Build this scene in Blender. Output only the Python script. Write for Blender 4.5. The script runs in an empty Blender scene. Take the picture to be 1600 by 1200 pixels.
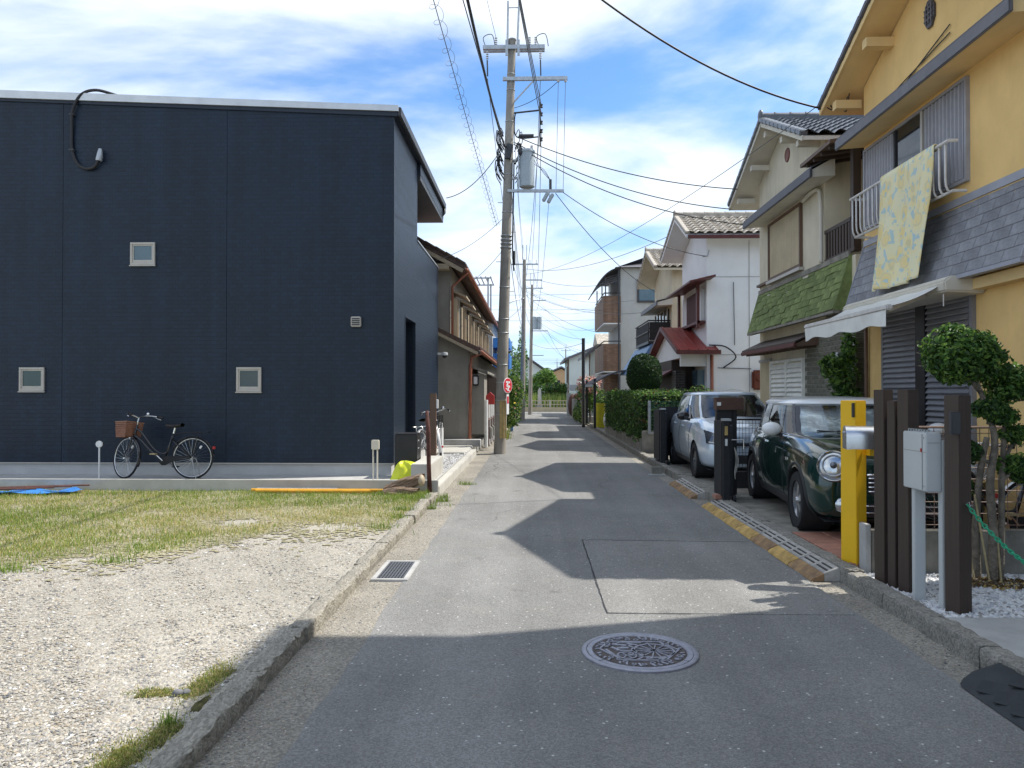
import bpy, bmesh, math, random
import numpy as np
from mathutils import Vector, Matrix
from mathutils.bvhtree import BVHTree

sc = bpy.context.scene
COL = sc.collection
random.seed(7)
RNG = np.random.default_rng(11)
R = math.radians
PI = math.pi

# ---------------------------------------------------------------- camera
cam_data = bpy.data.cameras.new('camera')
cam = bpy.data.objects.new('camera', cam_data)
COL.objects.link(cam)
cam_data.sensor_width = 36.0
cam_data.lens = 36.0 * 1202 / 1600
cam_data.clip_start = 0.05
cam_data.clip_end = 2000
cam.location = (0, 0, 1.55)
cam.rotation_euler = (R(90) + math.atan(13 / 1202), 0, math.atan(34 / 1202))
sc.camera = cam

# ---------------------------------------------------------------- sky and sun
SUN = Vector((0.68, 0.20, 1.0)).normalized()
SUN_EL = math.asin(SUN.z)
SUN_AZ = math.atan2(SUN.x, SUN.y)
world = bpy.data.worlds.new('World')
sc.world = world
world.use_nodes = True
wn, wl = world.node_tree.nodes, world.node_tree.links
wn.clear()
w_out = wn.new('ShaderNodeOutputWorld')
w_bg = wn.new('ShaderNodeBackground')
w_bg.inputs['Strength'].default_value = 0.080
w_sky = wn.new('ShaderNodeTexSky')
w_sky.sky_type = 'NISHITA'
w_sky.sun_disc = False
w_sky.sun_elevation = SUN_EL
w_sky.sun_rotation = SUN_AZ
w_sky.air_density = 1.0
w_sky.dust_density = 0.6
w_sky.ozone_density = 1.6
tc = wn.new('ShaderNodeTexCoord')
sep = wn.new('ShaderNodeSeparateXYZ')
wl.new(tc.outputs['Generated'], sep.inputs[0])
zc = wn.new('ShaderNodeMath'); zc.operation = 'MAXIMUM'; zc.inputs[1].default_value = 0.0
wl.new(sep.outputs['Z'], zc.inputs[0])
za = wn.new('ShaderNodeMath'); za.operation = 'ADD'; za.inputs[1].default_value = 0.22
wl.new(zc.outputs[0], za.inputs[0])
dx = wn.new('ShaderNodeMath'); dx.operation = 'DIVIDE'
dy = wn.new('ShaderNodeMath'); dy.operation = 'DIVIDE'
wl.new(sep.outputs['X'], dx.inputs[0]); wl.new(za.outputs[0], dx.inputs[1])
wl.new(sep.outputs['Y'], dy.inputs[0]); wl.new(za.outputs[0], dy.inputs[1])
cmb = wn.new('ShaderNodeCombineXYZ')
wl.new(dx.outputs[0], cmb.inputs[0]); wl.new(dy.outputs[0], cmb.inputs[1])
cmap = wn.new('ShaderNodeMapping')
cmap.inputs['Location'].default_value = (12.669, 33.885, 4.4675)
cmap.inputs['Rotation'].default_value = (0, 0, R(54.5))
cmap.inputs['Scale'].default_value = (1.0, 1.35, 1.0)
wl.new(cmb.outputs[0], cmap.inputs[0])
n1 = wn.new('ShaderNodeTexNoise'); n1.inputs['Scale'].default_value = 1.15
n1.inputs['Detail'].default_value = 9; n1.inputs['Roughness'].default_value = 0.54
n1.inputs['Distortion'].default_value = 0.35
wl.new(cmap.outputs[0], n1.inputs['Vector'])
rmp = wn.new('ShaderNodeValToRGB')
rmp.color_ramp.elements[0].position = 0.33; rmp.color_ramp.elements[0].color = (0, 0, 0, 1)
rmp.color_ramp.elements[1].position = 0.60; rmp.color_ramp.elements[1].color = (1, 1, 1, 1)
rmp.color_ramp.interpolation = 'EASE'
wl.new(n1.outputs['Fac'], rmp.inputs[0])
n2 = wn.new('ShaderNodeTexNoise'); n2.inputs['Scale'].default_value = 2.3
n2.inputs['Detail'].default_value = 7
wl.new(cmap.outputs[0], n2.inputs['Vector'])
crmp = wn.new('ShaderNodeValToRGB')
crmp.color_ramp.elements[0].position = 0.32; crmp.color_ramp.elements[0].color = (4.3, 4.7, 5.2, 1)
crmp.color_ramp.elements[1].position = 0.68; crmp.color_ramp.elements[1].color = (5.4, 5.7, 6.0, 1)
wl.new(n2.outputs['Fac'], crmp.inputs[0])
blu = wn.new('ShaderNodeMix'); blu.data_type = 'RGBA'; blu.blend_type = 'MULTIPLY'
blu.inputs[0].default_value = 1.0
wl.new(w_sky.outputs[0], blu.inputs[6]); blu.inputs[7].default_value = (0.50, 0.74, 0.96, 1)
mixc = wn.new('ShaderNodeMix'); mixc.data_type = 'RGBA'
wl.new(rmp.outputs[0], mixc.inputs[0])
wl.new(blu.outputs[2], mixc.inputs[6]); wl.new(crmp.outputs[0], mixc.inputs[7])
# pale haze towards the horizon, the same all round
hz = wn.new('ShaderNodeMath'); hz.operation = 'MULTIPLY'; hz.inputs[1].default_value = -7.0
wl.new(zc.outputs[0], hz.inputs[0])
he = wn.new('ShaderNodeMath'); he.operation = 'EXPONENT'; wl.new(hz.outputs[0], he.inputs[0])
hm = wn.new('ShaderNodeMath'); hm.operation = 'MULTIPLY'; hm.inputs[1].default_value = 0.72
wl.new(he.outputs[0], hm.inputs[0])
mixh = wn.new('ShaderNodeMix'); mixh.data_type = 'RGBA'
wl.new(hm.outputs[0], mixh.inputs[0]); wl.new(mixc.outputs[2], mixh.inputs[6]); mixh.inputs[7].default_value = (3.0, 4.0, 5.3, 1)
wl.new(mixh.outputs[2], w_bg.inputs['Color'])
wl.new(w_bg.outputs[0], w_out.inputs[0])

sun_d = bpy.data.lights.new('sun', 'SUN')
sun_d.energy = 2.0
sun_d.angle = R(0.53)
sun_d.color = (1.0, 0.955, 0.88)
sun = bpy.data.objects.new('sun', sun_d)
COL.objects.link(sun)
sun.location = (40, 12, 60)
sun.rotation_euler = (-SUN).to_track_quat('-Z', 'Y').to_euler()

vs = sc.view_settings
vs.view_transform = 'Standard'
vs.look = 'None'
vs.gamma = 1.0
vs.exposure = 1.55
vs.use_curve_mapping = False
sc.cycles.use_denoising = True
sc.cycles.max_bounces = 8
sc.cycles.transparent_max_bounces = 12
sc.cycles.caustics_reflective = False
sc.cycles.caustics_refractive = False
sc.cycles.sample_clamp_indirect = 6

# ---------------------------------------------------------------- materials
MATS = {}

def _base(name):
    m = bpy.data.materials.new(name)
    m.use_nodes = True
    nt = m.node_tree
    return m, nt.nodes, nt.links, nt.nodes['Principled BSDF']

def mul(c, k):
    return (min(c[0] * k, 1), min(c[1] * k, 1), min(c[2] * k, 1), 1)

def mat(name, col, rough=0.75, var=0.12, vs=2.5, bump=0.15, bs=60.0, metal=0.0, spec=0.4, col2=None,
        stain=0.0, rnd=0.0, coat=0.0, bdist=0.01, thr=(0.35, 0.65)):
    m, n, l, b = _base(name)
    b.inputs['Roughness'].default_value = rough
    b.inputs['Metallic'].default_value = metal
    b.inputs['Specular IOR Level'].default_value = spec
    b.inputs['Coat Weight'].default_value = coat
    b.inputs['Coat Roughness'].default_value = 0.04
    t = n.new('ShaderNodeTexCoord')
    nz = n.new('ShaderNodeTexNoise'); nz.inputs['Scale'].default_value = vs
    nz.inputs['Detail'].default_value = 7; nz.inputs['Roughness'].default_value = 0.62
    l.new(t.outputs['Object'], nz.inputs['Vector'])
    mr = n.new('ShaderNodeMapRange'); mr.inputs[1].default_value = thr[0]; mr.inputs[2].default_value = thr[1]
    l.new(nz.outputs['Fac'], mr.inputs[0])
    mx = n.new('ShaderNodeMix'); mx.data_type = 'RGBA'
    mx.inputs[6].default_value = mul(col, 1 - var)
    mx.inputs[7].default_value = mul(col2, 1) if col2 else mul(col, 1 + var)
    l.new(mr.outputs[0], mx.inputs[0])
    out = mx.outputs[2]
    if stain:
        mp = n.new('ShaderNodeMapping'); mp.inputs['Scale'].default_value = (2.2, 2.2, 0.28)
        l.new(t.outputs['Object'], mp.inputs[0])
        ns = n.new('ShaderNodeTexNoise'); ns.inputs['Scale'].default_value = 2.0
        ns.inputs['Detail'].default_value = 8; ns.inputs['Roughness'].default_value = 0.65
        l.new(mp.outputs[0], ns.inputs['Vector'])
        ms = n.new('ShaderNodeMapRange'); ms.inputs[1].default_value = 0.48; ms.inputs[2].default_value = 0.72
        ms.inputs[3].default_value = 0.0; ms.inputs[4].default_value = stain
        l.new(ns.outputs['Fac'], ms.inputs[0])
        mm = n.new('ShaderNodeMix'); mm.data_type = 'RGBA'
        l.new(ms.outputs[0], mm.inputs[0]); l.new(out, mm.inputs[6])
        mm.inputs[7].default_value = mul((col[0] * .42, col[1] * .40, col[2] * .38), 1)
        out = mm.outputs[2]
    if rnd:
        oi = n.new('ShaderNodeObjectInfo')
        m2 = n.new('ShaderNodeMapRange'); m2.inputs[3].default_value = 1 - rnd; m2.inputs[4].default_value = 1 + rnd
        l.new(oi.outputs['Random'], m2.inputs[0])
        mm = n.new('ShaderNodeMix'); mm.data_type = 'RGBA'; mm.blend_type = 'MULTIPLY'; mm.inputs[0].default_value = 1
        l.new(out, mm.inputs[6]); l.new(m2.outputs[0], mm.inputs[7])
        out = mm.outputs[2]
    l.new(out, b.inputs['Base Color'])
    if bump:
        nb = n.new('ShaderNodeTexNoise'); nb.inputs['Scale'].default_value = bs
        nb.inputs['Detail'].default_value = 5
        l.new(t.outputs['Object'], nb.inputs['Vector'])
        bp = n.new('ShaderNodeBump'); bp.inputs['Strength'].default_value = bump
        bp.inputs['Distance'].default_value = bdist
        l.new(nb.outputs['Fac'], bp.inputs['Height']); l.new(bp.outputs[0], b.inputs['Normal'])
    MATS[name] = m
    return m

def glass_mat(name, tint, gloss=0.05, alpha=0.75):
    m, n, l, b = _base(name)
    n.remove(b)
    o = n['Material Output']
    tr = n.new('ShaderNodeBsdfTransparent'); tr.inputs[0].default_value = (*tint, 1)
    gl = n.new('ShaderNodeBsdfGlossy'); gl.inputs['Roughness'].default_value = gloss
    fr = n.new('ShaderNodeFresnel'); fr.inputs[0].default_value = 1.52
    mr = n.new('ShaderNodeMapRange'); mr.inputs[3].default_value = 0.05; mr.inputs[4].default_value = 1.0
    l.new(fr.outputs[0], mr.inputs[0])
    mx = n.new('ShaderNodeMixShader')
    l.new(mr.outputs[0], mx.inputs[0]); l.new(tr.outputs[0], mx.inputs[1]); l.new(gl.outputs[0], mx.inputs[2])
    l.new(mx.outputs[0], o.inputs[0])
    MATS[name] = m
    return m

def pane_mat(name, col, rough=0.06):
    return mat(name, col, rough=rough, var=0.25, vs=0.8, bump=0.03, bs=2.0, spec=0.75, bdist=0.02)

def brick_mat(name, col, mortar, bw, bh, rough=0.7, bump=0.5, var=0.15, axis='XZ', offset=0.5, msize=0.012, bdist=0.01):
    m, n, l, b = _base(name)
    b.inputs['Roughness'].default_value = rough
    b.inputs['Specular IOR Level'].default_value = .36
    t = n.new('ShaderNodeTexCoord')
    s = n.new('ShaderNodeSeparateXYZ'); c = n.new('ShaderNodeCombineXYZ')
    l.new(t.outputs['Object'], s.inputs[0])
    ad = n.new('ShaderNodeMath'); ad.operation = 'ADD'
    l.new(s.outputs['X'], ad.inputs[0]); l.new(s.outputs['Y'], ad.inputs[1])
    l.new(ad.outputs[0], c.inputs[0]); l.new(s.outputs['Z'], c.inputs[1])
    br = n.new('ShaderNodeTexBrick')
    br.offset = offset
    br.inputs['Scale'].default_value = 1.0
    br.inputs['Brick Width'].default_value = bw; br.inputs['Row Height'].default_value = bh
    br.inputs['Mortar Size'].default_value = msize
    br.inputs['Mortar Smooth'].default_value = 0.2
    br.inputs['Color1'].default_value = mul(col, 1 - var); br.inputs['Color2'].default_value = mul(col, 1 + var)
    br.inputs['Mortar'].default_value = mul(mortar, 1)
    l.new(c.outputs[0], br.inputs['Vector'])
    nz = n.new('ShaderNodeTexNoise'); nz.inputs['Scale'].default_value = 0.7; nz.inputs['Detail'].default_value = 6
    l.new(t.outputs['Object'], nz.inputs['Vector'])
    mr = n.new('ShaderNodeMapRange'); mr.inputs[1].default_value = .3; mr.inputs[2].default_value = .7
    mr.inputs[3].default_value = .88; mr.inputs[4].default_value = 1.12
    l.new(nz.outputs['Fac'], mr.inputs[0])
    mm = n.new('ShaderNodeMix'); mm.data_type = 'RGBA'; mm.blend_type = 'MULTIPLY'; mm.inputs[0].default_value = 1
    l.new(br.outputs['Color'], mm.inputs[6]); l.new(mr.outputs[0], mm.inputs[7])
    # faint vertical streaks from rain
    mps = n.new('ShaderNodeMapping'); mps.inputs['Scale'].default_value = (3.5, 3.5, .16)
    l.new(t.outputs['Object'], mps.inputs[0])
    nst = n.new('ShaderNodeTexNoise'); nst.inputs['Scale'].default_value = 1.6; nst.inputs['Detail'].default_value = 8
    l.new(mps.outputs[0], nst.inputs['Vector'])
    mst = n.new('ShaderNodeMapRange'); mst.inputs[1].default_value = .35; mst.inputs[2].default_value = .7
    mst.inputs[3].default_value = .86; mst.inputs[4].default_value = 1.22
    l.new(nst.outputs['Fac'], mst.inputs[0])
    m3 = n.new('ShaderNodeMix'); m3.data_type = 'RGBA'; m3.blend_type = 'MULTIPLY'; m3.inputs[0].default_value = 1
    l.new(mm.outputs[2], m3.inputs[6]); l.new(mst.outputs[0], m3.inputs[7])
    l.new(m3.outputs[2], b.inputs['Base Color'])
    nf = n.new('ShaderNodeTexNoise'); nf.inputs['Scale'].default_value = 90; nf.inputs['Detail'].default_value = 3
    l.new(t.outputs['Object'], nf.inputs['Vector'])
    mh = n.new('ShaderNodeMath'); mh.operation = 'MULTIPLY_ADD'; mh.inputs[1].default_value = -1.0
    l.new(br.outputs['Fac'], mh.inputs[0])
    ms = n.new('ShaderNodeMath'); ms.operation = 'MULTIPLY'; ms.inputs[1].default_value = 0.35
    l.new(nf.outputs['Fac'], ms.inputs[0]); l.new(ms.outputs[0], mh.inputs[2])
    bp = n.new('ShaderNodeBump'); bp.inputs['Strength'].default_value = bump; bp.inputs['Distance'].default_value = bdist
    l.new(mh.outputs[0], bp.inputs['Height']); l.new(bp.outputs[0], b.inputs['Normal'])
    MATS[name] = m
    return m

def asphalt_mat(name, col, warm=(0.30, 0.275, 0.23)):
    m, n, l, b = _base(name)
    b.inputs['Roughness'].default_value = 0.92
    b.inputs['Specular IOR Level'].default_value = 0.25
    t = n.new('ShaderNodeTexCoord')
    big = n.new('ShaderNodeTexNoise'); big.inputs['Scale'].default_value = 0.55; big.inputs['Detail'].default_value = 6
    big.inputs['Roughness'].default_value = 0.6
    l.new(t.outputs['Object'], big.inputs['Vector'])
    m1 = n.new('ShaderNodeMapRange'); m1.inputs[1].default_value = .32; m1.inputs[2].default_value = .68
    l.new(big.outputs['Fac'], m1.inputs[0])
    c1 = n.new('ShaderNodeMix'); c1.data_type = 'RGBA'
    c1.inputs[6].default_value = mul(col, .82); c1.inputs[7].default_value = mul(col, 1.12)
    l.new(m1.outputs[0], c1.inputs[0])
    # fine aggregate grain
    v = n.new('ShaderNodeTexVoronoi'); v.inputs['Scale'].default_value = 130
    l.new(t.outputs['Object'], v.inputs['Vector'])
    sv = n.new('ShaderNodeSeparateColor'); l.new(v.outputs['Color'], sv.inputs[0])
    m2 = n.new('ShaderNodeMapRange'); m2.inputs[1].default_value = 0; m2.inputs[2].default_value = 1
    m2.inputs[3].default_value = .74; m2.inputs[4].default_value = 1.26
    l.new(sv.outputs[0], m2.inputs[0])
    c2 = n.new('ShaderNodeMix'); c2.data_type = 'RGBA'; c2.blend_type = 'MULTIPLY'; c2.inputs[0].default_value = 1
    l.new(c1.outputs[2], c2.inputs[6]); l.new(m2.outputs[0], c2.inputs[7])
    # wheel tracks and drips: bands along the road
    mpt = n.new('ShaderNodeMapping'); mpt.inputs['Scale'].default_value = (2.1, .05, 1.0)
    l.new(t.outputs['Object'], mpt.inputs[0])
    nt_ = n.new('ShaderNodeTexNoise'); nt_.inputs['Scale'].default_value = 1.0; nt_.inputs['Detail'].default_value = 5
    l.new(mpt.outputs[0], nt_.inputs['Vector'])
    mt_ = n.new('ShaderNodeMapRange'); mt_.inputs[1].default_value = .3; mt_.inputs[2].default_value = .7
    mt_.inputs[3].default_value = .84; mt_.inputs[4].default_value = 1.13
    l.new(nt_.outputs['Fac'], mt_.inputs[0])
    ct = n.new('ShaderNodeMix'); ct.data_type = 'RGBA'; ct.blend_type = 'MULTIPLY'; ct.inputs[0].default_value = 1
    l.new(c2.outputs[2], ct.inputs[6]); l.new(mt_.outputs[0], ct.inputs[7])
    no = n.new('ShaderNodeTexNoise'); no.inputs['Scale'].default_value = 2.6; no.inputs['Detail'].default_value = 4
    l.new(t.outputs['Object'], no.inputs['Vector'])
    mo_ = n.new('ShaderNodeMapRange'); mo_.inputs[1].default_value = .66; mo_.inputs[2].default_value = .74
    mo_.inputs[3].default_value = 1.0; mo_.inputs[4].default_value = .74
    l.new(no.outputs['Fac'], mo_.inputs[0])
    co_ = n.new('ShaderNodeMix'); co_.data_type = 'RGBA'; co_.blend_type = 'MULTIPLY'; co_.inputs[0].default_value = 1
    l.new(ct.outputs[2], co_.inputs[6]); l.new(mo_.outputs[0], co_.inputs[7])
    c2 = co_
    # pale stones showing here and there
    v2 = n.new('ShaderNodeTexVoronoi'); v2.inputs['Scale'].default_value = 46
    l.new(t.outputs['Object'], v2.inputs['Vector'])
    s2 = n.new('ShaderNodeSeparateColor'); l.new(v2.outputs['Color'], s2.inputs[0])
    g = n.new('ShaderNodeMath'); g.operation = 'GREATER_THAN'; g.inputs[1].default_value = 0.972
    l.new(s2.outputs[1], g.inputs[0])
    d = n.new('ShaderNodeMath'); d.operation = 'LESS_THAN'; d.inputs[1].default_value = 0.32
    l.new(v2.outputs['Distance'], d.inputs[0])
    gd = n.new('ShaderNodeMath'); gd.operation = 'MULTIPLY'
    l.new(g.outputs[0], gd.inputs[0]); l.new(d.outputs[0], gd.inputs[1])
    c3 = n.new('ShaderNodeMix'); c3.data_type = 'RGBA'; c3.inputs[7].default_value = (.52, .51, .48, 1)
    l.new(gd.outputs[0], c3.inputs[0]); l.new(c2.outputs[2], c3.inputs[6])
    # dusty, worn patches
    n4 = n.new('ShaderNodeTexNoise'); n4.inputs['Scale'].default_value = 1.7; n4.inputs['Detail'].default_value = 8
    n4.inputs['Roughness'].default_value = .7
    l.new(t.outputs['Object'], n4.inputs['Vector'])
    m4 = n.new('ShaderNodeMapRange'); m4.inputs[1].default_value = .56; m4.inputs[2].default_value = .78
    m4.inputs[4].default_value = .35
    l.new(n4.outputs['Fac'], m4.inputs[0])
    c4 = n.new('ShaderNodeMix'); c4.data_type = 'RGBA'; c4.inputs[7].default_value = (*warm, 1)
    l.new(m4.outputs[0], c4.inputs[0]); l.new(c3.outputs[2], c4.inputs[6])
    l.new(c4.outputs[2], b.inputs['Base Color'])
    bp = n.new('ShaderNodeBump'); bp.inputs['Strength'].default_value = .55; bp.inputs['Distance'].default_value = .006
    l.new(v.outputs['Distance'], bp.inputs['Height']); l.new(bp.outputs[0], b.inputs['Normal'])
    MATS[name] = m
    return m

def speck_mat(name, cols, scale, rough=.9, bump=.6, bdist=.008, big=.8):
    """many small stones of several colours"""
    m, n, l, b = _base(name)
    b.inputs['Roughness'].default_value = rough
    t = n.new('ShaderNodeTexCoord')
    v = n.new('ShaderNodeTexVoronoi'); v.inputs['Scale'].default_value = scale
    l.new(t.outputs['Object'], v.inputs['Vector'])
    s = n.new('ShaderNodeSeparateColor'); l.new(v.outputs['Color'], s.inputs[0])
    r = n.new('ShaderNodeValToRGB'); r.color_ramp.interpolation = 'CONSTANT'
    e = r.color_ramp.elements
    while len(e) < len(cols):
        e.new(0.5)
    for i, c in enumerate(cols):
        e[i].position = i / len(cols); e[i].color = (*c, 1)
    l.new(s.outputs[0], r.inputs[0])
    nz = n.new('ShaderNodeTexNoise'); nz.inputs['Scale'].default_value = big; nz.inputs['Detail'].default_value = 7
    l.new(t.outputs['Object'], nz.inputs['Vector'])
    mr = n.new('ShaderNodeMapRange'); mr.inputs[1].default_value = .3; mr.inputs[2].default_value = .7
    mr.inputs[3].default_value = .8; mr.inputs[4].default_value = 1.15
    l.new(nz.outputs['Fac'], mr.inputs[0])
    mm = n.new('ShaderNodeMix'); mm.data_type = 'RGBA'; mm.blend_type = 'MULTIPLY'; mm.inputs[0].default_value = 1
    l.new(r.outputs[0], mm.inputs[6]); l.new(mr.outputs[0], mm.inputs[7])
    l.new(mm.outputs[2], b.inputs['Base Color'])
    bp = n.new('ShaderNodeBump'); bp.inputs['Strength'].default_value = bump; bp.inputs['Distance'].default_value = bdist
    l.new(v.outputs['Distance'], bp.inputs['Height']); bp.invert = True
    l.new(bp.outputs[0], b.inputs['Normal'])
    MATS[name] = m
    return m

def leaf_mat(name, col):
    m, n, l, b = _base(name)
    b.inputs['Roughness'].default_value = .5
    b.inputs['Specular IOR Level'].default_value = .35
    t = n.new('ShaderNodeTexCoord')
    nz = n.new('ShaderNodeTexNoise'); nz.inputs['Scale'].default_value = 9; nz.inputs['Detail'].default_value = 3
    l.new(t.outputs['Object'], nz.inputs['Vector'])
    mx = n.new('ShaderNodeMix'); mx.data_type = 'RGBA'
    mx.inputs[6].default_value = mul(col, .6); mx.inputs[7].default_value = mul(col, 1.45)
    l.new(nz.outputs['Fac'], mx.inputs[0]); l.new(mx.outputs[2], b.inputs['Base Color'])
    tl = n.new('ShaderNodeBsdfTranslucent'); tl.inputs[0].default_value = mul(col, 1.6)
    ms = n.new('ShaderNodeMixShader'); ms.inputs[0].default_value = .28
    l.new(b.outputs[0], ms.inputs[1]); l.new(tl.outputs[0], ms.inputs[2])
    l.new(ms.outputs[0], n['Material Output'].inputs[0])
    MATS[name] = m
    return m

def wood_mat(name, col, col2, scale=(40, 40, 1.5), rough=.6):
    m, n, l, b = _base(name)
    b.inputs['Roughness'].default_value = rough
    t = n.new('ShaderNodeTexCoord')
    mp = n.new('ShaderNodeMapping'); mp.inputs['Scale'].default_value = scale
    l.new(t.outputs['Object'], mp.inputs[0])
    nz = n.new('ShaderNodeTexNoise'); nz.inputs['Scale'].default_value = 2; nz.inputs['Detail'].default_value = 6
    l.new(mp.outputs[0], nz.inputs['Vector'])
    mx = n.new('ShaderNodeMix'); mx.data_type = 'RGBA'
    mx.inputs[6].default_value = (*col, 1); mx.inputs[7].default_value = (*col2, 1)
    l.new(nz.outputs['Fac'], mx.inputs[0]); l.new(mx.outputs[2], b.inputs['Base Color'])
    bp = n.new('ShaderNodeBump'); bp.inputs['Strength'].default_value = .2; bp.inputs['Distance'].default_value = .005
    l.new(nz.outputs['Fac'], bp.inputs['Height']); l.new(bp.outputs[0], b.inputs['Normal'])
    MATS[name] = m
    return m

asphalt_mat('asphalt', (.220, .216, .206))
asphalt_mat('asphalt_patch', (.240, .234, .221))
mat('seam', (.045, .045, .047), .9, .3, 8)
speck_mat('gutter', [(.29, .26, .21), (.23, .21, .17), (.34, .315, .265), (.20, .185, .16), (.28, .255, .215)], 85, big=1.5)
speck_mat('kerb', [(.25, .235, .20), (.20, .19, .16), (.30, .28, .24), (.22, .21, .18), (.17, .16, .14), (.27, .25, .22)], 80, bump=.5, bdist=.010, big=4.0)
speck_mat('kerb_moss', [(.28, .26, .215), (.23, .21, .175), (.34, .315, .265), (.20, .185, .15), (.30, .275, .23), (.26, .235, .195)], 75, bump=.55, bdist=.010, big=5.0)
speck_mat('thatch', [(.36, .31, .19), (.27, .25, .13), (.41, .365, .25), (.20, .195, .10), (.38, .345, .26), (.31, .27, .17)], 48, bump=.8, bdist=.012, big=1.2)
mat('concrete', (.42, .415, .40), .88, .14, 3, .25, 70, stain=.12)
mat('concrete_pale', (.47, .455, .41), .85, .1, 3, .2, 70)
mat('concrete_old', (.24, .225, .19), .92, .3, 4, .4, 45, stain=.45)
mat('footing', (.52, .51, .49), .85, .08, 2, .15, 60)
speck_mat('lot_ground', [(.38, .345, .285), (.31, .285, .24), (.44, .41, .35), (.26, .245, .21), (.40, .37, .31), (.34, .31, .255)], 80)
mat('pebble_pale', (.46, .425, .37), .9, .2, 30, .1, 100)
mat('pebble_grey', (.32, .305, .28), .9, .25, 30, .1, 100)
mat('pebble_dark', (.16, .16, .165), .9, .25, 30, .1, 100)
mat('pebble_warm', (.37, .32, .25), .9, .25, 30, .1, 100)
mat('white_stone', (.68, .68, .67), .7, .1, 30, .1, 80)
mat('grey_stone', (.55, .56, .58), .7, .15, 30, .1, 80)
mat('soil', (.20, .155, .10), .95, .35, 6, .6, 60)
mat('moss', (.095, .10, .03), .95, .4, 14, .8, 140, col2=(.17, .145, .055))
for k, c in dict(grass_a=(.20, .285, .045), grass_b=(.34, .33, .10), grass_c=(.52, .44, .21), grass_d=(.13, .20, .035), grass_e=(.44, .37, .17)).items():
    leaf_mat(k, c)
for k, c in dict(leaf_dark=(.028, .066, .016), leaf_mid=(.066, .145, .028), leaf_light=(.15, .25, .048), leaf_yellow=(.20, .22, .045),
                 leaf_brown=(.12, .07, .03), reed=(.30, .36, .085), pine=(.022, .050, .018)).items():
    leaf_mat(k, c)
mat('bark', (.20, .17, .13), .95, .35, 14, .8, 60, bdist=.02)
mat('flower_pink', (.62, .32, .28), .7, .2, 30, 0)
mat('flower_yellow', (.65, .5, .06), .7, .2, 30, 0)
brick_mat('navy_siding', (.0060, .0165, .034), (.0044, .012, .025), .108, .068, rough=.45, bump=.40, var=.16, offset=.5, msize=.006, bdist=.012)
mat('navy_trim', (.017, .026, .042), .45, .1, 3, .05)
mat('metal_grey', (.42, .45, .48), .42, .08, 3, .05, 40, metal=.5)
mat('metal_light', (.60, .62, .63), .35, .08, 3, .05, 40, metal=.35)
mat('galv', (.46, .48, .49), .45, .15, 12, .08, 60, metal=.75)
mat('steel', (.62, .62, .61), .26, .08, 10, .03, 60, metal=.95)
mat('chrome', (.82, .83, .84), .09, .03, 3, 0, metal=1.0)
mat('black_metal', (.018, .018, .020), .42, .2, 6, .05)
mat('black_rubber', (.022, .022, .023), .8, .2, 12, .2, 90)
mat('black_plastic', (.026, .026, .028), .55, .15, 8, .05)
mat('dark_metal', (.05, .052, .056), .45, .15, 5, .08)
mat('white_plastic', (.74, .74, .72), .4, .05, 4, .03)
mat('white_paint', (.80, .80, .78), .5, .05, 4, .05)
mat('beige_alu', (.46, .43, .38), .45, .06, 4, .04, metal=.15)
mat('window_dark', (.022, .028, .024), .07, .2, 1, .02, 2, spec=.75)
pane_mat('pane_green', (.030, .050, .040))
pane_mat('pane_dark', (.018, .021, .024))
pane_mat('pane_blue', (.08, .14, .17))
mat('copper_pipe', (.34, .125, .075), .5, .15, 6, .08)
mat('stucco_brown', (.30, .28, .24), .93, .10, 2, .3, 110, stain=.28)
mat('stucco_brown_dark', (.17, .155, .13), .93, .12, 2, .3, 110, stain=.3)
wood_mat('wood_pale', (.52, .43, .31), (.36, .28, .18))
wood_mat('wood_dark', (.034, .021, .015), (.072, .047, .034))
wood_mat('wood_brown', (.095, .055, .035), (.16, .095, .06))
wood_mat('driftwood', (.30, .21, .14), (.12, .075, .05), (6, 30, 30))
mat('roof_brown', (.115, .075, .062), .75, .25, 8, .3, 40)
mat('roof_grey_tile', (.115, .125, .14), .38, .22, 9, .2, 40, spec=.55, rnd=.1)
mat('roof_pale_tile', (.44, .39, .32), .8, .38, 7, .4, 40, col2=(.58, .53, .46), stain=.5)
mat('red_roof', (.26, .045, .036), .42, .12, 3, .1, 20)
mat('red_trim', (.105, .028, .024), .5, .2, 5, .1)
mat('blue_roof', (.10, .22, .40), .45, .12, 3, .1)
mat('yellow_stucco', (.84, .57, .235), .93, .07, 1.6, .35, 150, stain=.10)
mat('ochre_stucco', (.58, .36, .11), .93, .08, 1.6, .35, 150)
mat('beige_stucco', (.66, .60, .46), .93, .08, 1.5, .3, 130, stain=.25)
mat('beige_soffit', (.64, .60, .51), .85, .07, 2, .1, 60, stain=.12)
mat('yellow_soffit', (.78, .57, .28), .85, .06, 2, .1, 60)
mat('white_wall', (.88, .885, .88), .85, .04, 1.3, .15, 60, stain=.035)
mat('cream_wall', (.68, .61, .45), .9, .08, 1.5, .2, 80, stain=.25)
mat('grey_wall', (.47, .47, .44), .88, .06, 1.5, .15, 60, stain=.12)
mat('far_wall', (.62, .66, .63), .88, .05, 1, .1, 60, stain=.08)
mat('shingle_grey', (.235, .24, .262), .82, .16, 14, .4, 160, rnd=.16)
mat('shingle_green', (.17, .215, .075), .9, .22, 10, .5, 160, rnd=.22, stain=.2)
mat('eave_dark', (.075, .072, .08), .5, .15, 4, .08)
mat('eave_line', (.13, .125, .135), .5, .15, 4, .08)
mat('shutter_grey', (.22, .215, .23), .45, .08, 4, .05)
mat('corrugated', (.33, .33, .36), .5, .12, 3, .08, stain=.1)
mat('rail_white', (.62, .60, .57), .5, .12, 8, .08, stain=.2)
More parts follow.
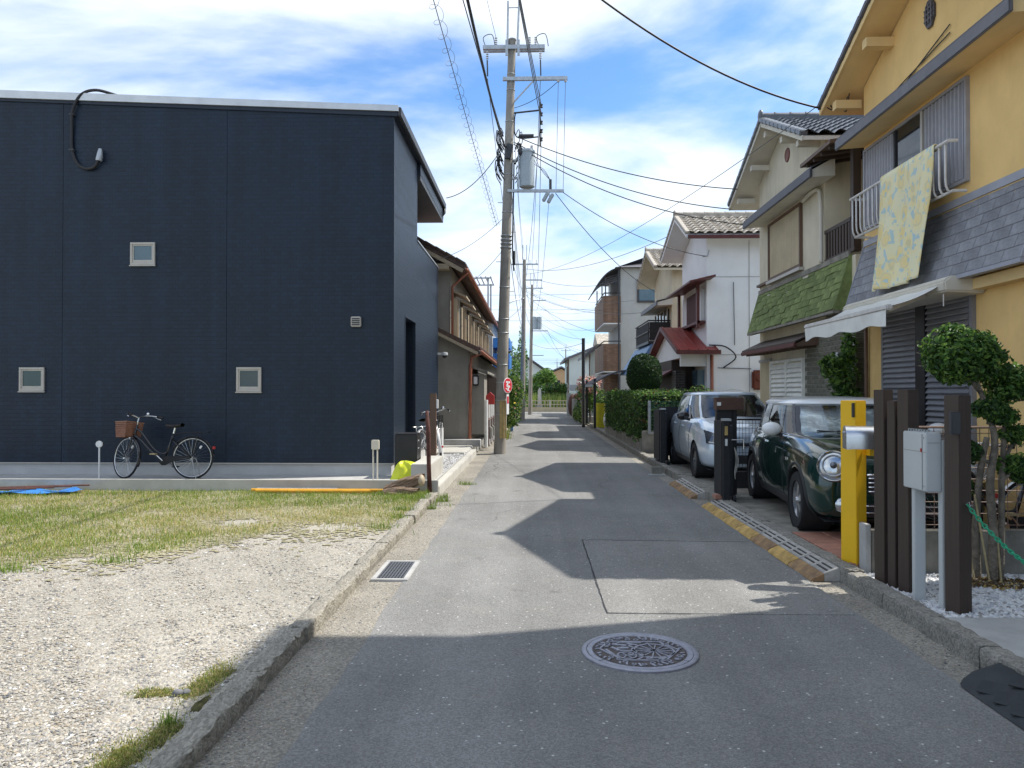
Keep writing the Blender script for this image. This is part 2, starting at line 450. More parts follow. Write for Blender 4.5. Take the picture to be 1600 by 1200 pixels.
mat('awning_white', (.70, .70, .66), .8, .06, 4, .15, 120, stain=.15)
mat('brick_tile', (.155, .150, .115), .75, .2, 12, .25, 60, rnd=.16)
mat('mortar', (.36, .35, .30), .9, .1, 6, .2, 60)
brick_mat('brick_brown', (.215, .130, .085), (.15, .10, .07), .22, .07, var=.2, msize=.008)
brick_mat('brick_black', (.022, .018, .018), (.09, .08, .08), .2, .075, var=.3, msize=.008, rough=.45)
mat('louvre', (.84, .83, .76), .6, .08, 4, .05, stain=.15)
mat('panel_cream', (.50, .42, .28), .7, .08, 3, .08, stain=.15)
mat('yellow_post', (.80, .47, .012), .45, .04, 3, .05)
mat('yellow_bag', (.62, .66, .03), .4, .1, 5, .2, 20)
mat('yellow_cover', (.58, .50, .02), .5, .12, 5, .2, 20)
mat('orange_pipe', (.68, .34, .03), .45, .12, 6, .05)
mat('blue_tarp', (.05, .22, .62), .45, .15, 5, .3, 20)
mat('blue_wall', (.035, .20, .58), .5, .1, 3, .1)
mat('rust', (.085, .035, .028), .85, .35, 12, .4, 60)
mat('terracotta', (.40, .195, .135), .75, .12, 9, .2, 60, rnd=.13)
mat('pole_concrete', (.33, .30, .255), .9, .12, 3, .25, 60, stain=.25)
mat('transformer', (.42, .47, .49), .45, .06, 3, .05)
mat('ceramic', (.60, .58, .55), .3, .1, 5, .03)
mat('wire', (.024, .024, .027), .55, .1, 3, 0)
mat('wire_grey', (.10, .105, .115), .55, .1, 3, 0)
mat('red_sign', (.60, .025, .045), .45, .05, 3, .02)
mat('red_box', (.42, .035, .03), .5, .1, 5, .05)
mat('meter_red', (.17, .045, .028), .4, .15, 5, .05)
mat('guard_yellow', (.46, .33, .12), .6, .2, 8, .1)
mat('box_grey', (.52, .54, .53), .45, .05, 2, .04)
mat('chain_green', (.03, .33, .17), .45, .1, 9, .05)
mat('bamboo', (.40, .32, .17), .6, .2, 14, .1)
mat('fence_wire', (.23, .15, .11), .6, .2, 14, .05)
mat('green_mesh', (.06, .16, .12), .6, .15, 8, .05)
mat('manhole', (.30, .30, .34), .48, .15, 20, .2, 90, metal=.45)
mat('manhole_low', (.095, .078, .072), .7, .3, 20, .3, 60, metal=.3)
mat('grate', (.17, .18, .20), .5, .2, 20, .15, 60, metal=.6)
mat('basket_brown', (.27, .125, .075), .65, .15, 14, .2, 90)
mat('bike_black', (.012, .011, .014), .25, .1, 6, 0, coat=.6)
mat('bike_white', (.72, .72, .72), .3, .05, 6, 0, coat=.4)
mat('leather', (.02, .018, .018), .5, .2, 10, .1, 80)
mat('ramp_side', (.28, .175, .105), .9, .35, 9, .4, 80, col2=(.38, .24, .11), rnd=.12)
mat('ramp_yellow', (.46, .30, .10), .9, .35, 9, .35, 80, rnd=.10, stain=.6)
mat('ramp_grey', (.36, .34, .31), .85, .2, 9, .35, 80, rnd=.08, stain=.3)
mat('ramp_slot', (.06, .058, .055), .9, .2, 9, .2, 80)
mat('flashing_grey', (.34, .35, .40), .5, .08, 4, .05)
mat('rubber_mat', (.030, .034, .037), .75, .2, 9, .3, 70)
mat('signboard', (.085, .042, .030), .5, .1, 5, .05)
mat('sun_shade', (.93, .97, .98), .24, .05, 3, .7, 6, metal=.35, bdist=.10)
mat('seat_cloth', (.035, .035, .037), .85, .15, 8, .1)
mat('mini_green', (.0025, .026, .019), .15, .06, 2, 0, metal=.1, coat=1.0)
mat('fit_silver', (.58, .66, .74), .28, .03, 2, 0, metal=.3, coat=1.0)
mat('roof_white', (.76, .77, .77), .3, .02, 2, 0, coat=.8)
mat('lens', (.55, .58, .60), .12, .2, 18, .25, 22, metal=.7, coat=1.0)
mat('lens_dark', (.10, .11, .13), .1, .3, 14, .1, 20, metal=.5, coat=1.0)
mat('tyre', (.020, .020, .021), .85, .15, 10, .15, 70)
mat('alloy', (.55, .56, .57), .3, .06, 6, .03, metal=.85)
mat('alloy_dark', (.14, .145, .15), .35, .06, 6, .03, metal=.7)
glass_mat('car_glass', (.88, .94, .93))
glass_mat('car_glass_dark', (.20, .23, .23))
mat('polycarb', (.30, .32, .42), .2, .12, 3, .05, spec=.6)
mat('carton_grey', (.33, .32, .29), .9, .1, 5, .1)
mat('orange_wall', (.55, .36, .20), .9, .06, 2, .1)
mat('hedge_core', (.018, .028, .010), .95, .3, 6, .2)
mat('ground_far', (.22, .21, .18), .95, .2, .5, .2, 20)
MATS['blue_grey_strip'] = MATS['metal_light']

# lemon print cloth
m, n, l, b = _base('lemon_cloth')
b.inputs['Roughness'].default_value = .85
t = n.new('ShaderNodeTexCoord')
mp = n.new('ShaderNodeMapping'); mp.inputs['Scale'].default_value = (0.0, 5.0, 3.9); l.new(t.outputs['Object'], mp.inputs[0])
mp.inputs['Rotation'].default_value = (R(20), 0, 0)
v = n.new('ShaderNodeTexVoronoi'); v.inputs['Scale'].default_value = 1.0; v.inputs['Randomness'].default_value = .7
l.new(mp.outputs[0], v.inputs['Vector'])
r = n.new('ShaderNodeValToRGB')
r.color_ramp.elements[0].position = 0; r.color_ramp.elements[0].color = (.80, .62, .24, 1)
r.color_ramp.elements[1].position = .36; r.color_ramp.elements[1].color = (.80, .68, .36, 1)
e = r.color_ramp.elements.new(.41); e.color = (.66, .60, .38, 1)
e = r.color_ramp.elements.new(.46); e.color = (.82, .72, .40, 1)
e = r.color_ramp.elements.new(.66); e.color = (.78, .74, .50, 1)
l.new(v.outputs['Distance'], r.inputs[0])
nz = n.new('ShaderNodeTexNoise'); nz.inputs['Scale'].default_value = 2.6; nz.inputs['Detail'].default_value = 3
l.new(mp.outputs[0], nz.inputs['Vector'])
r2 = n.new('ShaderNodeValToRGB')
r2.color_ramp.elements[0].position = .575; r2.color_ramp.elements[0].color = (0, 0, 0, 1)
r2.color_ramp.elements[1].position = .60; r2.color_ramp.elements[1].color = (1, 1, 1, 1)
l.new(nz.outputs['Fac'], r2.inputs[0])
mx = n.new('ShaderNodeMix'); mx.data_type = 'RGBA'; mx.inputs[7].default_value = (.46, .60, .62, 1)
l.new(r2.outputs[0], mx.inputs[0]); l.new(r.outputs[0], mx.inputs[6]); l.new(mx.outputs[2], b.inputs['Base Color'])
MATS['lemon_cloth'] = m

# ---------------------------------------------------------------- mesh helpers
ORIG = {}

def V(*a):
    return Vector(a)

def _m(x):
    if isinstance(x, (list, tuple)):
        return [MATS[i] for i in x]
    return [MATS[x]]

class MB:
    def __init__(s):
        s.v = []; s.f = []; s.mi = []; s.cur = 0

    def face(s, idx):
        s.f.append(idx); s.mi.append(s.cur)

    def add(s, verts, faces):
        o = len(s.v)
        s.v += [tuple(p) for p in verts]
        for f in faces:
            s.face([i + o for i in f])
        return s

    def box(s, x0, x1, y0, y1, z0, z1):
        return s.add([(x0, y0, z0), (x1, y0, z0), (x1, y1, z0), (x0, y1, z0), (x0, y0, z1), (x1, y0, z1), (x1, y1, z1), (x0, y1, z1)],
                     [(0, 3, 2, 1), (4, 5, 6, 7), (0, 1, 5, 4), (1, 2, 6, 5), (2, 3, 7, 6), (3, 0, 4, 7)])

    def cbox(s, c, d, M=None):
        h = [k / 2 for k in d]
        P = [V(sx * h[0], sy * h[1], sz * h[2]) for sz in (-1, 1) for sx, sy in ((-1, -1), (1, -1), (1, 1), (-1, 1))]
        if M is not None:
            P = [M @ p for p in P]
        P = [p + V(*c) for p in P]
        return s.add(P, [(0, 3, 2, 1), (4, 5, 6, 7), (0, 1, 5, 4), (1, 2, 6, 5), (2, 3, 7, 6), (3, 0, 4, 7)])

    def prism(s, pts, vec):
        n = len(pts); vec = V(*vec)
        P = [V(*p) for p in pts] + [V(*p) + vec for p in pts]
        F = [tuple(range(n))[::-1], tuple(range(n, 2 * n))] + [(i, (i + 1) % n, n + (i + 1) % n, n + i) for i in range(n)]
        return s.add(P, F)

    def bar(s, a, b, w, h=None, up=(0, 0, 1)):
        a = V(*a); b = V(*b); h = h or w
        d = (b - a).normalized(); up = V(*up)
        if abs(d.dot(up)) > .99:
            up = V(1, 0, 0)
        r = d.cross(up).normalized(); u = r.cross(d)
        q = [r * (sx * w / 2) + u * (sy * h / 2) for sx, sy in ((-1, -1), (1, -1), (1, 1), (-1, 1))]
        P = [a + k for k in q] + [b + k for k in q]
        return s.add(P, [(0, 1, 2, 3), (7, 6, 5, 4), (0, 4, 5, 1), (1, 5, 6, 2), (2, 6, 7, 3), (3, 7, 4, 0)])

    def tube(s, pts, r, n=8, closed=False, cap=True):
        pts = [V(*p) for p in pts]
        m = len(pts)
        rr = r if isinstance(r, (list, tuple)) else [r] * m
        o = len(s.v)
        prev = None
        for i, p in enumerate(pts):
            if closed:
                d = pts[(i + 1) % m] - pts[i - 1]
            else:
                d = pts[min(i + 1, m - 1)] - pts[max(i - 1, 0)]
            d.normalize()
            if prev is None:
                u = V(0, 0, 1) if abs(d.z) < .9 else V(1, 0, 0)
            else:
                u = prev
            a = d.cross(u).normalized(); u = a.cross(d).normalized(); prev = u
            for k in range(n):
                t = 2 * PI * k / n
                s.v.append(tuple(p + a * (math.cos(t) * rr[i]) + u * (math.sin(t) * rr[i])))
        for i in range(m if closed else m - 1):
            j = (i + 1) % m
            for k in range(n):
                k2 = (k + 1) % n
                s.face((o + i * n + k, o + i * n + k2, o + j * n + k2, o + j * n + k))
        if cap and not closed:
            s.face(tuple(o + k for k in range(n))[::-1])
            s.face(tuple(o + (m - 1) * n + k for k in range(n)))
        return s

    def cyl(s, a, b, r, n=12, r2=None):
        return s.tube([a, b], [r, r if r2 is None else r2], n)

    def lathe(s, prof, c, axis=(0, 0, 1), n=24, closed=False):
        ax = V(*axis).normalized(); c = V(*c)
        u = ax.orthogonal().normalized(); w = ax.cross(u)
        o = len(s.v); m = len(prof)
        for (r, h) in prof:
            for k in range(n):
                t = 2 * PI * k / n
                s.v.append(tuple(c + ax * h + (u * math.cos(t) + w * math.sin(t)) * max(r, 1e-4)))
        for i in range(m if closed else m - 1):
            j = (i + 1) % m
            for k in range(n):
                k2 = (k + 1) % n
                s.face((o + i * n + k, o + i * n + k2, o + j * n + k2, o + j * n + k))
        return s

    def torus(s, c, R_, r, axis=(0, 0, 1), n=32, k=8):
        return s.lathe([(R_ + r * math.cos(2 * PI * i / k), r * math.sin(2 * PI * i / k)) for i in range(k)], c, axis, n, True)

    def sphere(s, c, r, nu=14, nv=9):
        if not isinstance(r, (tuple, list)):
            r = (r, r, r)
        o = len(s.v)
        for i in range(nv + 1):
            ph = PI * i / nv
            for k in range(nu):
                t = 2 * PI * k / nu
                s.v.append((c[0] + r[0] * math.sin(ph) * math.cos(t), c[1] + r[1] * math.sin(ph) * math.sin(t), c[2] + r[2] * math.cos(ph)))
        for i in range(nv):
            for k in range(nu):
                k2 = (k + 1) % nu
                s.face((o + i * nu + k, o + (i + 1) * nu + k, o + (i + 1) * nu + k2, o + i * nu + k2))
        return s

    def grid(s, fn, nu, nv):
        o = len(s.v)
        for i in range(nu + 1):
            for j in range(nv + 1):
                s.v.append(tuple(fn(i / nu, j / nv)))
        for i in range(nu):
            for j in range(nv):
                a = o + i * (nv + 1) + j
                s.face((a, a + nv + 1, a + nv + 2, a + 1))
        return s

    def frame(s, p0, eu, ev, en, w, h, t, d):
        """rectangular frame: corner p0, unit axes eu (width), ev (height), en (depth)"""
        p0, eu, ev, en = V(*p0), V(*eu), V(*ev), V(*en)
        def bx(u0, u1, v0, v1):
            P = [p0 + eu * u + ev * v_ + en * q for q in (0, d) for u, v_ in ((u0, v0), (u1, v0), (u1, v1), (u0, v1))]
            s.add(P, [(0, 3, 2, 1), (4, 5, 6, 7), (0, 1, 5, 4), (1, 2, 6, 5), (2, 3, 7, 6), (3, 0, 4, 7)])
        bx(0, w, 0, t); bx(0, w, h - t, h); bx(0, t, t, h - t); bx(w - t, w, t, h - t)
        return s

    def xf(s, fn):
        s.v = [tuple(fn(V(*p))) for p in s.v]
        return s

    def mesh(s, name, mats, off=None, smooth=False, bevel=0.0, recalc=True, seg=2):
        me = bpy.data.meshes.new(name)
        vv = s.v
        if off is not None:
            vv = [(p[0] - off[0], p[1] - off[1], p[2] - off[2]) for p in vv]
        me.from_pydata(vv, [], s.f)
        for mm in _m(mats):
            me.materials.append(mm)
        if max(s.mi or [0]) > 0:
            me.polygons.foreach_set('material_index', s.mi)
        if recalc or bevel:
            bm = bmesh.new(); bm.from_mesh(me)
            if recalc:
                bmesh.ops.recalc_face_normals(bm, faces=bm.faces)
            if bevel:
                es = [e for e in bm.edges if len(e.link_faces) == 2 and e.calc_face_angle(0) > .5]
                bmesh.ops.bevel(bm, geom=es, offset=bevel, segments=seg, affect='EDGES', clamp_overlap=True)
            bm.to_mesh(me); bm.free()
        if smooth:
            me.polygons.foreach_set('use_smooth', [True] * len(me.polygons))
            if smooth is not True:
                me.set_sharp_from_angle(angle=R(smooth))
        me.update()
        return me

    def build(s, name, mats, parent=None, smooth=False, bevel=0.0, label=None, cat=None, group=None, kind=None, recalc=True, seg=2):
        off = ORIG.get(parent.name) if parent is not None else None
        me = s.mesh(name, mats, off, smooth, bevel, recalc, seg)
        return link(name, me, parent, label, cat, group, kind)

def link(name, me, parent=None, label=None, cat=None, group=None, kind=None):
    o = bpy.data.objects.new(name, me)
    COL.objects.link(o)
    if parent is not None:
        o.parent = parent
        if parent.name in ORIG:
            ORIG[o.name] = ORIG[parent.name]
    tag(o, label, cat, group, kind)
    return o

def tag(o, label=None, cat=None, group=None, kind=None):
    if label: o['label'] = label
    if cat: o['category'] = cat
    if group: o['group'] = group
    if kind: o['kind'] = kind
    return o

def thing(name, label, cat, loc=(0, 0, 0), rotz=0.0, group=None, local=False, kind=None):
    o = bpy.data.objects.new(name, None)
    o.empty_display_size = .2
    COL.objects.link(o)
    o.location = loc; o.rotation_euler = (0, 0, rotz)
    ORIG[o.name] = V(0, 0, 0) if local else V(*loc)
    return tag(o, label, cat, group, kind)

def piece(me, name, parent, loc, rot=(0, 0, 0), scale=(1, 1, 1)):
    """a copy of a shared mesh at world position loc, child of parent"""
    o = bpy.data.objects.new(name, me)
    COL.objects.link(o)
    o.parent = parent
    o.location = V(*loc) - ORIG.get(parent.name, V(0, 0, 0))
    o.rotation_euler = rot; o.scale = scale
    return o

def copy_tree(o, parent=None):
    c = o.copy(); COL.objects.link(c); c.parent = parent
    for ch in list(o.children):
        copy_tree(ch, c)
    return c

def fast_mesh(name, verts, faces_n, mats, mi=None):
    """verts (n*k,3) numpy: consecutive k vertices form one polygon"""
    k = faces_n
    nv = len(verts); nf = nv // k
    me = bpy.data.meshes.new(name)
    me.vertices.add(nv); me.loops.add(nv); me.polygons.add(nf)
    me.vertices.foreach_set('co', np.asarray(verts, dtype=np.float32).ravel())
    me.loops.foreach_set('vertex_index', np.arange(nv, dtype=np.int32))
    me.polygons.foreach_set('loop_start', np.arange(0, nv, k, dtype=np.int32))
    for mm in _m(mats):
        me.materials.append(mm)
    if mi is not None:
        me.polygons.foreach_set('material_index', np.asarray(mi, dtype=np.int32))
    me.update(calc_edges=True); me.validate()
    return me

def leaf_mesh(name, mats, blobs, n, size, seed=1, shell=.55, off=None, noise=.18, weights=None, aspect=1.9, up=.3):
    """leaves (one folded diamond each, as two triangles) through ellipsoids blobs=[(c,r)]"""
    g = np.random.default_rng(seed)
    C = np.array([b_[0] for b_ in blobs], float); Rr = np.array([b_[1] if isinstance(b_[1], (tuple, list)) else (b_[1],) * 3 for b_ in blobs], float)
    w = (Rr.prod(1)) ** (2 / 3); w /= w.sum()
    bi = g.choice(len(blobs), n, p=w)
    d = g.normal(size=(n, 3)); d /= np.linalg.norm(d, axis=1)[:, None]
    rad = (shell ** 3 + (1 - shell ** 3) * g.random(n)) ** (1 / 3)
    # lumpy outline
    ph = g.random((6, 3)) * 6.28
    lump = sum(np.sin(d @ (g.normal(size=3) * 4) + ph[i, 0]) for i in range(6)) / 6
    rad = rad * (1 + noise * lump)
    P = C[bi] + d * rad[:, None] * Rr[bi]
    nrm = d + g.normal(size=(n, 3)) * .55 + np.array([0, 0, up]); nrm /= np.linalg.norm(nrm, axis=1)[:, None]
    t = np.cross(nrm, g.normal(size=(n, 3))); t /= np.linalg.norm(t, axis=1)[:, None] + 1e-9
    b_ = np.cross(nrm, t)
    s = size * (.6 + .8 * g.random(n))[:, None]
    L = t * s; W = b_ * s / aspect
    fold = nrm * s * .18
    V4 = np.stack([P - L * .5, P + W * .5 + fold, P + L * .5, P - L * .5, P + L * .5, P - W * .5 + fold], 1).reshape(-1, 3)
    if off is not None:
        V4 = V4 - np.array(off)
    pw = np.array(weights if weights else [1] * len(mats), float); pw /= pw.sum()
    mi = np.repeat(g.choice(len(mats), n, p=pw), 2)
    return fast_mesh(name, V4, 3, list(mats), mi)

def leaf_obj(name, mats, blobs, n, size, parent=None, **kw):
    tags = {k: kw.pop(k) for k in ('label', 'cat', 'group', 'kind') if k in kw}
    off = ORIG.get(parent.name) if parent is not None else None
    return link(name, leaf_mesh(name, mats, blobs, n, size, off=off, **kw), parent, **tags)

def hedge_leaves(name, mats, bx, n, size, parent=None, seed=3, weights=None, rough=.05, off=None):
    """leaves over the faces of a box"""
    g = np.random.default_rng(seed)
    x0, x1, y0, y1, z0, z1 = bx
    areas = np.array([(y1 - y0) * (z1 - z0)] * 2 + [(x1 - x0) * (z1 - z0)] * 2 + [(x1 - x0) * (y1 - y0)])
    fi = g.choice(5, n, p=areas / areas.sum())
    u = g.random((n, 3))
    P = np.array([x0, y0, z0]) + u * np.array([x1 - x0, y1 - y0, z1 - z0])
    N = np.zeros((n, 3))
    for k, (ax, val, sg) in enumerate([(0, x0, -1), (0, x1, 1), (1, y0, -1), (1, y1, 1), (2, z1, 1)]):
        q = fi == k
        P[q, ax] = val; N[q, ax] = sg
    P += N * (g.normal(size=n) * rough - .01)[:, None] + np.sin(P @ np.array([[3.1, 1.7, 0], [2.3, 4.1, 1.], [.7, 3.3, 5.]]).T) * .02
    nr = N + g.normal(size=(n, 3)) * .6 + np.array([0, 0, .35]); nr /= np.linalg.norm(nr, axis=1)[:, None]
    t = np.cross(nr, g.normal(size=(n, 3))); t /= np.linalg.norm(t, axis=1)[:, None]
    b_ = np.cross(nr, t); s = size * (.6 + .8 * g.random(n))[:, None]
    L = t * s; W = b_ * s / 1.8; f = nr * s * .15
    VV = np.stack([P - L * .5, P + W * .5 + f, P + L * .5, P - L * .5, P + L * .5, P - W * .5 + f], 1).reshape(-1, 3)
    if parent is not None and parent.name in ORIG:
        VV = VV - np.array(ORIG[parent.name])
    pw = np.array(weights if weights else [1] * len(mats), float); pw /= pw.sum()
    return link(name, fast_mesh(name, VV, 3, list(mats), np.repeat(g.choice(len(mats), n, p=pw), 2)), parent)

def blades(name, pts, hmin, hmax, wid, mats, weights, seed, z, lean=.5, **tags):
    g = np.random.default_rng(seed)
    n = len(pts)
    h = hmin + (hmax - hmin) * g.random(n) ** 1.8
    a = g.random(n) * 6.283
    dirv = np.stack([np.cos(a), np.sin(a), np.zeros(n)], 1)
    a2 = g.random(n) * 6.283
    ld = np.stack([np.cos(a2), np.sin(a2), np.zeros(n)], 1) * (lean * h * g.random(n))[:, None]
    B = np.column_stack([pts, np.broadcast_to(z, n)])
    w = dirv * (wid * (.6 + .8 * g.random(n)))[:, None]
    upv = np.array([0, 0, 1.0])
    M_ = B + ld * .35 + upv * (h * .6)[:, None]
    T = B + ld + upv * h[:, None]
    VV = np.stack([B - w, B + w, M_ + w * .7, B - w, M_ + w * .7, M_ - w * .7, M_ - w * .7, M_ + w * .7, T], 1).reshape(-1, 3)
    pw = np.array(weights, float); pw /= pw.sum()
    me = fast_mesh(name, VV, 3, mats, np.repeat(g.choice(len(mats), n, p=pw), 3))
    return link(name, me, None, **tags)

def stones(name, pts, smin, smax, mats, weights, seed, z, flat=.6, **tags):
    """many small stones, 8 triangles each, joined"""
    g = np.random.default_rng(seed)
    n = len(pts)
    s = smin + (smax - smin) * g.random(n) ** 2
    base = np.array([(1, 0, 0), (-1, 0, 0), (0, 1, 0), (0, -1, 0), (0, 0, 1), (0, 0, -1)], float)
    tri = [(0, 2, 4), (2, 1, 4), (1, 3, 4), (3, 0, 4), (2, 0, 5), (1, 2, 5), (3, 1, 5), (0, 3, 5)]
    a = g.random(n) * 6.283
    ca, sa = np.cos(a), np.sin(a)
    J = base[None] * (.7 + .6 * g.random((n, 6, 1))) + g.normal(size=(n, 6, 3)) * .16
    J[:, :, 2] *= flat
    J[:, :, 0] *= (.8 + .6 * g.random(n))[:, None]
    X = J[:, :, 0] * ca[:, None] - J[:, :, 1] * sa[:, None]
    Y = J[:, :, 0] * sa[:, None] + J[:, :, 1] * ca[:, None]
    P = np.stack([X, Y, J[:, :, 2]], 2) * s[:, None, None]
    P += np.column_stack([pts, z + s * flat * .35])[:, None, :]
    VV = P[:, [i for t_ in tri for i in t_], :].reshape(-1, 3)
    pw = np.array(weights, float); pw /= pw.sum()
    me = fast_mesh(name, VV, 3, mats, np.repeat(g.choice(len(mats), n, p=pw), 8))
    return link(name, me, None, **tags)

def catenary(a, b, sag, n=24):
    a, b = V(*a), V(*b)
    return [a.lerp(b, t) - V(0, 0, 4 * sag * t * (1 - t)) for t in [i / n for i in range(n + 1)]]

def vnoise(x, y, s=1.0, seed=0):
    return (math.sin(x * 3.1 * s + seed) * math.cos(y * 2.7 * s + seed * 1.7) + math.sin(x * 7.3 * s + y * 5.1 * s + seed * .6) * .5) / 1.5

# ================================================================ GROUND
MB().box(-500, 500, -60, 900, -.30, -.05).build('ground', 'ground_far', kind='structure')
# hill-less plain: road sheet with a ragged edge
rd = MB()
L, Rr_ = [], []
yy = -8.0
while yy < 57.2:
    bend = max(0, yy - 38) * .02
    L.append((-1.06 + bend + random.uniform(-.016, .016), yy, 0)); Rr_.append((2.27 + random.uniform(-.014, .014), yy, 0))
    yy += .22 if yy < 25 else 1.0
n_ = len(L)
rd.add(L + Rr_, [(i, n_ + i, n_ + i + 1, i + 1) for i in range(n_ - 1)])
rd.build('road', 'asphalt', kind='structure', recalc=False)
MB().box(-60, 60, 57.0, 61.5, -.06, -.004).build('cross_road', 'asphalt', kind='structure')
# repaired rectangle of asphalt with dark seams
MB().box(.515, 2.23, 5.43, 8.10, -.02, .004).build('asphalt_patch', 'asphalt_patch', kind='structure')
sm = MB()
def seam(a, b, w):
    a, b = V(*a), V(*b); m_ = max(6, int((b - a).length / .09))
    d = (b - a).normalized(); s_ = V(-d.y, d.x, 0)
    pa, pb = [], []
    for i in range(m_ + 1):
        c = a.lerp(b, i / m_) + s_ * random.uniform(-.004, .004); k = w * random.uniform(.5, 1.3)
        pa.append(c + s_ * k); pb.append(c - s_ * k)
    sm.add(pa + pb, [(i, i + 1, m_ + 2 + i, m_ + 1 + i) for i in range(m_)])
seam((.512, 5.43, .006), (.505, 8.10, .006), .006)
seam((.512, 5.43, .006), (1.1, 5.42, .006), .004)
seam((.505, 8.10, .006), (2.22, 8.03, .006), .007)
seam((-.3, 21.4, .006), (2.1, 21.3, .006), .01)
def crack(p, ang, ln, w):
    x_, y_ = p; k = int(ln / .05); a_ = ang; pa = []
    for i in range(k):
        a_ += random.uniform(-.5, .5); a_ = ang + (a_ - ang) * .8
        pa.append((x_, y_)); x_ += .05 * math.cos(a_); y_ += .05 * math.sin(a_)
    o_ = len(sm.v)
    for i, (a, b) in enumerate(pa):
        h = w * random.uniform(.4, 1.2) * math.sin(PI * (i + .5) / k)
        sm.v += [(a - h * math.sin(ang), b + h * math.cos(ang), .0035), (a + h * math.sin(ang), b - h * math.cos(ang), .0035)]
    for i in range(k - 1): sm.face((o_ + 2 * i, o_ + 2 * i + 2, o_ + 2 * i + 3, o_ + 2 * i + 1))
crack((-.8, 8.6), 1.35, 2.6, .003)
crack((1.2, 11.5), 1.5, 3.5, .005); crack((-.7, 13.5), 1.6, 5, .006); crack((.3, 16.5), .1, 1.4, .006)
sm.build('tar_seam', 'seam', kind='structure', recalc=False)

# gutters
MB().box(-1.46, -.98, -8, 57, -.05, -.006).build('gutter_left', 'gutter', kind='structure')
MB().box(2.15, 2.56, -8, 57, -.05, -.008).build('gutter_right', 'gutter', kind='structure')

# rough kerb stones
def rough_block(lx, ly, lz, amp, seed, mats, nx=3, ny=8, nz=3, name='kerb_stone'):
    g = random.Random(seed)
    bm = bmesh.new()
    bmesh.ops.create_cube(bm, size=1)
    bmesh.ops.scale(bm, vec=(lx, ly, lz), verts=bm.verts)
    bmesh.ops.subdivide_edges(bm, edges=[e for e in bm.edges if abs((e.verts[0].co - e.verts[1].co).y) > .01], cuts=ny, use_grid_fill=True)
    bmesh.ops.subdivide_edges(bm, edges=[e for e in bm.edges if abs((e.verts[0].co - e.verts[1].co).x) > .01], cuts=nx, use_grid_fill=True)
    bmesh.ops.subdivide_edges(bm, edges=[e for e in bm.edges if abs((e.verts[0].co - e.verts[1].co).z) > .01], cuts=nz, use_grid_fill=True)
    for v_ in bm.verts:
        c = v_.co
        ex = abs(c.x) > lx * .49; ez = c.z > lz * .49; ey = abs(c.y) > ly * .49
        k = amp * (1.9 if ex and ez else 1)
        v_.co += V(g.uniform(-1, 1), g.uniform(-.5, .5), g.uniform(-1, .5)) * k
        if ex and ez:
            v_.co.x *= .95; v_.co.z -= amp * .8
        if ez:
            v_.co.z += amp * 1.0 * math.sin(c.y * 9 + seed) * math.sin(c.y * 23 + 2 * seed)
            if g.random() < .10: v_.co.z -= amp * 1.5
        if ey:
            v_.co.y *= .992
    bmesh.ops.recalc_face_normals(bm, faces=bm.faces)
    me = bpy.data.meshes.new(name); bm.to_mesh(me); bm.free()
    me.polygons.foreach_set('use_smooth', [True] * len(me.polygons)); me.set_sharp_from_angle(angle=R(50))
    for m_ in _m(mats): me.materials.append(m_)
    return me
kl = MB().box(-1.535, -1.415, -8, 11.38, -.06, .03).build('kerb_left', 'concrete_old', kind='structure')
varsL = [rough_block(.15, .60, .16, .0065, 20 + i, 'kerb_moss', 5, 22, 4) for i in range(8)]
yy = 1.6; i = 0
while yy < 11.2:
    ln = random.choice([.75, .6, .9, .62])
    piece(varsL[i % 8], 'kerb_stone', kl, (-1.475 + random.uniform(-.010, .010), yy + ln / 2, .014 + random.uniform(-.010, .006)),
          (random.uniform(-.008, .008), random.uniform(-.05, .05), random.uniform(-.012, .012)), (random.uniform(.78, .92), ln / .6 * 1.03, 1))
    yy += ln; i += 1
kr = MB().box(2.53, 2.62, -8, 52, -.06, .05).build('kerb_right', 'concrete_old', kind='structure')
varsR = [rough_block(.13, .60, .20, .0045, 40 + i, 'kerb', 4, 14, 4) for i in range(6)]
yy = 2.6; i = 0
while yy < 34:
    piece(varsR[i % 6], 'kerb_stone', kr, (2.575 + random.uniform(-.006, .006), yy + .3, .022 + random.uniform(-.006, .006)),
          (random.uniform(-.01, .01), random.uniform(-.02, .02), random.uniform(-.01, .01)))
    yy += .606; i += 1

# vacant lot on the left: gently uneven gravel ground
def lot(u, v_):
    x = -40 + 38.5 * (1 - (1 - u) ** 1.0); y = -6 + 17.4 * v_
    return (x, y, .07 + .007 * vnoise(x, y, .8) + .003 * vnoise(x, y, 2.3, 3))
MB().grid(lot, 160, 80).build('gravel_lot', 'lot_ground', kind='structure', smooth=True, recalc=False)
def lot_z(P):
    x, y = P[:, 0], P[:, 1]
    def vn(s, seed): return (np.sin(x * 3.1 * s + seed) * np.cos(y * 2.7 * s + seed * 1.7) + np.sin(x * 7.3 * s + y * 5.1 * s + seed * .6) * .5) / 1.5
    return .07 + .007 * vn(.8, 0) + .003 * vn(2.3, 3)
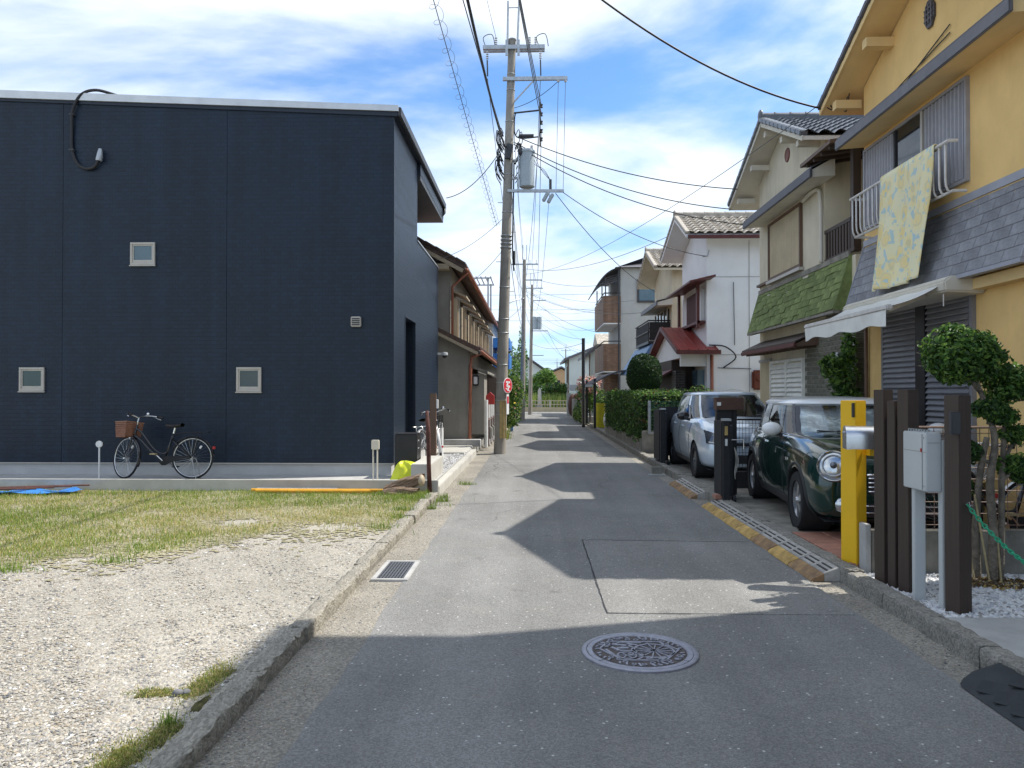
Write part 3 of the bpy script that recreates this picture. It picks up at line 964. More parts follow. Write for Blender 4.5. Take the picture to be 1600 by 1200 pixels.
# loose gravel: dense close to the camera, thinner further off
def frustum_pts(n, y0, y1, x1, seed, p=1.0):
    g = np.random.default_rng(seed)
    y = y0 + (y1 - y0) * g.random(n) ** p
    x0 = -.72 * y - .5
    return np.column_stack([x0 + (x1 - x0) * g.random(n), y])
P = frustum_pts(52000, 2.6, 7.6, -1.56, 5, 1.2)
P = P[np.sin(P[:, 0] * 1.3 + 1) * np.cos(P[:, 1] * 1.1) + np.random.default_rng(3).random(len(P)) * 2.5 > .1]
stones('loose_gravel', P, .003, .012, ['pebble_pale', 'pebble_grey', 'pebble_dark', 'pebble_warm', 'white_stone'], [5, 4, 1.1, 3, .35], 8, lot_z(P), .55,
       kind='stuff', label='loose pale gravel spread over the vacant lot in the foreground', cat='gravel')

# grass: a band of dry and green tufts in front of the dark house
def grass_field(n, seed):
    g = np.random.default_rng(seed)
    y = 5.6 + 5.75 * g.random(n)
    x0 = -.76 * y - 1.2
    x = x0 + (-1.56 - x0) * g.random(n)
    edge = 6.55 + .30 * np.sin(x * 1.7 + .5) + .22 * np.sin(x * 4.1) + .14 * np.sin(x * 9) + np.clip(x + 3.4, 0, 2) * .85 + np.clip(-x - 3.6, -2, 3) * -.22
    clump = .5 + .5 * np.sin(x * 5.3 + 2 * np.sin(y * 2.1)) * np.sin(y * 4.7 + 1.5 * np.sin(x * 1.9))
    patch = np.exp(-((x + 3.35) ** 2 / .12 + (y - 8.7) ** 2 / .10)) + .8 * np.exp(-((x + 2.3) ** 2 / .3 + (y - 8.3) ** 2 / .12))
    dens = np.clip((y - edge) * 1.0, 0, 1) * (.20 + .80 * clump) * (1 - np.clip(patch, 0, .95))
    return x, y, g.random(n) < dens, clump
# thatch under the grass, with a ragged edge
gx_, gy_ = np.meshgrid(np.arange(-10.2, -1.56, .036), np.arange(5.9, 11.36, .036), indexing='ij')
def edge_fn(x): return 6.55 + .30 * np.sin(x * 1.7 + .5) + .22 * np.sin(x * 4.1) + .14 * np.sin(x * 9) + np.clip(x + 3.4, 0, 2) * .85 + np.clip(-x - 3.6, -2, 3) * -.22
gr2 = np.random.default_rng(77)
keep = (gy_ - edge_fn(gx_)) + gr2.normal(size=gx_.shape) * .34 + .25 * np.sin(gx_ * 11 + 3 * np.sin(gy_ * 5)) * np.sin(gy_ * 13) > .12
bare = np.exp(-((gx_ + 3.35) ** 2 / .10 + (gy_ - 8.7) ** 2 / .07)) + .9 * np.exp(-((gx_ + 2.2) ** 2 / .25 + (gy_ - 8.4) ** 2 / .10))
keep &= (bare + gr2.random(gx_.shape) * .5) < .75
cx0, cy0 = gx_[keep], gy_[keep]
hh = .022
Q = np.stack([np.column_stack([cx0 + sx * hh + gr2.normal(size=len(cx0)) * .005, cy0 + sy * hh + gr2.normal(size=len(cx0)) * .005]) for sx, sy in ((-1, -1), (1, -1), (1, 1), (-1, 1))], 1).reshape(-1, 2)
link('grass_thatch', fast_mesh('grass_thatch', np.column_stack([Q, lot_z(Q) + .005 + np.repeat(gr2.random(len(cx0)) * .004, 4)]), 4, ['thatch']), None, kind='stuff', label='matted straw and soil under the grass of the vacant lot', cat='thatch')
x, y, q, cl = grass_field(210000, 21)
P = np.column_stack([x, y])[q]; cl = cl[q]
green = (np.sin(P[:, 0] * .9 + 1.2) * np.sin(P[:, 1] * 1.6) + (P[:, 1] > 10.2) * .5 + np.random.default_rng(4).normal(size=len(P)) * .55) > .02
blades('dry_grass', P[~green], .010, .055, .0030, ['grass_b', 'grass_c', 'grass_e', 'grass_a'], [3, 4, 2, 1.6], 31, lot_z(P[~green]), .9,
       kind='stuff', label='short straw-coloured dry grass in front of the dark blue house', cat='dry grass')
blades('green_grass', P[green], .012, .070, .0032, ['grass_a', 'grass_b', 'grass_d'], [4, 2, 1.6], 32, lot_z(P[green]), .8,
       kind='stuff', label='fresh green grass tufts growing among the dry grass', cat='grass')
# tufts along the concrete edging, the kerb and the gutter
g = np.random.default_rng(9)
tp = []
for (cx, cy, r_, k) in [(-1.7, 10.6, .22, 500), (-1.62, 9.6, .10, 160), (-1.6, 9.0, .08, 120), (-1.62, 8.3, .09, 120), (-2.0, 11.1, .25, 420), (-1.85, 11.0, .3, 500),
                        (-1.36, 10.2, .05, 90), (-1.3, 10.9, .06, 110), (-1.14, 12.9, .07, 130), (-1.33, 11.3, .05, 80), (-1.62, 3.38, .022, 70),
                        (-7.3, 10.7, .35, 420), (-6.2, 10.9, .3, 300), (-4.9, 11.1, .35, 260), (-3.4, 11.15, .3, 200), (-8.5, 8.2, .4, 300), (-4.4, 6.25, .12, 200), (-3.65, 6.6, .10, 120)]:
    tp.append(np.column_stack([cx + g.normal(size=k) * r_, cy + g.normal(size=k) * r_ * .5]))
P = np.vstack(tp); P = P[P[:, 1] < 11.36 + 99 * (P[:, 0] > -1.4)]
blades('weed_tufts', P, .02, .10, .0034, ['grass_a', 'grass_d', 'leaf_light'], [3, 2, 1], 33, lot_z(P) * (P[:, 0] < -1.45), .7,
       kind='stuff', label='taller bright green weeds along the kerb and the concrete edging', cat='weeds')
# moss and dry thatch by the kerb in the foreground
def mat_patch(name, blobs, h, mt, seed, **t):
    mb = MB(); g = random.Random(seed)
    for (cx, cy, rx, ry, an) in blobs:
        c_, s_ = math.cos(an), math.sin(an)
        ph = [g.uniform(0, 6) for _ in range(4)]
        def fn(u, v_):
            a = v_ * 2 * PI
            rr = u * (1 + .16 * math.sin(3 * a + ph[0]) + .12 * math.sin(5 * a + ph[1]) + .08 * math.sin(9 * a + ph[2]))
            X = rr * rx * math.cos(a); Y = rr * ry * math.sin(a)
            return (cx + X * c_ - Y * s_, cy + X * s_ + Y * c_, .062 + h * (1 - u ** 3) + g.uniform(-.004, .006) * (1 - u))
        mb.grid(fn, 9, 30)
    return mb.build(name, mt, smooth=True, recalc=False, **t)
mat_patch('moss_patch', [(-1.66, 3.05, .09, .20, .15), (-1.60, 3.28, .06, .16, .1), (-1.66, 3.88, .07, .24, -.15), (-1.86, 3.74, .10, .05, .3), (-1.58, 3.62, .03, .12, 0)],
          .022, 'moss', 4, kind='stuff', label='olive moss and dead thatch beside the old kerb', cat='moss')
g = np.random.default_rng(12)
P = np.vstack([np.column_stack([cx + g.normal(size=k) * sx, cy + g.normal(size=k) * sy]) for cx, cy, sx, sy, k in
               [(-1.66, 3.05, .05, .11, 1900), (-1.60, 3.28, .03, .08, 900), (-1.66, 3.9, .04, .13, 2100), (-1.86, 3.74, .06, .03, 700)]])
blades('moss_blades', P, .005, .018, .0022, ['grass_b', 'leaf_yellow', 'grass_d', 'grass_e'], [3, 2, 2, 2], 35, lot_z(P) + .012, 1.2,
       kind='stuff', label='tiny creeping blades on the moss beside the kerb', cat='moss')
bm_ = MB().sphere((-1.735, 3.72, .085), (.028, .022, .018), 9, 6).sphere((-1.70, 3.735, .083), (.02, .024, .015), 9, 6)
bm_.build('dark_stone', 'pebble_dark', smooth=True, label='small dark stone lying on the moss near the kerb', cat='stone')
# grit and crumbs in the gutter
g = np.random.default_rng(14)
P = np.column_stack([-1.40 + .33 * g.random(5200) ** 1.5, 2.6 + 12 * g.random(5200) ** 1.6])
P2 = np.column_stack([2.52 - .24 * g.random(2600) ** 1.5, 3.2 + 9 * g.random(2600) ** 1.6])
P = np.vstack([P, P2])
stones('gutter_grit', P, .002, .008, ['pebble_pale', 'pebble_grey', 'pebble_dark', 'pebble_warm'], [3, 2, 1.3, 2.5], 15, -.006, .6,
       kind='stuff', label='fine grit and crumbs lying in the road gutters', cat='grit')

# house pads and yards
MB().box(-40, -1.535, 11.46, 57, -.05, .17).build('left_yard', 'concrete', kind='structure')
MB().box(2.625, 40, 5.10 - 12, 5.14, -.05, .075).build('driveway_slab', 'concrete', kind='structure')
MB().box(2.625, 40, 6.56, 57, -.05, .085).build('right_yard', 'concrete_old', kind='structure')
MB().box(2.625, 40, 5.14, 6.56, -.05, .06).build('pebble_bed', 'grey_stone', kind='structure')
g = np.random.default_rng(17)
P = np.column_stack([2.66 + 2.6 * g.random(9500) ** 1.15, 5.16 + 1.22 * g.random(9500)])
stones('white_pebbles', P, .010, .026, ['white_stone', 'grey_stone', 'pebble_grey'], [5, 3, 1.2], 18, .062, .6,
       kind='stuff', label='white and grey pebbles round the posts and the garden tree', cat='pebbles')
# kerb of the new house on the left (clean concrete) and grey gravel behind it
MB().box(-1.53, -1.41, 11.46, 18.9, -.05, .15).build('house_kerb', 'concrete_pale', kind='structure', bevel=.008)
g = np.random.default_rng(19)
P = np.column_stack([-1.545 - .32 * g.random(2600), 13.1 + 5.0 * g.random(2600)])
stones('grey_gravel', P, .008, .02, ['grey_stone', 'pebble_grey', 'pebble_dark', 'white_stone'], [4, 3, 1, 2], 20, .172, .6,
       kind='stuff', label='grey crushed stone strip beside the white bicycle', cat='gravel')
MB().box(-2.3, -1.56, 17.2, 19.8, .165, .20).build('entrance_slab', 'concrete_pale', kind='structure', bevel=.006)

# red paving tiles in front of the green car
tl = MB().box(-.145, .145, -.145, .145, -.02, .02).mesh('paving_tile', 'terracotta', bevel=.005, seg=1)
tb = MB().box(2.66, 5.0, 6.60, 8.02, .08, .092).build('tile_bed', 'mortar', kind='structure')
for ix in range(7):
    for iy in range(5):
        piece(tl, 'paving_tile', tb, (2.82 + ix * .303, 6.75 + iy * .303 - .04, .088 + random.uniform(-.002, .002)))

# iron manhole cover with a wheel in relief
mh = thing('manhole_cover', 'round iron manhole cover with a spoked wheel in relief on the road', 'manhole cover', (.63, 4.62, 0))
cx, cy = .63, 4.62
MB().lathe([(.345, -.02), (.345, .010), (.338, .014), (.318, .014), (.314, .011)], (cx, cy, 0), n=64).build('ring', 'manhole', mh, smooth=35)
MB().lathe([(.001, .0075), (.30, .0075), (.312, .006), (.313, -.02)], (cx, cy, 0), n=64).build('plate', 'manhole_low', mh, smooth=35)
rl = MB()
rl.lathe([(.312, .004), (.312, .013), (.282, .0135), (.278, .010), (.276, .005)], (cx, cy, 0), n=64)
def rbar(a, b, w=.010, z0=.005, z1=.0135):
    a = V(cx + a[0], cy + a[1], (z0 + z1) / 2); b = V(cx + b[0], cy + b[1], (z0 + z1) / 2)
    rl.bar(a, b, w, z1 - z0)
def rcirc(c, r_, w=.010, n=28, a0=0, a1=360):
    for i in range(n):
        t0, t1 = R(a0 + (a1 - a0) * i / n), R(a0 + (a1 - a0) * (i + 1) / n)
        rbar((c[0] + r_ * math.cos(t0), c[1] + r_ * math.sin(t0)), (c[0] + r_ * math.cos(t1), c[1] + r_ * math.sin(t1)), w)
hexp = [(-.235, .03), (-.17, .165), (.14, .165), (.235, .02), (.13, -.165), (-.12, -.165)]
for i in range(6): rbar(hexp[i], hexp[(i + 1) % 6], .012)
rcirc((.085, .0), .118, .013, 36)
for k in range(14):
    t = 2 * PI * k / 14
    rbar((.085, 0), (.085 + .115 * math.cos(t), .115 * math.sin(t)), .007)
rcirc((.085, 0), .02, .014, 10)
rbar((.085, .0), (.06, .135), .016); rbar((.03, .145), (-.10, .15), .014); rbar((-.10, .15), (-.15, .10), .012)
rcirc((-.085, -.085), .055, .011, 22)
for k in range(6):
    t = 2 * PI * k / 6
    rbar((-.085, -.085), (-.085 + .05 * math.cos(t), -.085 + .05 * math.sin(t)), .007)
rbar((-.16, .06), (-.12, .0), .02); rbar((-.12, .0), (-.05, -.01), .016); rbar((-.05, -.01), (-.03, .06), .012); rbar((-.085, -.085), (.02, -.03), .012)
rbar((-.18, .11), (-.08, .10), .018); rbar((-.08, .10), (-.02, .05), .014)
rbar((.02, -.135), (.06, -.13), .014); rbar((.09, -.14), (.13, -.125), .012); rbar((-.03, -.15), (.0, -.12), .012)
for k in range(40):
    t = 2 * PI * k / 40
    if k % 10 in (0, 5): continue
    r0, r1 = (.218, .262) if k % 2 else (.235, .262)
    if abs(math.sin(t)) < .55: r0 += .018
    rbar((r0 * math.cos(t), r0 * math.sin(t)), (r1 * math.cos(t + .06), r1 * math.sin(t + .06)), .013)
for k in range(26):
    t = 2 * PI * k / 26 + .1
    r0 = .225 + .02 * math.sin(5 * k)
    if abs(math.sin(t)) > .35: rcirc((r0 * math.cos(t), r0 * math.sin(t) * .98), .014, .007, 7)
for (a, b, w_) in (((-.20, .02), (-.16, -.08), .016), ((-.16, -.08), (-.13, -.13), .012), ((-.19, .07), (-.14, .13), .012), ((-.06, .13), (.0, .10), .016), ((-.13, .04), (-.06, .05), .022), ((-.10, .07), (-.03, .10), .012), ((.0, -.06), (.03, -.12), .012), ((.15, -.10), (.11, -.15), .014), ((.19, .07), (.15, .13), .012), ((-.02, -.10), (.02, -.10), .012), ((-.04, .02), (-.02, -.03), .014)):
    rbar(a, b, w_)
for t in (R(90), R(215), R(325)):
    rl.cbox((cx + .297 * math.cos(t), cy + .297 * math.sin(t), .0145), (.026, .014, .004), Matrix.Rotation(t, 3, 'Z'))
rl.build('relief', 'manhole', mh)

# drain grate in the left gutter
gr = thing('drain_grate', 'steel drain grate set in the concrete gutter by the old kerb', 'drain grate', (-1.18, 6.66, 0))
fr = MB(); fr.frame((-1.345, 6.30, -.02), (1, 0, 0), (0, 1, 0), (0, 0, 1), .31, .72, .045, .034); fr.build('surround', 'concrete', gr, bevel=.004)
MB().box(-1.30, -1.08, 6.345, 6.975, -.025, -.0055).build('sump', 'black_rubber', gr)
gb = MB().box(-.007, .007, -.312, .312, -.012, .012).mesh('bar', 'grate')
gc = MB().box(-.108, .108, -.004, .004, -.006, .010).mesh('cross_bar', 'grate')
for k in range(9): piece(gb, 'bar', gr, (-1.295 + k * .0262, 6.66, .002))
for k in range(7): piece(gc, 'cross_bar', gr, (-1.19, 6.40 + k * .087, -.002))

# ================================================================ LEFT SIDE: dark blue house
HX, HY, HY2 = -2.34, 12.75, 18.74
def roofz(x): return 6.19 - .047 * (x - HX)
nh = thing('dark_house', 'dark navy box-shaped house with small square windows behind the grass', 'house', (-6, 15, .17))
# core walls
c = MB()
c.prism([(-13, HY + .02, .40), (HX - .02, HY + .02, .40), (HX - .02, HY + .02, roofz(HX)), (-13, HY + .02, roofz(-13))], (0, .14, 0))
c.build('core_wall', 'navy_trim', nh)
xs = [-13, -10.7, -7.95, -5.15, HX]
for i in range(4):
    a, b = xs[i] + .003, xs[i + 1] - .003
    MB().prism([(a, HY - .004, .37), (b, HY - .004, .37), (b, HY - .004, roofz(b)), (a, HY - .004, roofz(a))], (0, .024, 0)).build('siding_panel', 'navy_siding', nh)
# street side, with a tall door recess and an open balcony
def sidewall(y0, y1, z0, z1, nm='side_wall'):
    MB().box(HX - .15, HX, y0, y1, z0, z1).build(nm, 'navy_siding', nh)
sidewall(HY + .022, 13.93, .37, 6.16)
sidewall(13.93, 15.14, 2.92, 6.16)
sidewall(15.14, 15.37, .37, 6.16)
sidewall(15.37, HY2, .37, 4.58, 'balcony_parapet')
MB().box(HX - .17, HX + .02, 15.36, HY2 + .02, 4.58, 4.615).build('parapet_cap', 'metal_grey', nh, bevel=.004)
MB().box(HX - .14, HX + .012, HY + .0, HY + .05, .37, 6.16).build('corner_trim', 'navy_trim', nh)
c = MB(); c.frame((HX + .006, 13.90, .36), (0, 1, 0), (0, 0, 1), (-1, 0, 0), 1.27, 2.60, .035, .05); c.build('recess_trim', 'navy_trim', nh)
MB().box(HX - 1.5, HX - .15, 13.78, 13.925, .2, 2.92).build('recess_wall', 'navy_trim', nh)
MB().box(HX - 1.5, HX - .15, 15.145, 15.29, .2, 2.92).build('recess_wall', 'navy_trim', nh)
MB().box(HX - 1.6, HX - 1.2, 13.925, 15.145, .2, 2.92).build('door', 'wood_dark', nh)
MB().box(-4.6, HX - .155, 15.26, 15.36, 2.95, 6.1).build('inner_wall', 'navy_siding', nh)
MB().box(-4.7, -4.6, 15.36, HY2, .37, 6.1).build('inner_wall', 'navy_siding', nh)
MB().box(-13, -4.7, HY2 - .1, HY2, .37, 6.3).build('rear_wall', 'navy_siding', nh)
MB().box(-4.7, HX - .15, HY2 - .12, HY2 - .002, .37, 4.57).build('rear_wall', 'navy_siding', nh)
MB().box(-4.6, HX - .15, 15.4, HY2 - .13, 3.3, 3.42).build('balcony_floor', 'concrete', nh)
# roof slab and metal edges
y0, y1 = HY - .06, 19.30
rf = MB().prism([(-13.3, y0 + .03, roofz(-13.3) - .01), (HX + .07, y0 + .03, roofz(HX + .07) - .03), (HX + .07, y0 + .03, roofz(HX + .07) + .13), (-13.3, y0 + .03, roofz(-13.3) + .14)], (0, y1 - y0 - .03, 0))
roof = rf.build('roof', 'navy_trim', nh)
MB().prism([(-13.3, y0, roofz(-13.3) + .015), (HX + .09, y0, roofz(HX + .09) + .045), (HX + .09, y0, roofz(HX + .09) + .145), (-13.3, y0, roofz(-13.3) + .165)], (0, .028, 0)).build('front_flashing', 'metal_light', roof)
MB().box(HX + .072, HX + .13, y0 + .03, y1 + .05, 6.16, 6.31).build('eave_gutter', 'dark_metal', roof, bevel=.01)
MB().tube([(HX + .10, y1 - .1, 6.17), (HX + .10, y1 - .1, 6.05), (HX + .04, y1 - .18, 5.95)], .035, 8).build('gutter_spout', 'dark_metal', roof, smooth=True)
MB().box(-4.6, HX + .06, 15.38, y1 - .02, 5.82, 5.92).build('balcony_ceiling', 'dark_metal', nh)
MB().box(HX - .02, HX + .065, 15.372, y1 - .01, 5.92, 6.15).build('eave_beam', 'navy_trim', nh)
# footing
MB().box(-13, HX - .035, HY + .03, HY + .17, .0, .352).build('footing', 'footing', nh)
MB().box(HX - .18, HX - .035, HY + .172, HY2, .0, .352).build('footing', 'footing', nh)
MB().box(-13, HX + .01, HY - .015, HY + .02, .353, .372).build('drip_edge', 'beige_alu', nh)
# windows
def sq_window(x0, x1, z0, z1, pane, parent, y):
    w = MB(); w.frame((x0, y - .035, z0), (1, 0, 0), (0, 0, 1), (0, 1, 0), x1 - x0, z1 - z0, .035, .045)
    o = w.build('window', 'beige_alu', parent, bevel=.003, seg=1)
    s_ = MB(); s_.frame((x0 + .035, y - .022, z0 + .035), (1, 0, 0), (0, 0, 1), (0, 1, 0), x1 - x0 - .07, z1 - z0 - .07, .022, .03)
    s_.box(x0 + .057, x1 - .057, y - .020, y - .002, z0 + .057, z0 + .085)
    s_.build('sash', 'beige_alu', o)
    MB().box(x0 + .055, x1 - .055, y - .012, y - .006, z0 + .07, z1 - .055).build('pane', pane, o)
    MB().box(x0 - .01, x1 + .01, y - .045, y - .006, z0 - .02, z0 - .002).build('sill', 'beige_alu', o)
    return o
sq_window(-6.78, -6.36, 3.69, 4.07, 'pane_blue', nh, HY - .004)
sq_window(-8.67, -8.24, 1.57, 1.97, 'pane_green', nh, HY - .004)
sq_window(-4.97, -4.55, 1.56, 1.97, 'pane_green', nh, HY - .004)
v_ = MB().box(-3.04, -2.87, HY - .07, HY - .005, 2.64, 2.81).build('wall_vent', 'beige_alu', nh, bevel=.012)
for k in range(4): MB().box(-3.02, -2.89, HY - .076, HY - .069, 2.665 + k * .033, 2.685 + k * .033).build('slat', 'dark_metal', v_)
# service cable looping down from the roof with its entrance cap
pts = [(-7.15, HY + .2, roofz(-7.3) + .22), (-7.40, HY + .02, roofz(-7.4) + .24), (-7.62, HY - .05, roofz(-7.6) + .13), (-7.76, HY - .06, 6.30), (-7.79, HY - .035, 5.95), (-7.78, HY - .035, 5.65), (-7.70, HY - .035, 5.42),
       (-7.55, HY - .04, 5.32), (-7.40, HY - .05, 5.34), (-7.31, HY - .06, 5.45)]
def smooth_path(p, k=6):
    p = [V(*a) for a in p]; o = []
    for i in range(len(p) - 1):
        a, b, c_, d = p[max(i - 1, 0)], p[i], p[i + 1], p[min(i + 2, len(p) - 1)]
        for j in range(k):
            t = j / k
            o.append(.5 * ((2 * b) + (-a + c_) * t + (2 * a - 5 * b + 4 * c_ - d) * t * t + (-a + 3 * b - 3 * c_ + d) * t ** 3))
    return o + [p[-1]]
sc_ = MB().tube(smooth_path(pts), .026, 8).build('service_cable', 'wire', nh, smooth=True)
MB().lathe([(.001, .21), (.03, .20), (.045, .12), (.055, .02), (.05, 0), (.001, 0)], (-7.30, HY - .07, 5.44), (.12, 0, 1), 14).build('weather_cap', 'metal_grey', sc_, smooth=40)
for z in (6.22, 5.62): MB().box(-7.82, -7.74, HY - .07, HY - .004, z, z + .03).build('cable_clip', 'dark_metal', sc_)

# concrete edging between lot and house
MB().box(-13, -1.42, 11.385, 11.455, -.05, .245).build('concrete_edging', 'concrete_pale', label='low pale concrete edging between the grass and the dark house', cat='edging', bevel=.005)

# small white vent stake, meter stand
vs_ = thing('vent_stake', 'thin white stake with a round head beside the black bicycle', 'stake', (-6.79, 11.85, .17))
MB().cyl((-6.79, 11.85, .1), (-6.79, 11.85, .70), .013, 8).build('rod', 'white_plastic', vs_, smooth=40)
MB().lathe([(.001, -.02), (.05, -.018), (.055, 0), (.05, .018), (.001, .02)], (-6.79, 11.85, .74), (0, 1, 0), 16).build('head', 'white_plastic', vs_, smooth=40)
ms_ = thing('outlet_stand', 'small cream outlet box on two thin legs before the dark house', 'outlet box', (-2.45, 11.9, .17))
MB().box(-2.52, -2.40, 11.87, 11.93, .66, .81).build('box', 'carton_grey', ms_, bevel=.01).data.materials[0] = MATS['beige_soffit']
for x in (-2.495, -2.43): MB().cyl((x, 11.9, .1), (x, 11.9, .67), .012, 8).build('leg', 'beige_soffit', ms_, smooth=40)

# black parcel box, yellow bag, log, posts, planter block
pb = thing('parcel_box', 'shiny black parcel box standing at the corner of the dark house', 'parcel box', (-2.05, 12.5, .17))
MB().box(-2.24, -1.88, 12.35, 12.78, .17, .87).build('body', 'black_metal', pb, bevel=.012)
MB().box(-2.235, -1.885, 12.345, 12.76, .872, .885).build('lid', 'black_metal', pb)
MB().cyl((-1.88, 12.50, .76), (-1.865, 12.50, .76), .014, 10).build('lock', 'chrome', pb)
MB().cyl((-1.88, 12.50, .64), (-1.865, 12.50, .64), .010, 10).build('lock', 'chrome', pb)
bag = MB()
def bagf(u, v_):
    a = v_ * 2 * PI; ph = u * PI / 2
    rr = math.cos(ph) ** .75 * (1 + .09 * math.sin(7 * a + 4 * ph) + .06 * math.sin(13 * a))
    return (-1.95 + .27 * rr * math.cos(a) + .05 * math.sin(3 * ph), 11.86 + .17 * rr * math.sin(a), .165 + .31 * math.sin(ph) ** .85 * (1 + .06 * math.sin(5 * a + 2)))
bag.grid(bagf, 14, 48)
bag.build('refuse_net', 'yellow_bag', smooth=35, recalc=False, label='crumpled bright yellow refuse net heaped behind the log', cat='net')
lg = thing('log', 'split weathered brown log lying on the grass against the edging', 'log', (-1.85, 10.95, .08))
wl_ = MB()
def logf(u, v_, A=V(-2.16, 11.10, .12), B=V(-1.62, 11.18, .30), r0=.10):
    a = v_ * 2 * PI
    p = A.lerp(B, u)
    r_ = r0 * (.75 + .25 * math.sin(PI * u)) * (1 + .18 * math.sin(2 * a + 1) + .12 * math.sin(3 * a + 5 * u) + .09 * math.sin(9 * a + 14 * u) + .05 * math.sin(17 * a))
    return (p.x + r_ * .35 * math.sin(a), p.y + r_ * math.sin(a), p.z + r_ * math.cos(a) * .8)
wl_.grid(logf, 12, 36)
wl_.build('trunk_wood', 'driftwood', lg, recalc=False)
w2 = MB(); w2.grid(lambda u, v_: logf(u, v_, V(-2.15, 11.02, .11), V(-1.66, 11.05, .13), .065), 10, 28)
w2.build('trunk_wood', 'driftwood', lg, recalc=False)
MB().sphere((-1.63, 11.14, .27), (.05, .085, .085), 14, 8).build('end_grain', 'wood_pale', lg, smooth=True)

rp = MB().tube([(-1.53, 11.30, .05), (-1.545, 11.30, .5), (-1.555, 11.31, .95), (-1.575, 11.31, 1.28)], [.035, .032, .036, .024], 10)
rp.build('rusty_stake', 'rust', smooth=True, label='thin rusty round stake at the end of the concrete edging', cat='stake')
gp_ = thing('gate_post', 'tall dark brown intercom post beside the white bicycle', 'post', (-1.74, 13.3, .17))
MB().box(-1.80, -1.69, 13.25, 13.36, .17, 1.53).build('post', 'wood_brown', gp_, bevel=.006)
MB().box(-1.688, -1.655, 13.27, 13.34, 1.27, 1.43).build('intercom', 'white_plastic', gp_, bevel=.006)
MB().box(-1.688, -1.668, 13.29, 13.33, .98, 1.06).build('name_plate', 'dark_metal', gp_)
MB().box(-1.86, -1.56, 11.62, 13.22, .10, .46).build('planter_block', 'concrete_pale', label='low smooth pale concrete block behind the rusty stake', cat='concrete block', bevel=.008)
for k, (x, y) in enumerate([(-2.02, 15.6), (-1.90, 15.72)]):
    wp = thing('bollard', ['left short white post with red band behind the white bicycle', 'right short white post with red band behind the white bicycle'][k], 'post', (x, y, .17))
    MB().cyl((x, y, .17), (x, y, .93), .05, 14).build('tube', 'white_paint', wp, smooth=40)
    MB().cyl((x, y, .42), (x, y, .46), .052, 14).build('band', 'red_box', wp, smooth=40)
sec = thing('security_camera', 'white dome security camera on an arm at the far house corner', 'security camera', (HX, HY2, 2.45))
MB().bar((HX - .02, HY2 - .05, 2.49), (HX + .16, HY2 - .05, 2.49), .05).build('arm', 'white_plastic', sec)
MB().lathe([(.001, .06), (.07, .05), (.08, 0), (.07, -.02)], (HX + .17, HY2 - .05, 2.47), n=16).build('housing', 'white_plastic', sec, smooth=40)
MB().sphere((HX + .17, HY2 - .05, 2.44), .06).build('dome', 'black_plastic', sec, smooth=True)

# orange pipes and grey bar lying along the edging; blue sheet with rods
for k, (x0, x1, y, m_, lb) in enumerate([(-4.15, -2.2, 11.22, 'orange_pipe', 'long orange pipe lying along the concrete edging, the rear one'), (-4.05, -2.35, 11.12, 'orange_pipe', 'shorter orange pipe lying along the edging, the front one'), (-4.1, -2.9, 11.32, 'galv', 'grey metal bar lying behind the orange pipes')]):
    MB().tube([(x0, y, .115), ((x0 + x1) / 2, y + .01, .112), (x1, y - .03, .118)], .024, 10).build('pipe', m_, smooth=40, label=lb, cat='pipe')
bt = MB()
bt.grid(lambda u, v_: (-8.7 + 2.0 * u + .15 * math.sin(4 * v_), 10.62 + .45 * v_ + .22 * u, .095 + .03 * abs(math.sin(9 * u + 5 * v_)) + .02 * math.sin(17 * u + 3)), 30, 8)
bt.build('tarpaulin', 'blue_tarp', smooth=True, recalc=False, label='crumpled blue tarpaulin lying in the grass at the left edge', cat='tarpaulin')
for k in range(4):
    MB().tube([(-9.2 + .2 * k, 10.55 + .10 * k, .155), (-7.2 + .22 * k, 10.95 + .07 * k, .155 + .01 * k)], .012, 7).build('reinforcing_rod', 'rust', smooth=True, label=['nearest thin rusty rod lying on the blue tarpaulin', 'second nearest thin rusty rod on the blue tarpaulin', 'third nearest thin rusty rod on the blue tarpaulin', 'farthest thin rusty rod lying on the blue tarpaulin'][k], cat='rod', group='rusty rods on the tarpaulin')

# ================================================================ brown row house
RY0, RY1 = 20.0, 36.5
rh = thing('row_house', 'old grey-brown stucco row house with wooden shutters and tiled eaves', 'house', (-5, 20, .17))
EX, EZ = -1.77, 4.72
def rz(x): return EZ + .54 * (EX - x)
RX = -5.2
MB().prism([(-8.6, RY0, 2.6), (-2.17, RY0, 2.6), (-2.17, RY0, rz(-2.17) - .10), (RX, RY0, rz(RX) - .10), (-8.6, RY0, rz(RX) - .10 - .54 * 3.4)], (0, RY1 - RY0, 0)).build('upper_wall', 'stucco_brown', rh)
MB().prism([(-8.6, RY0 - .02, .1), (-1.70, RY0 - .02, .1), (-1.70, RY0 - .02, 2.66), (-2.45, RY0 - .02, 3.10), (-8.6, RY0 - .02, 3.10)], (0, RY1 - RY0 + .02, 0)).build('lower_wall', 'stucco_brown', rh)
rr = MB()
for sx in (1, -1):
    a, b = (EX, RX) if sx == 1 else (2 * RX - EX, RX)
    za, zb = EZ, rz(RX)
    rr.prism([(a, RY0 - .30, za), (b, RY0 - .30, zb), (b, RY0 - .30, zb + .12), (a, RY0 - .30, za + .12)], (0, RY1 - RY0 + .6, 0))
rr_o = rr.build('roof', 'roof_brown', rh)
MB().bar((EX - .05, RY0 - .285, EZ - .045), (RX, RY0 - .285, rz(RX) - .06), .05, .10).build('barge_board', 'wood_pale', rr_o)
et = MB().lathe([(.001, -.06), (.05, -.06), (.055, .04), (.001, .04)], (0, 0, 0), (1, 0, 0), 10).mesh('eave_tile', 'roof_brown', smooth=40)
k = 0; yv = RY0 - .2
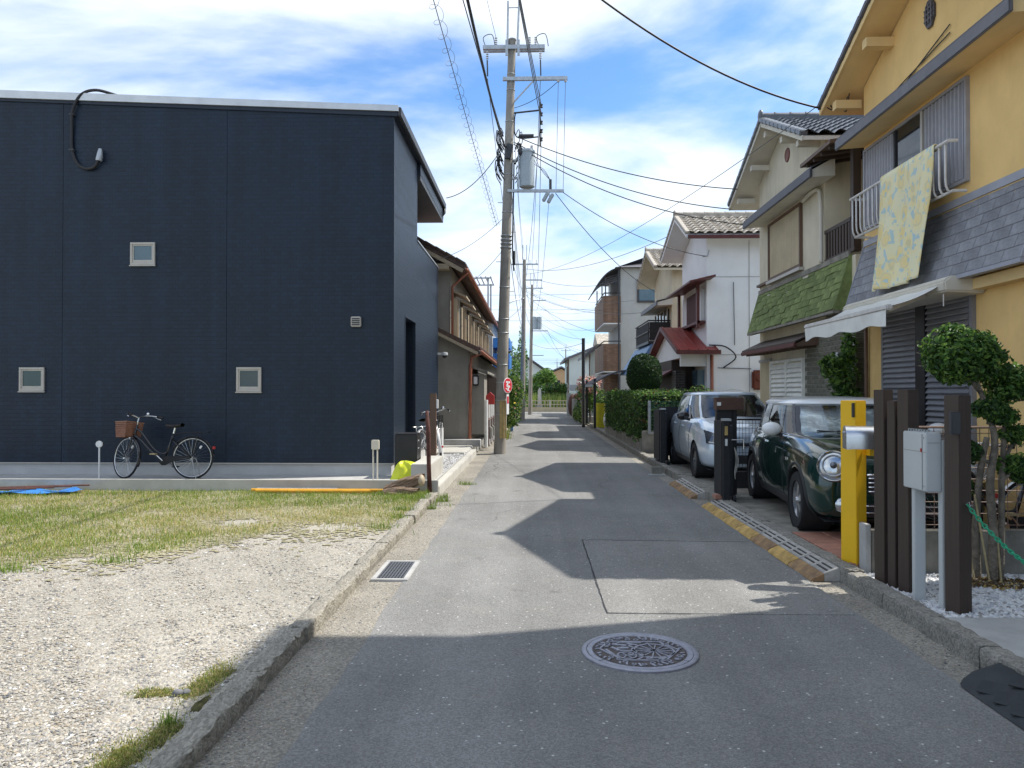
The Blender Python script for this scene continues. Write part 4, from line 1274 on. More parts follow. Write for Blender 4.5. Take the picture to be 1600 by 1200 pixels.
while yv < RY1 + .2:
    piece(et, 'eave_tile', rr_o, (EX + .0, yv, EZ + .10)); yv += .27
vt = MB().box(-.16, .16, -.06, .06, -.03, .04).mesh('verge_tile', 'roof_brown', bevel=.02)
for k in range(13):
    x = EX - .12 - k * .265
    piece(vt, 'verge_tile', rr_o, (x, RY0 - .27, rz(x) + .14), (0, math.atan(.54) + .05, 0))
MB().tube([(EX + .05, RY0 - .25, EZ - .02), (EX + .05, RY1 + .2, EZ - .03)], .05, 8).build('eave_gutter', 'copper_pipe', rr_o, smooth=True)
MB().tube([(EX + .05, RY0 - .1, EZ - .05), (EX - .05, RY0 - .1, EZ - .16), (-2.12, RY0 - .03, EZ - .42), (-2.12, RY0 - .03, 3.0)], .035, 8).build('downpipe', 'copper_pipe', rh, smooth=True)
MB().box(-2.62, -2.18, RY0 - .32, RY0 - .01, 4.72, 4.86).build('purlin_end', 'wood_pale', rh)
# lower pent roof
pr = MB().prism([(-1.42, RY0 - .25, 2.60), (-2.5, RY0 - .25, 3.14), (-2.5, RY0 - .25, 3.24), (-1.42, RY0 - .25, 2.71)], (0, RY1 - RY0 + .3, 0)).build('pent_roof', 'roof_brown', rh)
MB().bar((-1.44, RY0 - .26, 2.55), (-2.5, RY0 - .26, 3.08), .04, .08).build('barge_board', 'wood_pale', pr)
yv = RY0 - .15
while yv < RY1: piece(et, 'eave_tile', pr, (-1.42, yv, 2.70)); yv += .27
MB().tube([(-1.36, RY0 - .2, 2.60), (-1.36, RY1, 2.58)], .045, 8).build('pent_gutter', 'copper_pipe', pr, smooth=True)
MB().tube([(-1.36, RY0 - .05, 2.58), (-1.62, RY0 - .08, 2.45), (-1.64, RY0 - .08, 2.2), (-1.66, RY0 - .08, .15)], .042, 8).build('downpipe', 'copper_pipe', rh, smooth=True)
# upper windows with wooden shutter boxes and hoods
for k in range(7):
    y = 20.7 + k * 2.22
    wn_ = MB().box(-2.19, -2.10, y, y + 1.45, 2.95, 3.95).build('window', 'window_dark', rh)
    MB().box(-2.17, -2.03, y - .34, y + .14, 2.80, 4.06).build('shutter_box', 'wood_pale', wn_)
    for j in range(4): MB().box(-2.028, -2.012, y - .31 + j * .115, y - .28 + j * .115, 2.86, 4.0).build('batten', 'wood_pale', wn_)
    MB().box(-2.17, -2.07, y + 1.38, y + 1.62, 2.86, 4.0).build('shutter_box', 'wood_pale', wn_)
    hd = MB().prism([(-2.17, y - .4, 4.22), (-1.78, y - .4, 4.06), (-1.78, y - .4, 4.11), (-2.17, y - .4, 4.27)], (0, 1.05, 0)).build('window_hood', 'wood_pale', wn_)
    MB().box(-2.0, -1.92, y - .3, y + 1.6, 2.74, 2.83).build('sill', 'wood_brown', wn_)
# boxed entrance bay, meter, lattice
bay = MB().box(-1.63, -1.30, 20.15, 21.3, .45, 2.02).build('entrance_bay', 'stucco_brown_dark', rh)
bay.data.materials[0] = MATS['stucco_brown']
MB().prism([(-1.2, 20.0, 2.04), (-1.72, 20.0, 2.22), (-1.72, 20.0, 2.28), (-1.2, 20.0, 2.10)], (0, 3.4, 0)).build('bay_roof', 'concrete_old', rh)
mt = MB().box(-1.60, -1.44, 20.06, 20.148, 1.72, 2.0).build('electric_meter', 'black_plastic', rh, bevel=.02)
MB().box(-1.575, -1.465, 20.045, 20.06, 1.76, 1.96).build('meter_dial', 'white_plastic', mt, bevel=.008)
lt = MB().box(-1.31, -1.285, 21.3, 27.5, .5, 2.05).build('lattice_screen', 'wood_dark', rh)
bl = MB().box(-.015, .015, -.03, .03, -.75, .75).mesh('batten', 'wood_dark')
for k in range(26): piece(bl, 'batten', lt, (-1.272, 21.45 + k * .235, 1.28))
for k in range(4):
    MB().cyl((-1.26, 20.35 + k * 1.05, .1), (-1.26, 20.35 + k * 1.05, 1.35 - .1 * (k % 2)), .05, 8).build('white_pipe', 'white_paint', rh, smooth=40)
    gm = MB().box(-1.30, -1.12, 20.62 + k * 1.05, 20.92 + k * 1.05, .30, .62).build('gas_meter', 'carton_grey', rh, bevel=.03)
    MB().tube([(-1.2, 20.55 + k * 1.05, .1), (-1.2, 20.55 + k * 1.05, .8), (-1.2, 20.75 + k * 1.05, .85), (-1.2, 20.75 + k * 1.05, .62)], .02, 6).build('gas_pipe', 'rust', gm)
rm = MB().prism([(-1.30, 20.9, 1.22), (-1.08, 20.9, 1.22), (-1.08, 20.9, 1.46), (-1.19, 20.9, 1.56), (-1.30, 20.9, 1.46)], (0, .22, 0)).build('red_letterbox', 'red_box', rh)
MB().box(-2.3, -1.36, 19.55, 19.95, .17, .34).build('entrance_step', 'concrete', label='grey concrete step at the end wall of the brown row house', cat='step', bevel=.01)
MB().sphere((-1.46, 19.9, 2.66), (.05, .07, .08), 10, 7).sphere((-1.40, 19.8, 2.58), (.035, .05, .06), 8, 6).build('mounting_bracket', 'dark_metal', rh, smooth=True)

# drying rack on a roof further down
dr = thing('drying_rack', 'grey steel drying rack standing above the row house roof', 'drying rack', (-2.2, 33, 5))
for x in (-2.9, -1.9):
    for y in (32, 34): MB().cyl((x, y, 5.0 if x > -2.5 else 5.4), (x, y, 6.35), .04, 6).build('post', 'metal_grey', dr)
for k in range(7): MB().bar((-3.0 + k * .2, 31.9, 6.36), (-3.0 + k * .2, 34.1, 6.36), .04).build('rail', 'metal_grey', dr)
for y in (31.95, 34.05): MB().bar((-3.05, y, 6.31), (-1.75, y, 6.31), .05).build('rail', 'metal_grey', dr)

# blue-clad house beyond
bh = thing('blue_house', 'grey house with bright blue balcony panels beyond the utility pole', 'house', (-4, 43, .1))
MB().box(-8, -2.1, 39, 47, 0, 5.2).build('wall', 'grey_wall', bh)
for z, h_ in ((2.35, 1.2), (3.85, .5)): MB().box(-2.1, -1.25, 39.5, 44, z, z + h_).build('balcony', 'blue_wall', bh)
for k in range(6): MB().box(-2.05 + k * .14, -1.99 + k * .14, 39.47, 39.498, 2.37, 3.53).build('rib', 'blue_wall', bh)
MB().prism([(-1.75, 38.7, 5.1), (-5, 38.7, 6.3), (-8.5, 38.7, 5.1)], (0, 8.6, 0)).build('roof', 'roof_brown', bh)
MB().prism([(-1.0, 37.5, 2.1), (-2.0, 37.5, 2.6), (-2.0, 37.5, 2.5), (-1.0, 37.5, 2.0)], (0, 1.4, 0)).build('porch_roof', 'red_trim', bh)
wb = thing('garden_wall', 'grey block garden wall along the left of the far road', 'wall', (-1.3, 45, 0))
MB().box(-1.3, -1.15, 38, 56, 0, 1.0).build('wall', 'concrete', wb)

# ================================================================ RIGHT SIDE: gabled houses facing the street
def tile_sheet(name, x0, x1, ya, za, ye, ze, mt, parent, tw=.27, th=.24, amp=.032):
    """pantiles of one roof slope (ridge along X at ya,za down to eave ye,ze), joined"""
    A = V(0, ya, za); B = V(0, ye, ze)
    ln = (B - A).length; d = (B - A) / ln
    nrm = V(0, -d.z, d.y);
    if nrm.z < 0: nrm = -nrm
    nr_ = max(2, round(ln / th)); nu = int((x1 - x0) / tw * 6)
    mb = MB(); off = len(mb.v)
    rows = []
    for r_ in range(nr_):
        for (t, h) in ((r_ / nr_, .012), ((r_ + 1) / nr_, .046)):
            row = []
            for i in range(nu + 1):
                x = x0 + (x1 - x0) * i / nu
                ph = (x - x0) / tw * 2 * PI
                w = amp * (math.sin(ph) + .35 * math.sin(2 * ph + .6))
                jit = .004 * math.sin(r_ * 12.9 + int((x - x0) / tw) * 7.7)
                p = A + d * (ln * t) + nrm * (h + w + jit)
                row.append(len(mb.v)); mb.v.append((x, p.y, p.z))
            rows.append(row)
    for a, b in zip(rows[:-1], rows[1:]):
        for i in range(nu):
            mb.face((a[i], a[i + 1], b[i + 1], b[i]))
    return mb.build(name, mt, parent, smooth=50, kind='stuff', recalc=False)

def gable_house(root, Xw, Xv, y0, y1, ye0, ya, ye1, ze0, za, ze1, wall, tile, soffit, barge, XB=13.0, tiles=True):
    s0 = (za - ze0) / (ya - ye0); s1 = (za - ze1) / (ye1 - ya)
    zr = lambda y: za - s0 * (ya - y) if y < ya else za - s1 * (y - ya)
    MB().prism([(Xw, y0, .05), (Xw, y1, .05), (Xw, y1, zr(y1) - .02), (Xw, ya, za - .02), (Xw, y0, zr(y0) - .02)], (XB - .4 - Xw, 0, 0)).build('wall', wall, root)
    dk = MB()
    dk.prism([(Xv, ye0, ze0), (Xv, ya, za), (Xv, ya, za + .07), (Xv, ye0, ze0 + .07)], (XB - Xv, 0, 0))
    dk.prism([(Xv, ye1, ze1), (Xv, ya + .001, za), (Xv, ya + .001, za + .07), (Xv, ye1, ze1 + .07)], (XB - Xv, 0, 0))
    rf = dk.build('roof', soffit, root)
    fs = MB(); fs.prism([(Xv - .02, ye1 + .02, ze1 + .075), (Xv - .02, ya, za + .075), (Xv - .02, ya, za + .14), (Xv - .02, ye1 + .02, ze1 + .14)], (XB - Xv, 0, 0))
    fs.build('far_slope', tile, rf)
    if tiles:
        tile_sheet('roof_tiles', Xv + .02, XB, ya, za + .10, ye0 - .03, ze0 + .10, tile, rf)
    else:
        MB().prism([(Xv - .02, ye0, ze0 + .075), (Xv - .02, ya, za + .075), (Xv - .02, ya, za + .14), (Xv - .02, ye0, ze0 + .14)], (XB - Xv, 0, 0)).build('near_slope', tile, rf)
    # ridge and verge tiles
    rt = MB().lathe([(.001, -.15), (.075, -.15), (.075, .12), (.09, .13), (.09, .16), (.001, .16)], (0, 0, 0), (1, 0, 0), 12).mesh('ridge_tile', tile, smooth=40)
    x = Xv + .12
    while x < min(XB, Xv + 4.2):
        piece(rt, 'ridge_tile', rf, (x, ya, za + .19)); x += .31
    MB().box(Xv, XB, ya - .09, ya + .09, za + .08, za + .17).build('ridge_base', tile, rf)
    MB().sphere((Xv - .02, ya, za + .20), (.05, .11, .13), 10, 8).build('ridge_end', tile, rf, smooth=True)
    vt_ = MB().box(-.05, .10, -.13, .13, -.05, .05).mesh('verge_tile', tile, bevel=.02, seg=1)
    for (yb, zb, sl) in ((ye0, ze0, 1), (ye1, ze1, -1)):
        ln = math.hypot(ya - yb, za - zb); an = math.atan2(za - zb, ya - yb) if sl == 1 else -math.atan2(za - zb, yb - ya)
        k = max(3, int(ln / .24))
        for i in range(k):
            t = (i + .5) / k
            piece(vt_, 'verge_tile', rf, (Xv - .01, yb + (ya - yb) * t, zb + (za - zb) * t + .125), (an + (.05 if sl == 1 else -.05), 0, 0))
        MB().bar((Xv - .012, yb, zb + .03), (Xv - .012, ya, za + .03), .02, .085).build('barge_board', barge, rf)
    return rf, zr

def pent_eave(root, Xw, Xe, y0, y1, z, soffit, fascia, top='eave_dark', rise=.26, th=.14):
    e = MB().prism([(Xe, y0, z), (Xw, y0, z + .03), (Xw, y0, z + rise), (Xe, y0, z + th - .02)], (0, y1 - y0, 0)).build('eave', soffit, root)
    MB().box(Xe - .045, Xe - .001, y0 - .04, y1 + .04, z - .01, z + th).build('gutter', fascia, e, bevel=.012)
    MB().prism([(Xe - .02, y0 - .03, z + th + .004), (Xw, y0 - .03, z + rise + .03), (Xw, y0 - .03, z + rise + .05), (Xe - .02, y0 - .03, z + th + .03)], (0, y1 - y0 + .06, 0)).build('eave_roof', top, e)
    return e

def apron(root, Xw, Xb, y0, y1, zt, zb, mt, rows, sw, trim, lift=.0, seed=1, soffit='beige_soffit'):
    """sloped band of shingles, each shingle its own piece"""
    g = random.Random(seed)
    ap = MB().prism([(Xb + .02, y0, zb), (Xw, y0, zb), (Xw, y0, zt), (Xw - .02, y0, zt)], (0, y1 - y0, 0)).build('apron', soffit, root)
    dxx, dz = Xw - Xb, zt - zb
    ln = math.hypot(dxx, dz); phi = math.atan2(dxx, dz)
    rh_ = ln / rows
    n_ = int((y1 - y0) / sw)
    sw = (y1 - y0) / n_
    full = MB().box(-.010, .0, -sw / 2 + .004, sw / 2 - .004, 0, rh_ * 1.25).mesh('shingle', mt)
    half = MB().box(-.010, .0, -sw / 4 + .004, sw / 4 - .004, 0, rh_ * 1.25).mesh('shingle', mt)
    for r_ in range(rows):
        t = r_ / rows
        bx, bz = Xb + dxx * t, zb + dz * t
        last = r_ == rows - 1
        stag = r_ % 2
        ys = [(y0 + (i + .5) * sw, full) for i in range(n_)] if not stag else [(y0 + sw / 4, half)] + [(y0 + (i + 1) * sw, full) for i in range(n_ - 1)] + [(y1 - sw / 4, half)]
        for (yc, me) in ys:
            piece(me, 'shingle', ap, (bx - .012 - g.uniform(0, lift), yc, bz + g.uniform(-lift, lift) * 1.5), (g.uniform(-.012, .012) * (1 + 40 * lift), phi + .05 + g.uniform(0, lift), 0), (1, 1, .80 if last else 1))
    MB().box(Xb - .03, Xb + .06, y0 - .01, y1 + .01, zb - .05, zb - .004).build('drip_board', trim, ap)
    MB().box(Xw - .05, Xw - .002, y0, y1, zt - .03, zt + .06).build('flashing', trim, ap)
    for ye, nm in ((y1, 1), (y0, -1)):
        MB().prism([(Xb - .025, ye + .003 * nm, zb), (Xw, ye + .003 * nm, zb), (Xw, ye + .003 * nm, zt), (Xw - .04, ye + .003 * nm, zt)], (0, .012 * nm, 0)).build('end_board', mt if lift else trim, ap)
    return ap

# ---------------------------------------------------------------- yellow house
yh = thing('yellow_house', 'yellow ochre two-storey house with grey shingle apron at the right', 'house', (7, 10, .085))
XW, XV = 5.05, 4.60
gable_house(yh, XW, XV, 7.95, 11.87, 7.70, 9.92, 12.42, 6.08, 7.06, 5.99, 'yellow_stucco', 'eave_dark', 'yellow_soffit', 'yellow_soffit')
for (y, z) in ((10.93, 6.40), (12.02, 5.93), (9.92, 6.82)):
    MB().box(XV + .06, XW, y - .07, y + .07, z, z + .13).build('purlin_end', 'yellow_soffit', yh)
pent_eave(yh, XW, 4.66, 7.60, 11.86, 5.26, 'yellow_soffit', 'eave_line')
vn_ = MB(); vn_.prism([(XW - .03, 9.87 + .13 * math.cos(R(22.5 + 45 * k)), 6.36 + .19 * math.sin(R(22.5 + 45 * k))) for k in range(8)], (.028, 0, 0))
vo = vn_.build('gable_vent', 'eave_dark', yh)
for k in range(3): MB().box(XW - .045, XW - .031, 9.79 + k * .065, 9.81 + k * .065, 6.24, 6.48).build('vent_bar', 'eave_line', vo)
for k in range(3): MB().box(XW - .048, XW - .032, 9.77, 9.97, 6.28 + k * .07, 6.295 + k * .07).build('vent_bar', 'eave_line', vo)
apron(yh, XW, 4.76, 7.62, 11.80, 3.78, 2.87, 'shingle_grey', 7, .30, 'flashing_grey', 0, 1, 'yellow_soffit')
# upper window: corrugated sheets either side of dark glass
uw = MB(); uw.frame((XW - .05, 9.02, 4.00), (0, 1, 0), (0, 0, 1), (1, 0, 0), 2.78, 1.22, .04, .05); uw = uw.build('upper_window', 'corrugated', yh)
def corr(y0, y1, z0, z1, X, parent, mt, period=.085, amp=.026, name='shutter_sheet'):
    n_ = int((y1 - y0) / period * 6)
    mb = MB(); mb.grid(lambda u, v_: (X - amp * (0.6 if (u * (y1 - y0) / period) % 1 < .5 else -.6) , y0 + (y1 - y0) * u, z0 + (z1 - z0) * v_), n_, 1)
    return mb.build(name, mt, parent, recalc=False)
corr(10.80, 11.74, 4.05, 5.17, XW - .035, uw, 'corrugated'); corr(9.07, 10.00, 4.05, 5.17, XW - .035, uw, 'corrugated')
MB().box(XW - .035, XW - .025, 10.05, 10.77, 4.05, 5.17).build('pane', 'pane_dark', uw)
MB().box(XW - .06, XW - .01, 10.0, 10.05, 4.05, 5.17).build('mullion', 'beige_alu', uw)
MB().box(XW - .06, XW - .01, 10.76, 10.80, 4.05, 5.17).build('mullion', 'dark_metal', uw)
# window rail with bowed bars
wr = MB().tube([(4.84, 8.90, 4.43), (4.74, 8.90, 4.43), (4.74, 11.62, 4.43), (XW - .02, 11.62, 4.43)], .020, 8).build('window_rail', 'rail_white', yh, smooth=40)
MB().tube([(4.95, 8.92, 3.86), (4.80, 8.92, 3.86), (4.80, 11.60, 3.86), (XW - .02, 11.60, 3.86)], .018, 8).build('bottom_rail', 'rail_white', wr, smooth=40)
bp_ = MB().tube([(0, 0, .56), (0, 0, .14), (.006, 0, .07), (.025, 0, .02), (.06, 0, .0)], .013, 6).mesh('baluster', 'rail_white', smooth=True)
for k in range(20): piece(bp_, 'baluster', wr, (4.745, 8.98 + k * .136, 3.86))
# ground floor: roller shutters of grey slats
gs = MB(); gs.frame((XW - .05, 8.92, .45), (0, 1, 0), (0, 0, 1), (1, 0, 0), 2.30, 2.28, .06, .05); gs = gs.build('garden_door', 'shutter_grey', yh)
sl_ = MB().prism([(0, -.5, -.036), (-.042, -.5, -.034), (-.046, -.5, -.022), (-.012, -.5, .034), (0, -.5, .036)], (0, 1, 0)).mesh('slat', 'shutter_grey')
for (a, b) in ((8.99, 9.96), (10.22, 11.16)):
    for k in range(30): piece(sl_, 'slat', gs, (XW - .012, (a + b) / 2, .56 + k * .072), (0, 0, 0), (1, b - a, 1))
MB().box(XW - .06, XW - .003, 9.97, 10.21, .5, 2.67).build('center_post', 'black_metal', gs)
MB().tube([(XW - .05, 11.72, 2.9), (XW - .05, 11.72, .2)], .03, 8).build('downpipe', 'wood_brown', yh, smooth=True)
MB().box(XW + .45, XW + .55, 4.0, 8.80, .08, 2.9).build('porch_wall', 'ochre_stucco', yh)
MB().box(XW + .002, XW + .5, 8.72, 8.86, .08, 2.86).build('porch_return', 'yellow_stucco', yh)
MB().box(4.9, XW + .5, 7.62, 8.72, 2.70, 2.82).build('porch_ceiling', 'yellow_soffit', yh)
for zo in (0, .05):
    MB().tube([(XW - .02, 9.4, 6.0 - zo * 2), (XW - .02, 10.6, 5.72 + zo), (XW - .02, 11.3, 5.62 + zo)], .008, 5).build('wall_cable', 'wire', yh)
ins = MB()
for k in range(4): ins.tube(smooth_path([(XV + .02 + .05 * k, 12.30 - .06 * k, 6.10), (XV + .1 + .05 * k, 12.2 - .05 * k, 6.0 - .03 * k), (XV + .25, 12.1 - .06 * k, 6.06 + .03 * k)], 4), .009, 5)
ins.build('cable_bracket', 'wire', yh, smooth=True)
MB().tube([(XV - .06, 12.38, 6.07), (XW, 12.1, 6.07)], .012, 6).build('cable_arm', 'dark_metal', yh)

# awning
aw = thing('awning', 'white retractable awning with scalloped valance on the yellow house', 'awning', (4.9, 10, 2.8))
MB().prism([(4.60, 8.72, 2.68), (XW - .002, 8.72, 2.66), (XW - .002, 8.72, 2.86), (4.66, 8.72, 2.86), (4.58, 8.72, 2.80)], (0, 2.85, 0)).build('cassette', 'beige_soffit', aw, bevel=.02)
ab = MB(); ab.grid(lambda u, v_: (4.62 - .58 * u, 8.86 + 2.6 * v_, 2.77 - .24 * u - .03 * math.sin(PI * u) + .006 * math.sin(26 * v_)), 10, 26)
ab.build('fabric', 'awning_white', aw, smooth=True, recalc=False)
MB().box(3.995, 4.07, 8.82, 11.50, 2.485, 2.55).build('front_bar', 'rail_white', aw, bevel=.015)
vl = MB(); vl.grid(lambda u, v_: (4.0 - .015 * math.sin(17 * v_) * u, 8.85 + 2.62 * v_, 2.483 - (.165 + .018 * math.cos(2 * PI * v_ * 3.0)) * u), 6, 60)
vl.build('valance', 'awning_white', aw, smooth=True, recalc=False)
for y in (9.2, 11.1): MB().bar((4.62, y, 2.70), (4.08, y - .2, 2.50), .035, .05).build('arm', 'rail_white', aw)
MB().cyl((4.62, 8.80, 2.66), (4.62, 8.80, 2.52), .006, 6).build('crank_loop', 'rail_white', aw)

# lemon-patterned cloth over the rail
cl = MB()
def clf(u, v_):
    yk = 9.16 + 1.40 * v_ + .27 * max(u - .2, 0) ** 1.2 - .02 * (2 * v_ - 1) * math.sin(PI * u)
    zz = 4.47 - 1.66 * max(u - .08, 0) - .035 * math.sin(PI * v_) * (1 - u)
    xx = 4.715 - (.045 * math.sin(9 * v_ + 1.5 * u) + .03 * math.sin(21 * v_ - 2 * u) + .012 * math.sin(47 * v_ + 3 * u)) * min(1, u * 1.6) - .07 * max(u - .45, 0) * 2
    if u < .08:
        xx = 4.80 - .085 * (u / .08); zz = 4.42 + .05 * math.sin(PI * (u / .08) * .5)
    return (xx, yk, zz - (.03 * math.sin(3.2 * v_) + .008 * math.sin(14 * v_)) * max(u - .5, 0) * 2)
cl.grid(clf, 40, 44)
clo = cl.build('cover_cloth', 'lemon_cloth', smooth=True, recalc=False, label='yellow and pale blue lemon-print cloth hung over the window rail', cat='cloth')
md = clo.modifiers.new('thickness', 'SOLIDIFY'); md.thickness = .008

# ---------------------------------------------------------------- beige house
bg = thing('beige_house', 'beige two-storey house with mossy green shingle apron and grey roof tiles', 'house', (7, 15, .085))
gable_house(bg, XW, XV, 13.45, 17.32, 13.22, 15.62, 18.16, 5.86, 6.93, 5.82, 'beige_stucco', 'roof_grey_tile', 'beige_soffit', 'beige_soffit')
for (y, z) in ((16.6, 6.30), (17.7, 5.86), (15.62, 6.70), (14.6, 6.26), (13.7, 5.90)):
    MB().box(XV + .06, XW, y - .06, y + .06, z, z + .11).build('purlin_end', 'beige_soffit', bg)
pent_eave(bg, XW, 4.66, 13.0, 17.08, 5.16, 'beige_soffit', 'eave_dark', rise=.34)
MB().lathe([(.001, 0), (.12, 0), (.14, .01), (.14, .03)], (XW - .025, 15.40, 6.27), (1, 0, 0), 20).build('gable_vent', 'meter_red', bg, smooth=40)
apron(bg, XW, 4.78, 12.35, 17.26, 3.74, 2.86, 'shingle_green', 8, .31, 'concrete_old', .012, 2)
# near bay: recessed balcony behind a dark post
MB().box(XW + 1.1, 12.6, 12.2, 13.45, .05, 5.6).build('bay_wall', 'beige_stucco', bg)
MB().box(XW, XW + 1.1, 12.2, 13.449, 2.9, 3.72).build('balcony_base', 'beige_stucco', bg)
MB().box(XW - .02, XW + .10, 12.22, 12.34, 3.78, 5.42).build('balcony_post', 'wood_dark', bg)
br_ = MB().box(XW - .02, XW + .03, 12.2, 13.44, 4.28, 4.34).build('balcony_rail', 'wood_dark', bg)
bb = MB().box(-.018, .018, -.03, .03, -.26, .26).mesh('baluster', 'wood_dark')
for k in range(9): piece(bb, 'baluster', br_, (XW + .004, 12.42 + k * .12, 4.02))
MB().box(XW - .018, XW + .028, 12.2, 13.44, 3.79, 3.84).build('lower_rail', 'wood_dark', br_)
br = MB().prism([(4.62, 12.1, 5.44), (XW + 1.4, 12.1, 5.70), (XW + 1.4, 12.1, 5.76), (4.62, 12.1, 5.50)], (0, 1.35, 0)).build('balcony_roof', 'wood_brown', bg)
for k in range(4): MB().bar((4.66, 12.25 + k * .33, 5.42), (XW + 1.2, 12.25 + k * .33, 5.66), .05, .06).build('rafter', 'wood_dark', br)
# shuttered window
sw_ = MB(); sw_.frame((XW - .06, 14.56, 3.92), (0, 1, 0), (0, 0, 1), (1, 0, 0), 1.98, 1.20, .05, .06); sw_ = sw_.build('shuttered_window', 'wood_brown', bg)
corr(14.61, 16.49, 3.97, 5.07, XW - .03, sw_, 'panel_cream', .10, .012)
MB().box(XW - .10, XW - .005, 14.5, 16.55, 3.84, 3.90).build('sill', 'beige_alu', sw_)
MB().box(XW - .08, XW - .002, 16.6, 17.3, 3.88, 3.93).build('sill', 'wood_brown', sw_)
MB().tube(smooth_path([(XW - .05, 14.42, 5.10), (XW - .06, 13.9, 5.14), (XW - .06, 13.58, 5.08), (XW - .06, 13.50, 4.85), (XW - .06, 13.48, 4.3), (XW - .06, 13.48, 3.80)], 5), .035, 8).build('conduit', 'beige_soffit', bg, smooth=True)
# ground floor
gp2 = pent_eave(bg, XW, 4.62, 13.7, 17.1, 2.36, 'wood_brown', 'red_trim', 'wood_dark', .26, .07)
for k in range(12): MB().bar((4.64, 13.85 + k * .28, 2.345), (XW - .02, 13.85 + k * .28, 2.375), .03, .03).build('rafter', 'wood_brown', gp2)
ls = MB(); ls.frame((XW - .06, 14.46, .3), (0, 1, 0), (0, 0, 1), (1, 0, 0), 1.98, 1.90, .05, .06); ls.box(XW - .06, XW, 15.40, 15.46, .35, 2.15); ls = ls.build('louvre_shutters', 'louvre', bg)
lv = MB().prism([(0, -.5, -.045), (-.05, -.5, -.052), (-.05, -.5, -.042), (-.008, -.5, .04), (0, -.5, .045)], (0, 1, 0)).mesh('slat', 'louvre')
for (a, b) in ((14.52, 15.39), (15.47, 16.38)):
    for k in range(19): piece(lv, 'slat', ls, (XW - .004, (a + b) / 2, .42 + k * .092), (0, 0, 0), (1, b - a, 1))
MB().box(XW - .03, XW - .002, 16.5, 17.2, .3, 2.2).build('side_panel', 'panel_cream', bg)
MB().box(XW - .05, XW - .003, 16.45, 17.25, 2.2, 2.26).build('lintel', 'concrete', bg)
mw = MB().box(XW - .02, XW + .4, 12.2, 14.42, .08, 2.82).build('brick_wall', 'mortar', bg)
bk = MB().box(-.012, .004, -.098, .098, -.033, .033).mesh('brick', 'brick_tile', bevel=.004, seg=1)
bkh = MB().box(-.012, .004, -.045, .045, -.033, .033).mesh('brick', 'brick_tile', bevel=.004, seg=1)
for r_ in range(21):
    z = .95 + r_ * .079
    for k in range(11):
        y = 12.31 + k * .208 + (.104 if r_ % 2 else 0)
        if y < 14.33: piece(bk, 'brick', mw, (XW - .022, y, z))
# same wall seen on its return towards the camera
bkx = MB().box(-.098, .098, -.012, .004, -.033, .033).mesh('brick', 'brick_tile', bevel=.004, seg=1)
for r_ in range(21):
    for k in range(2): piece(bkx, 'brick', mw, (XW + .09 + k * .208, 12.198, .95 + r_ * .079))
MB().cyl((4.96, 12.7, 1.95), (4.96, 12.7, 2.2), .045, 12).build('wall_lamp', 'galv', bg, smooth=40)

# ---------------------------------------------------------------- white house
wh = thing('white_house', 'white rendered house with red porch roof and maroon window box', 'house', (7, 24, .085))
WX, WV = 4.95, 4.30
gable_house(wh, WX, WV, 22.15, 25.75, 21.65, 23.45, 26.05, 5.90, 6.76, 5.90, 'white_wall', 'roof_pale_tile', 'white_wall', 'white_wall')
MB().box(WV + .02, 12.6, 21.60, 21.66, 5.86, 5.96).build('eave_gutter', 'red_trim', wh)
for x in (6.15, 7.55): MB().box(x, x + .012, 22.135, 22.149, .1, 5.9).build('wall_joint', 'carton_grey', wh)
for z in (2.62, 4.85): MB().box(WX + .02, 12, 22.137, 22.149, z, z + .012).build('wall_joint', 'carton_grey', wh)
# window box
hb = MB().prism([(4.35, 21.55, 4.62), (WX + .12, 21.55, 4.78), (WX + .12, 21.55, 4.84), (4.35, 21.55, 4.67)], (0, 4.0, 0)).build('window_hood', 'red_trim', wh)
wbx = MB().box(4.72, WX - .002, 22.30, 25.3, 3.54, 3.62).build('window_box', 'red_trim', wh)
for y in (22.30, 25.16): MB().box(4.70, 4.78, y, y + .12, 3.40, 4.70).build('side_post', 'red_trim', wbx)
MB().box(4.86, WX - .005, 22.44, 23.0, 3.63, 4.55).build('panel', 'white_paint', wbx)
MB().box(4.84, WX - .005, 23.0, 24.5, 3.63, 4.52).build('lattice', 'red_trim', wbx)
for k in range(10): MB().box(4.832, 4.84, 23.05 + k * .15, 23.09 + k * .15, 3.65, 4.5).build('bar', 'rust', wbx)
MB().box(4.86, WX - .005, 24.5, 25.16, 3.63, 4.55).build('panel', 'white_paint', wbx)
# porch with red metal roof, gable to the street
pz, py, px0 = 3.55, 24.6, 4.05
prf = MB()
prf.prism([(px0, 21.75, 2.68), (px0, py, pz), (px0, py, pz + .06), (px0, 21.75, 2.74)], (WX - px0 + .25, 0, 0))
prf.prism([(px0, 27.4, 2.68), (px0, py + .001, pz), (px0, py + .001, pz + .06), (px0, 27.4, 2.74)], (WX - px0 + .2, 0, 0))
pro = prf.build('porch_roof', 'red_roof', wh)
for k in range(5): MB().bar((px0 + .04 + k * .27, 21.76, 2.755), (px0 + .04 + k * .27, py, pz + .075), .03, .035).build('seam', 'red_roof', pro)
MB().box(px0 - .02, WX + .3, 21.70, 21.748, 2.62, 2.74).build('fascia', 'red_trim', pro)
MB().bar((px0 - .02, 21.75, 2.69), (px0 - .02, py, pz + .02), .03, .12).build('barge_board', 'red_trim', pro)
MB().bar((px0 - .02, 27.4, 2.69), (px0 - .02, py, pz + .02), .03, .12).build('barge_board', 'red_trim', pro)
MB().prism([(px0 + .2, 22.3, 2.55), (px0 + .2, 27.0, 2.55), (px0 + .2, 27.0, 2.78), (px0 + .2, py, pz - .05), (px0 + .2, 22.3, 2.82)], (.1, 0, 0)).build('porch_gable', 'white_wall', wh)
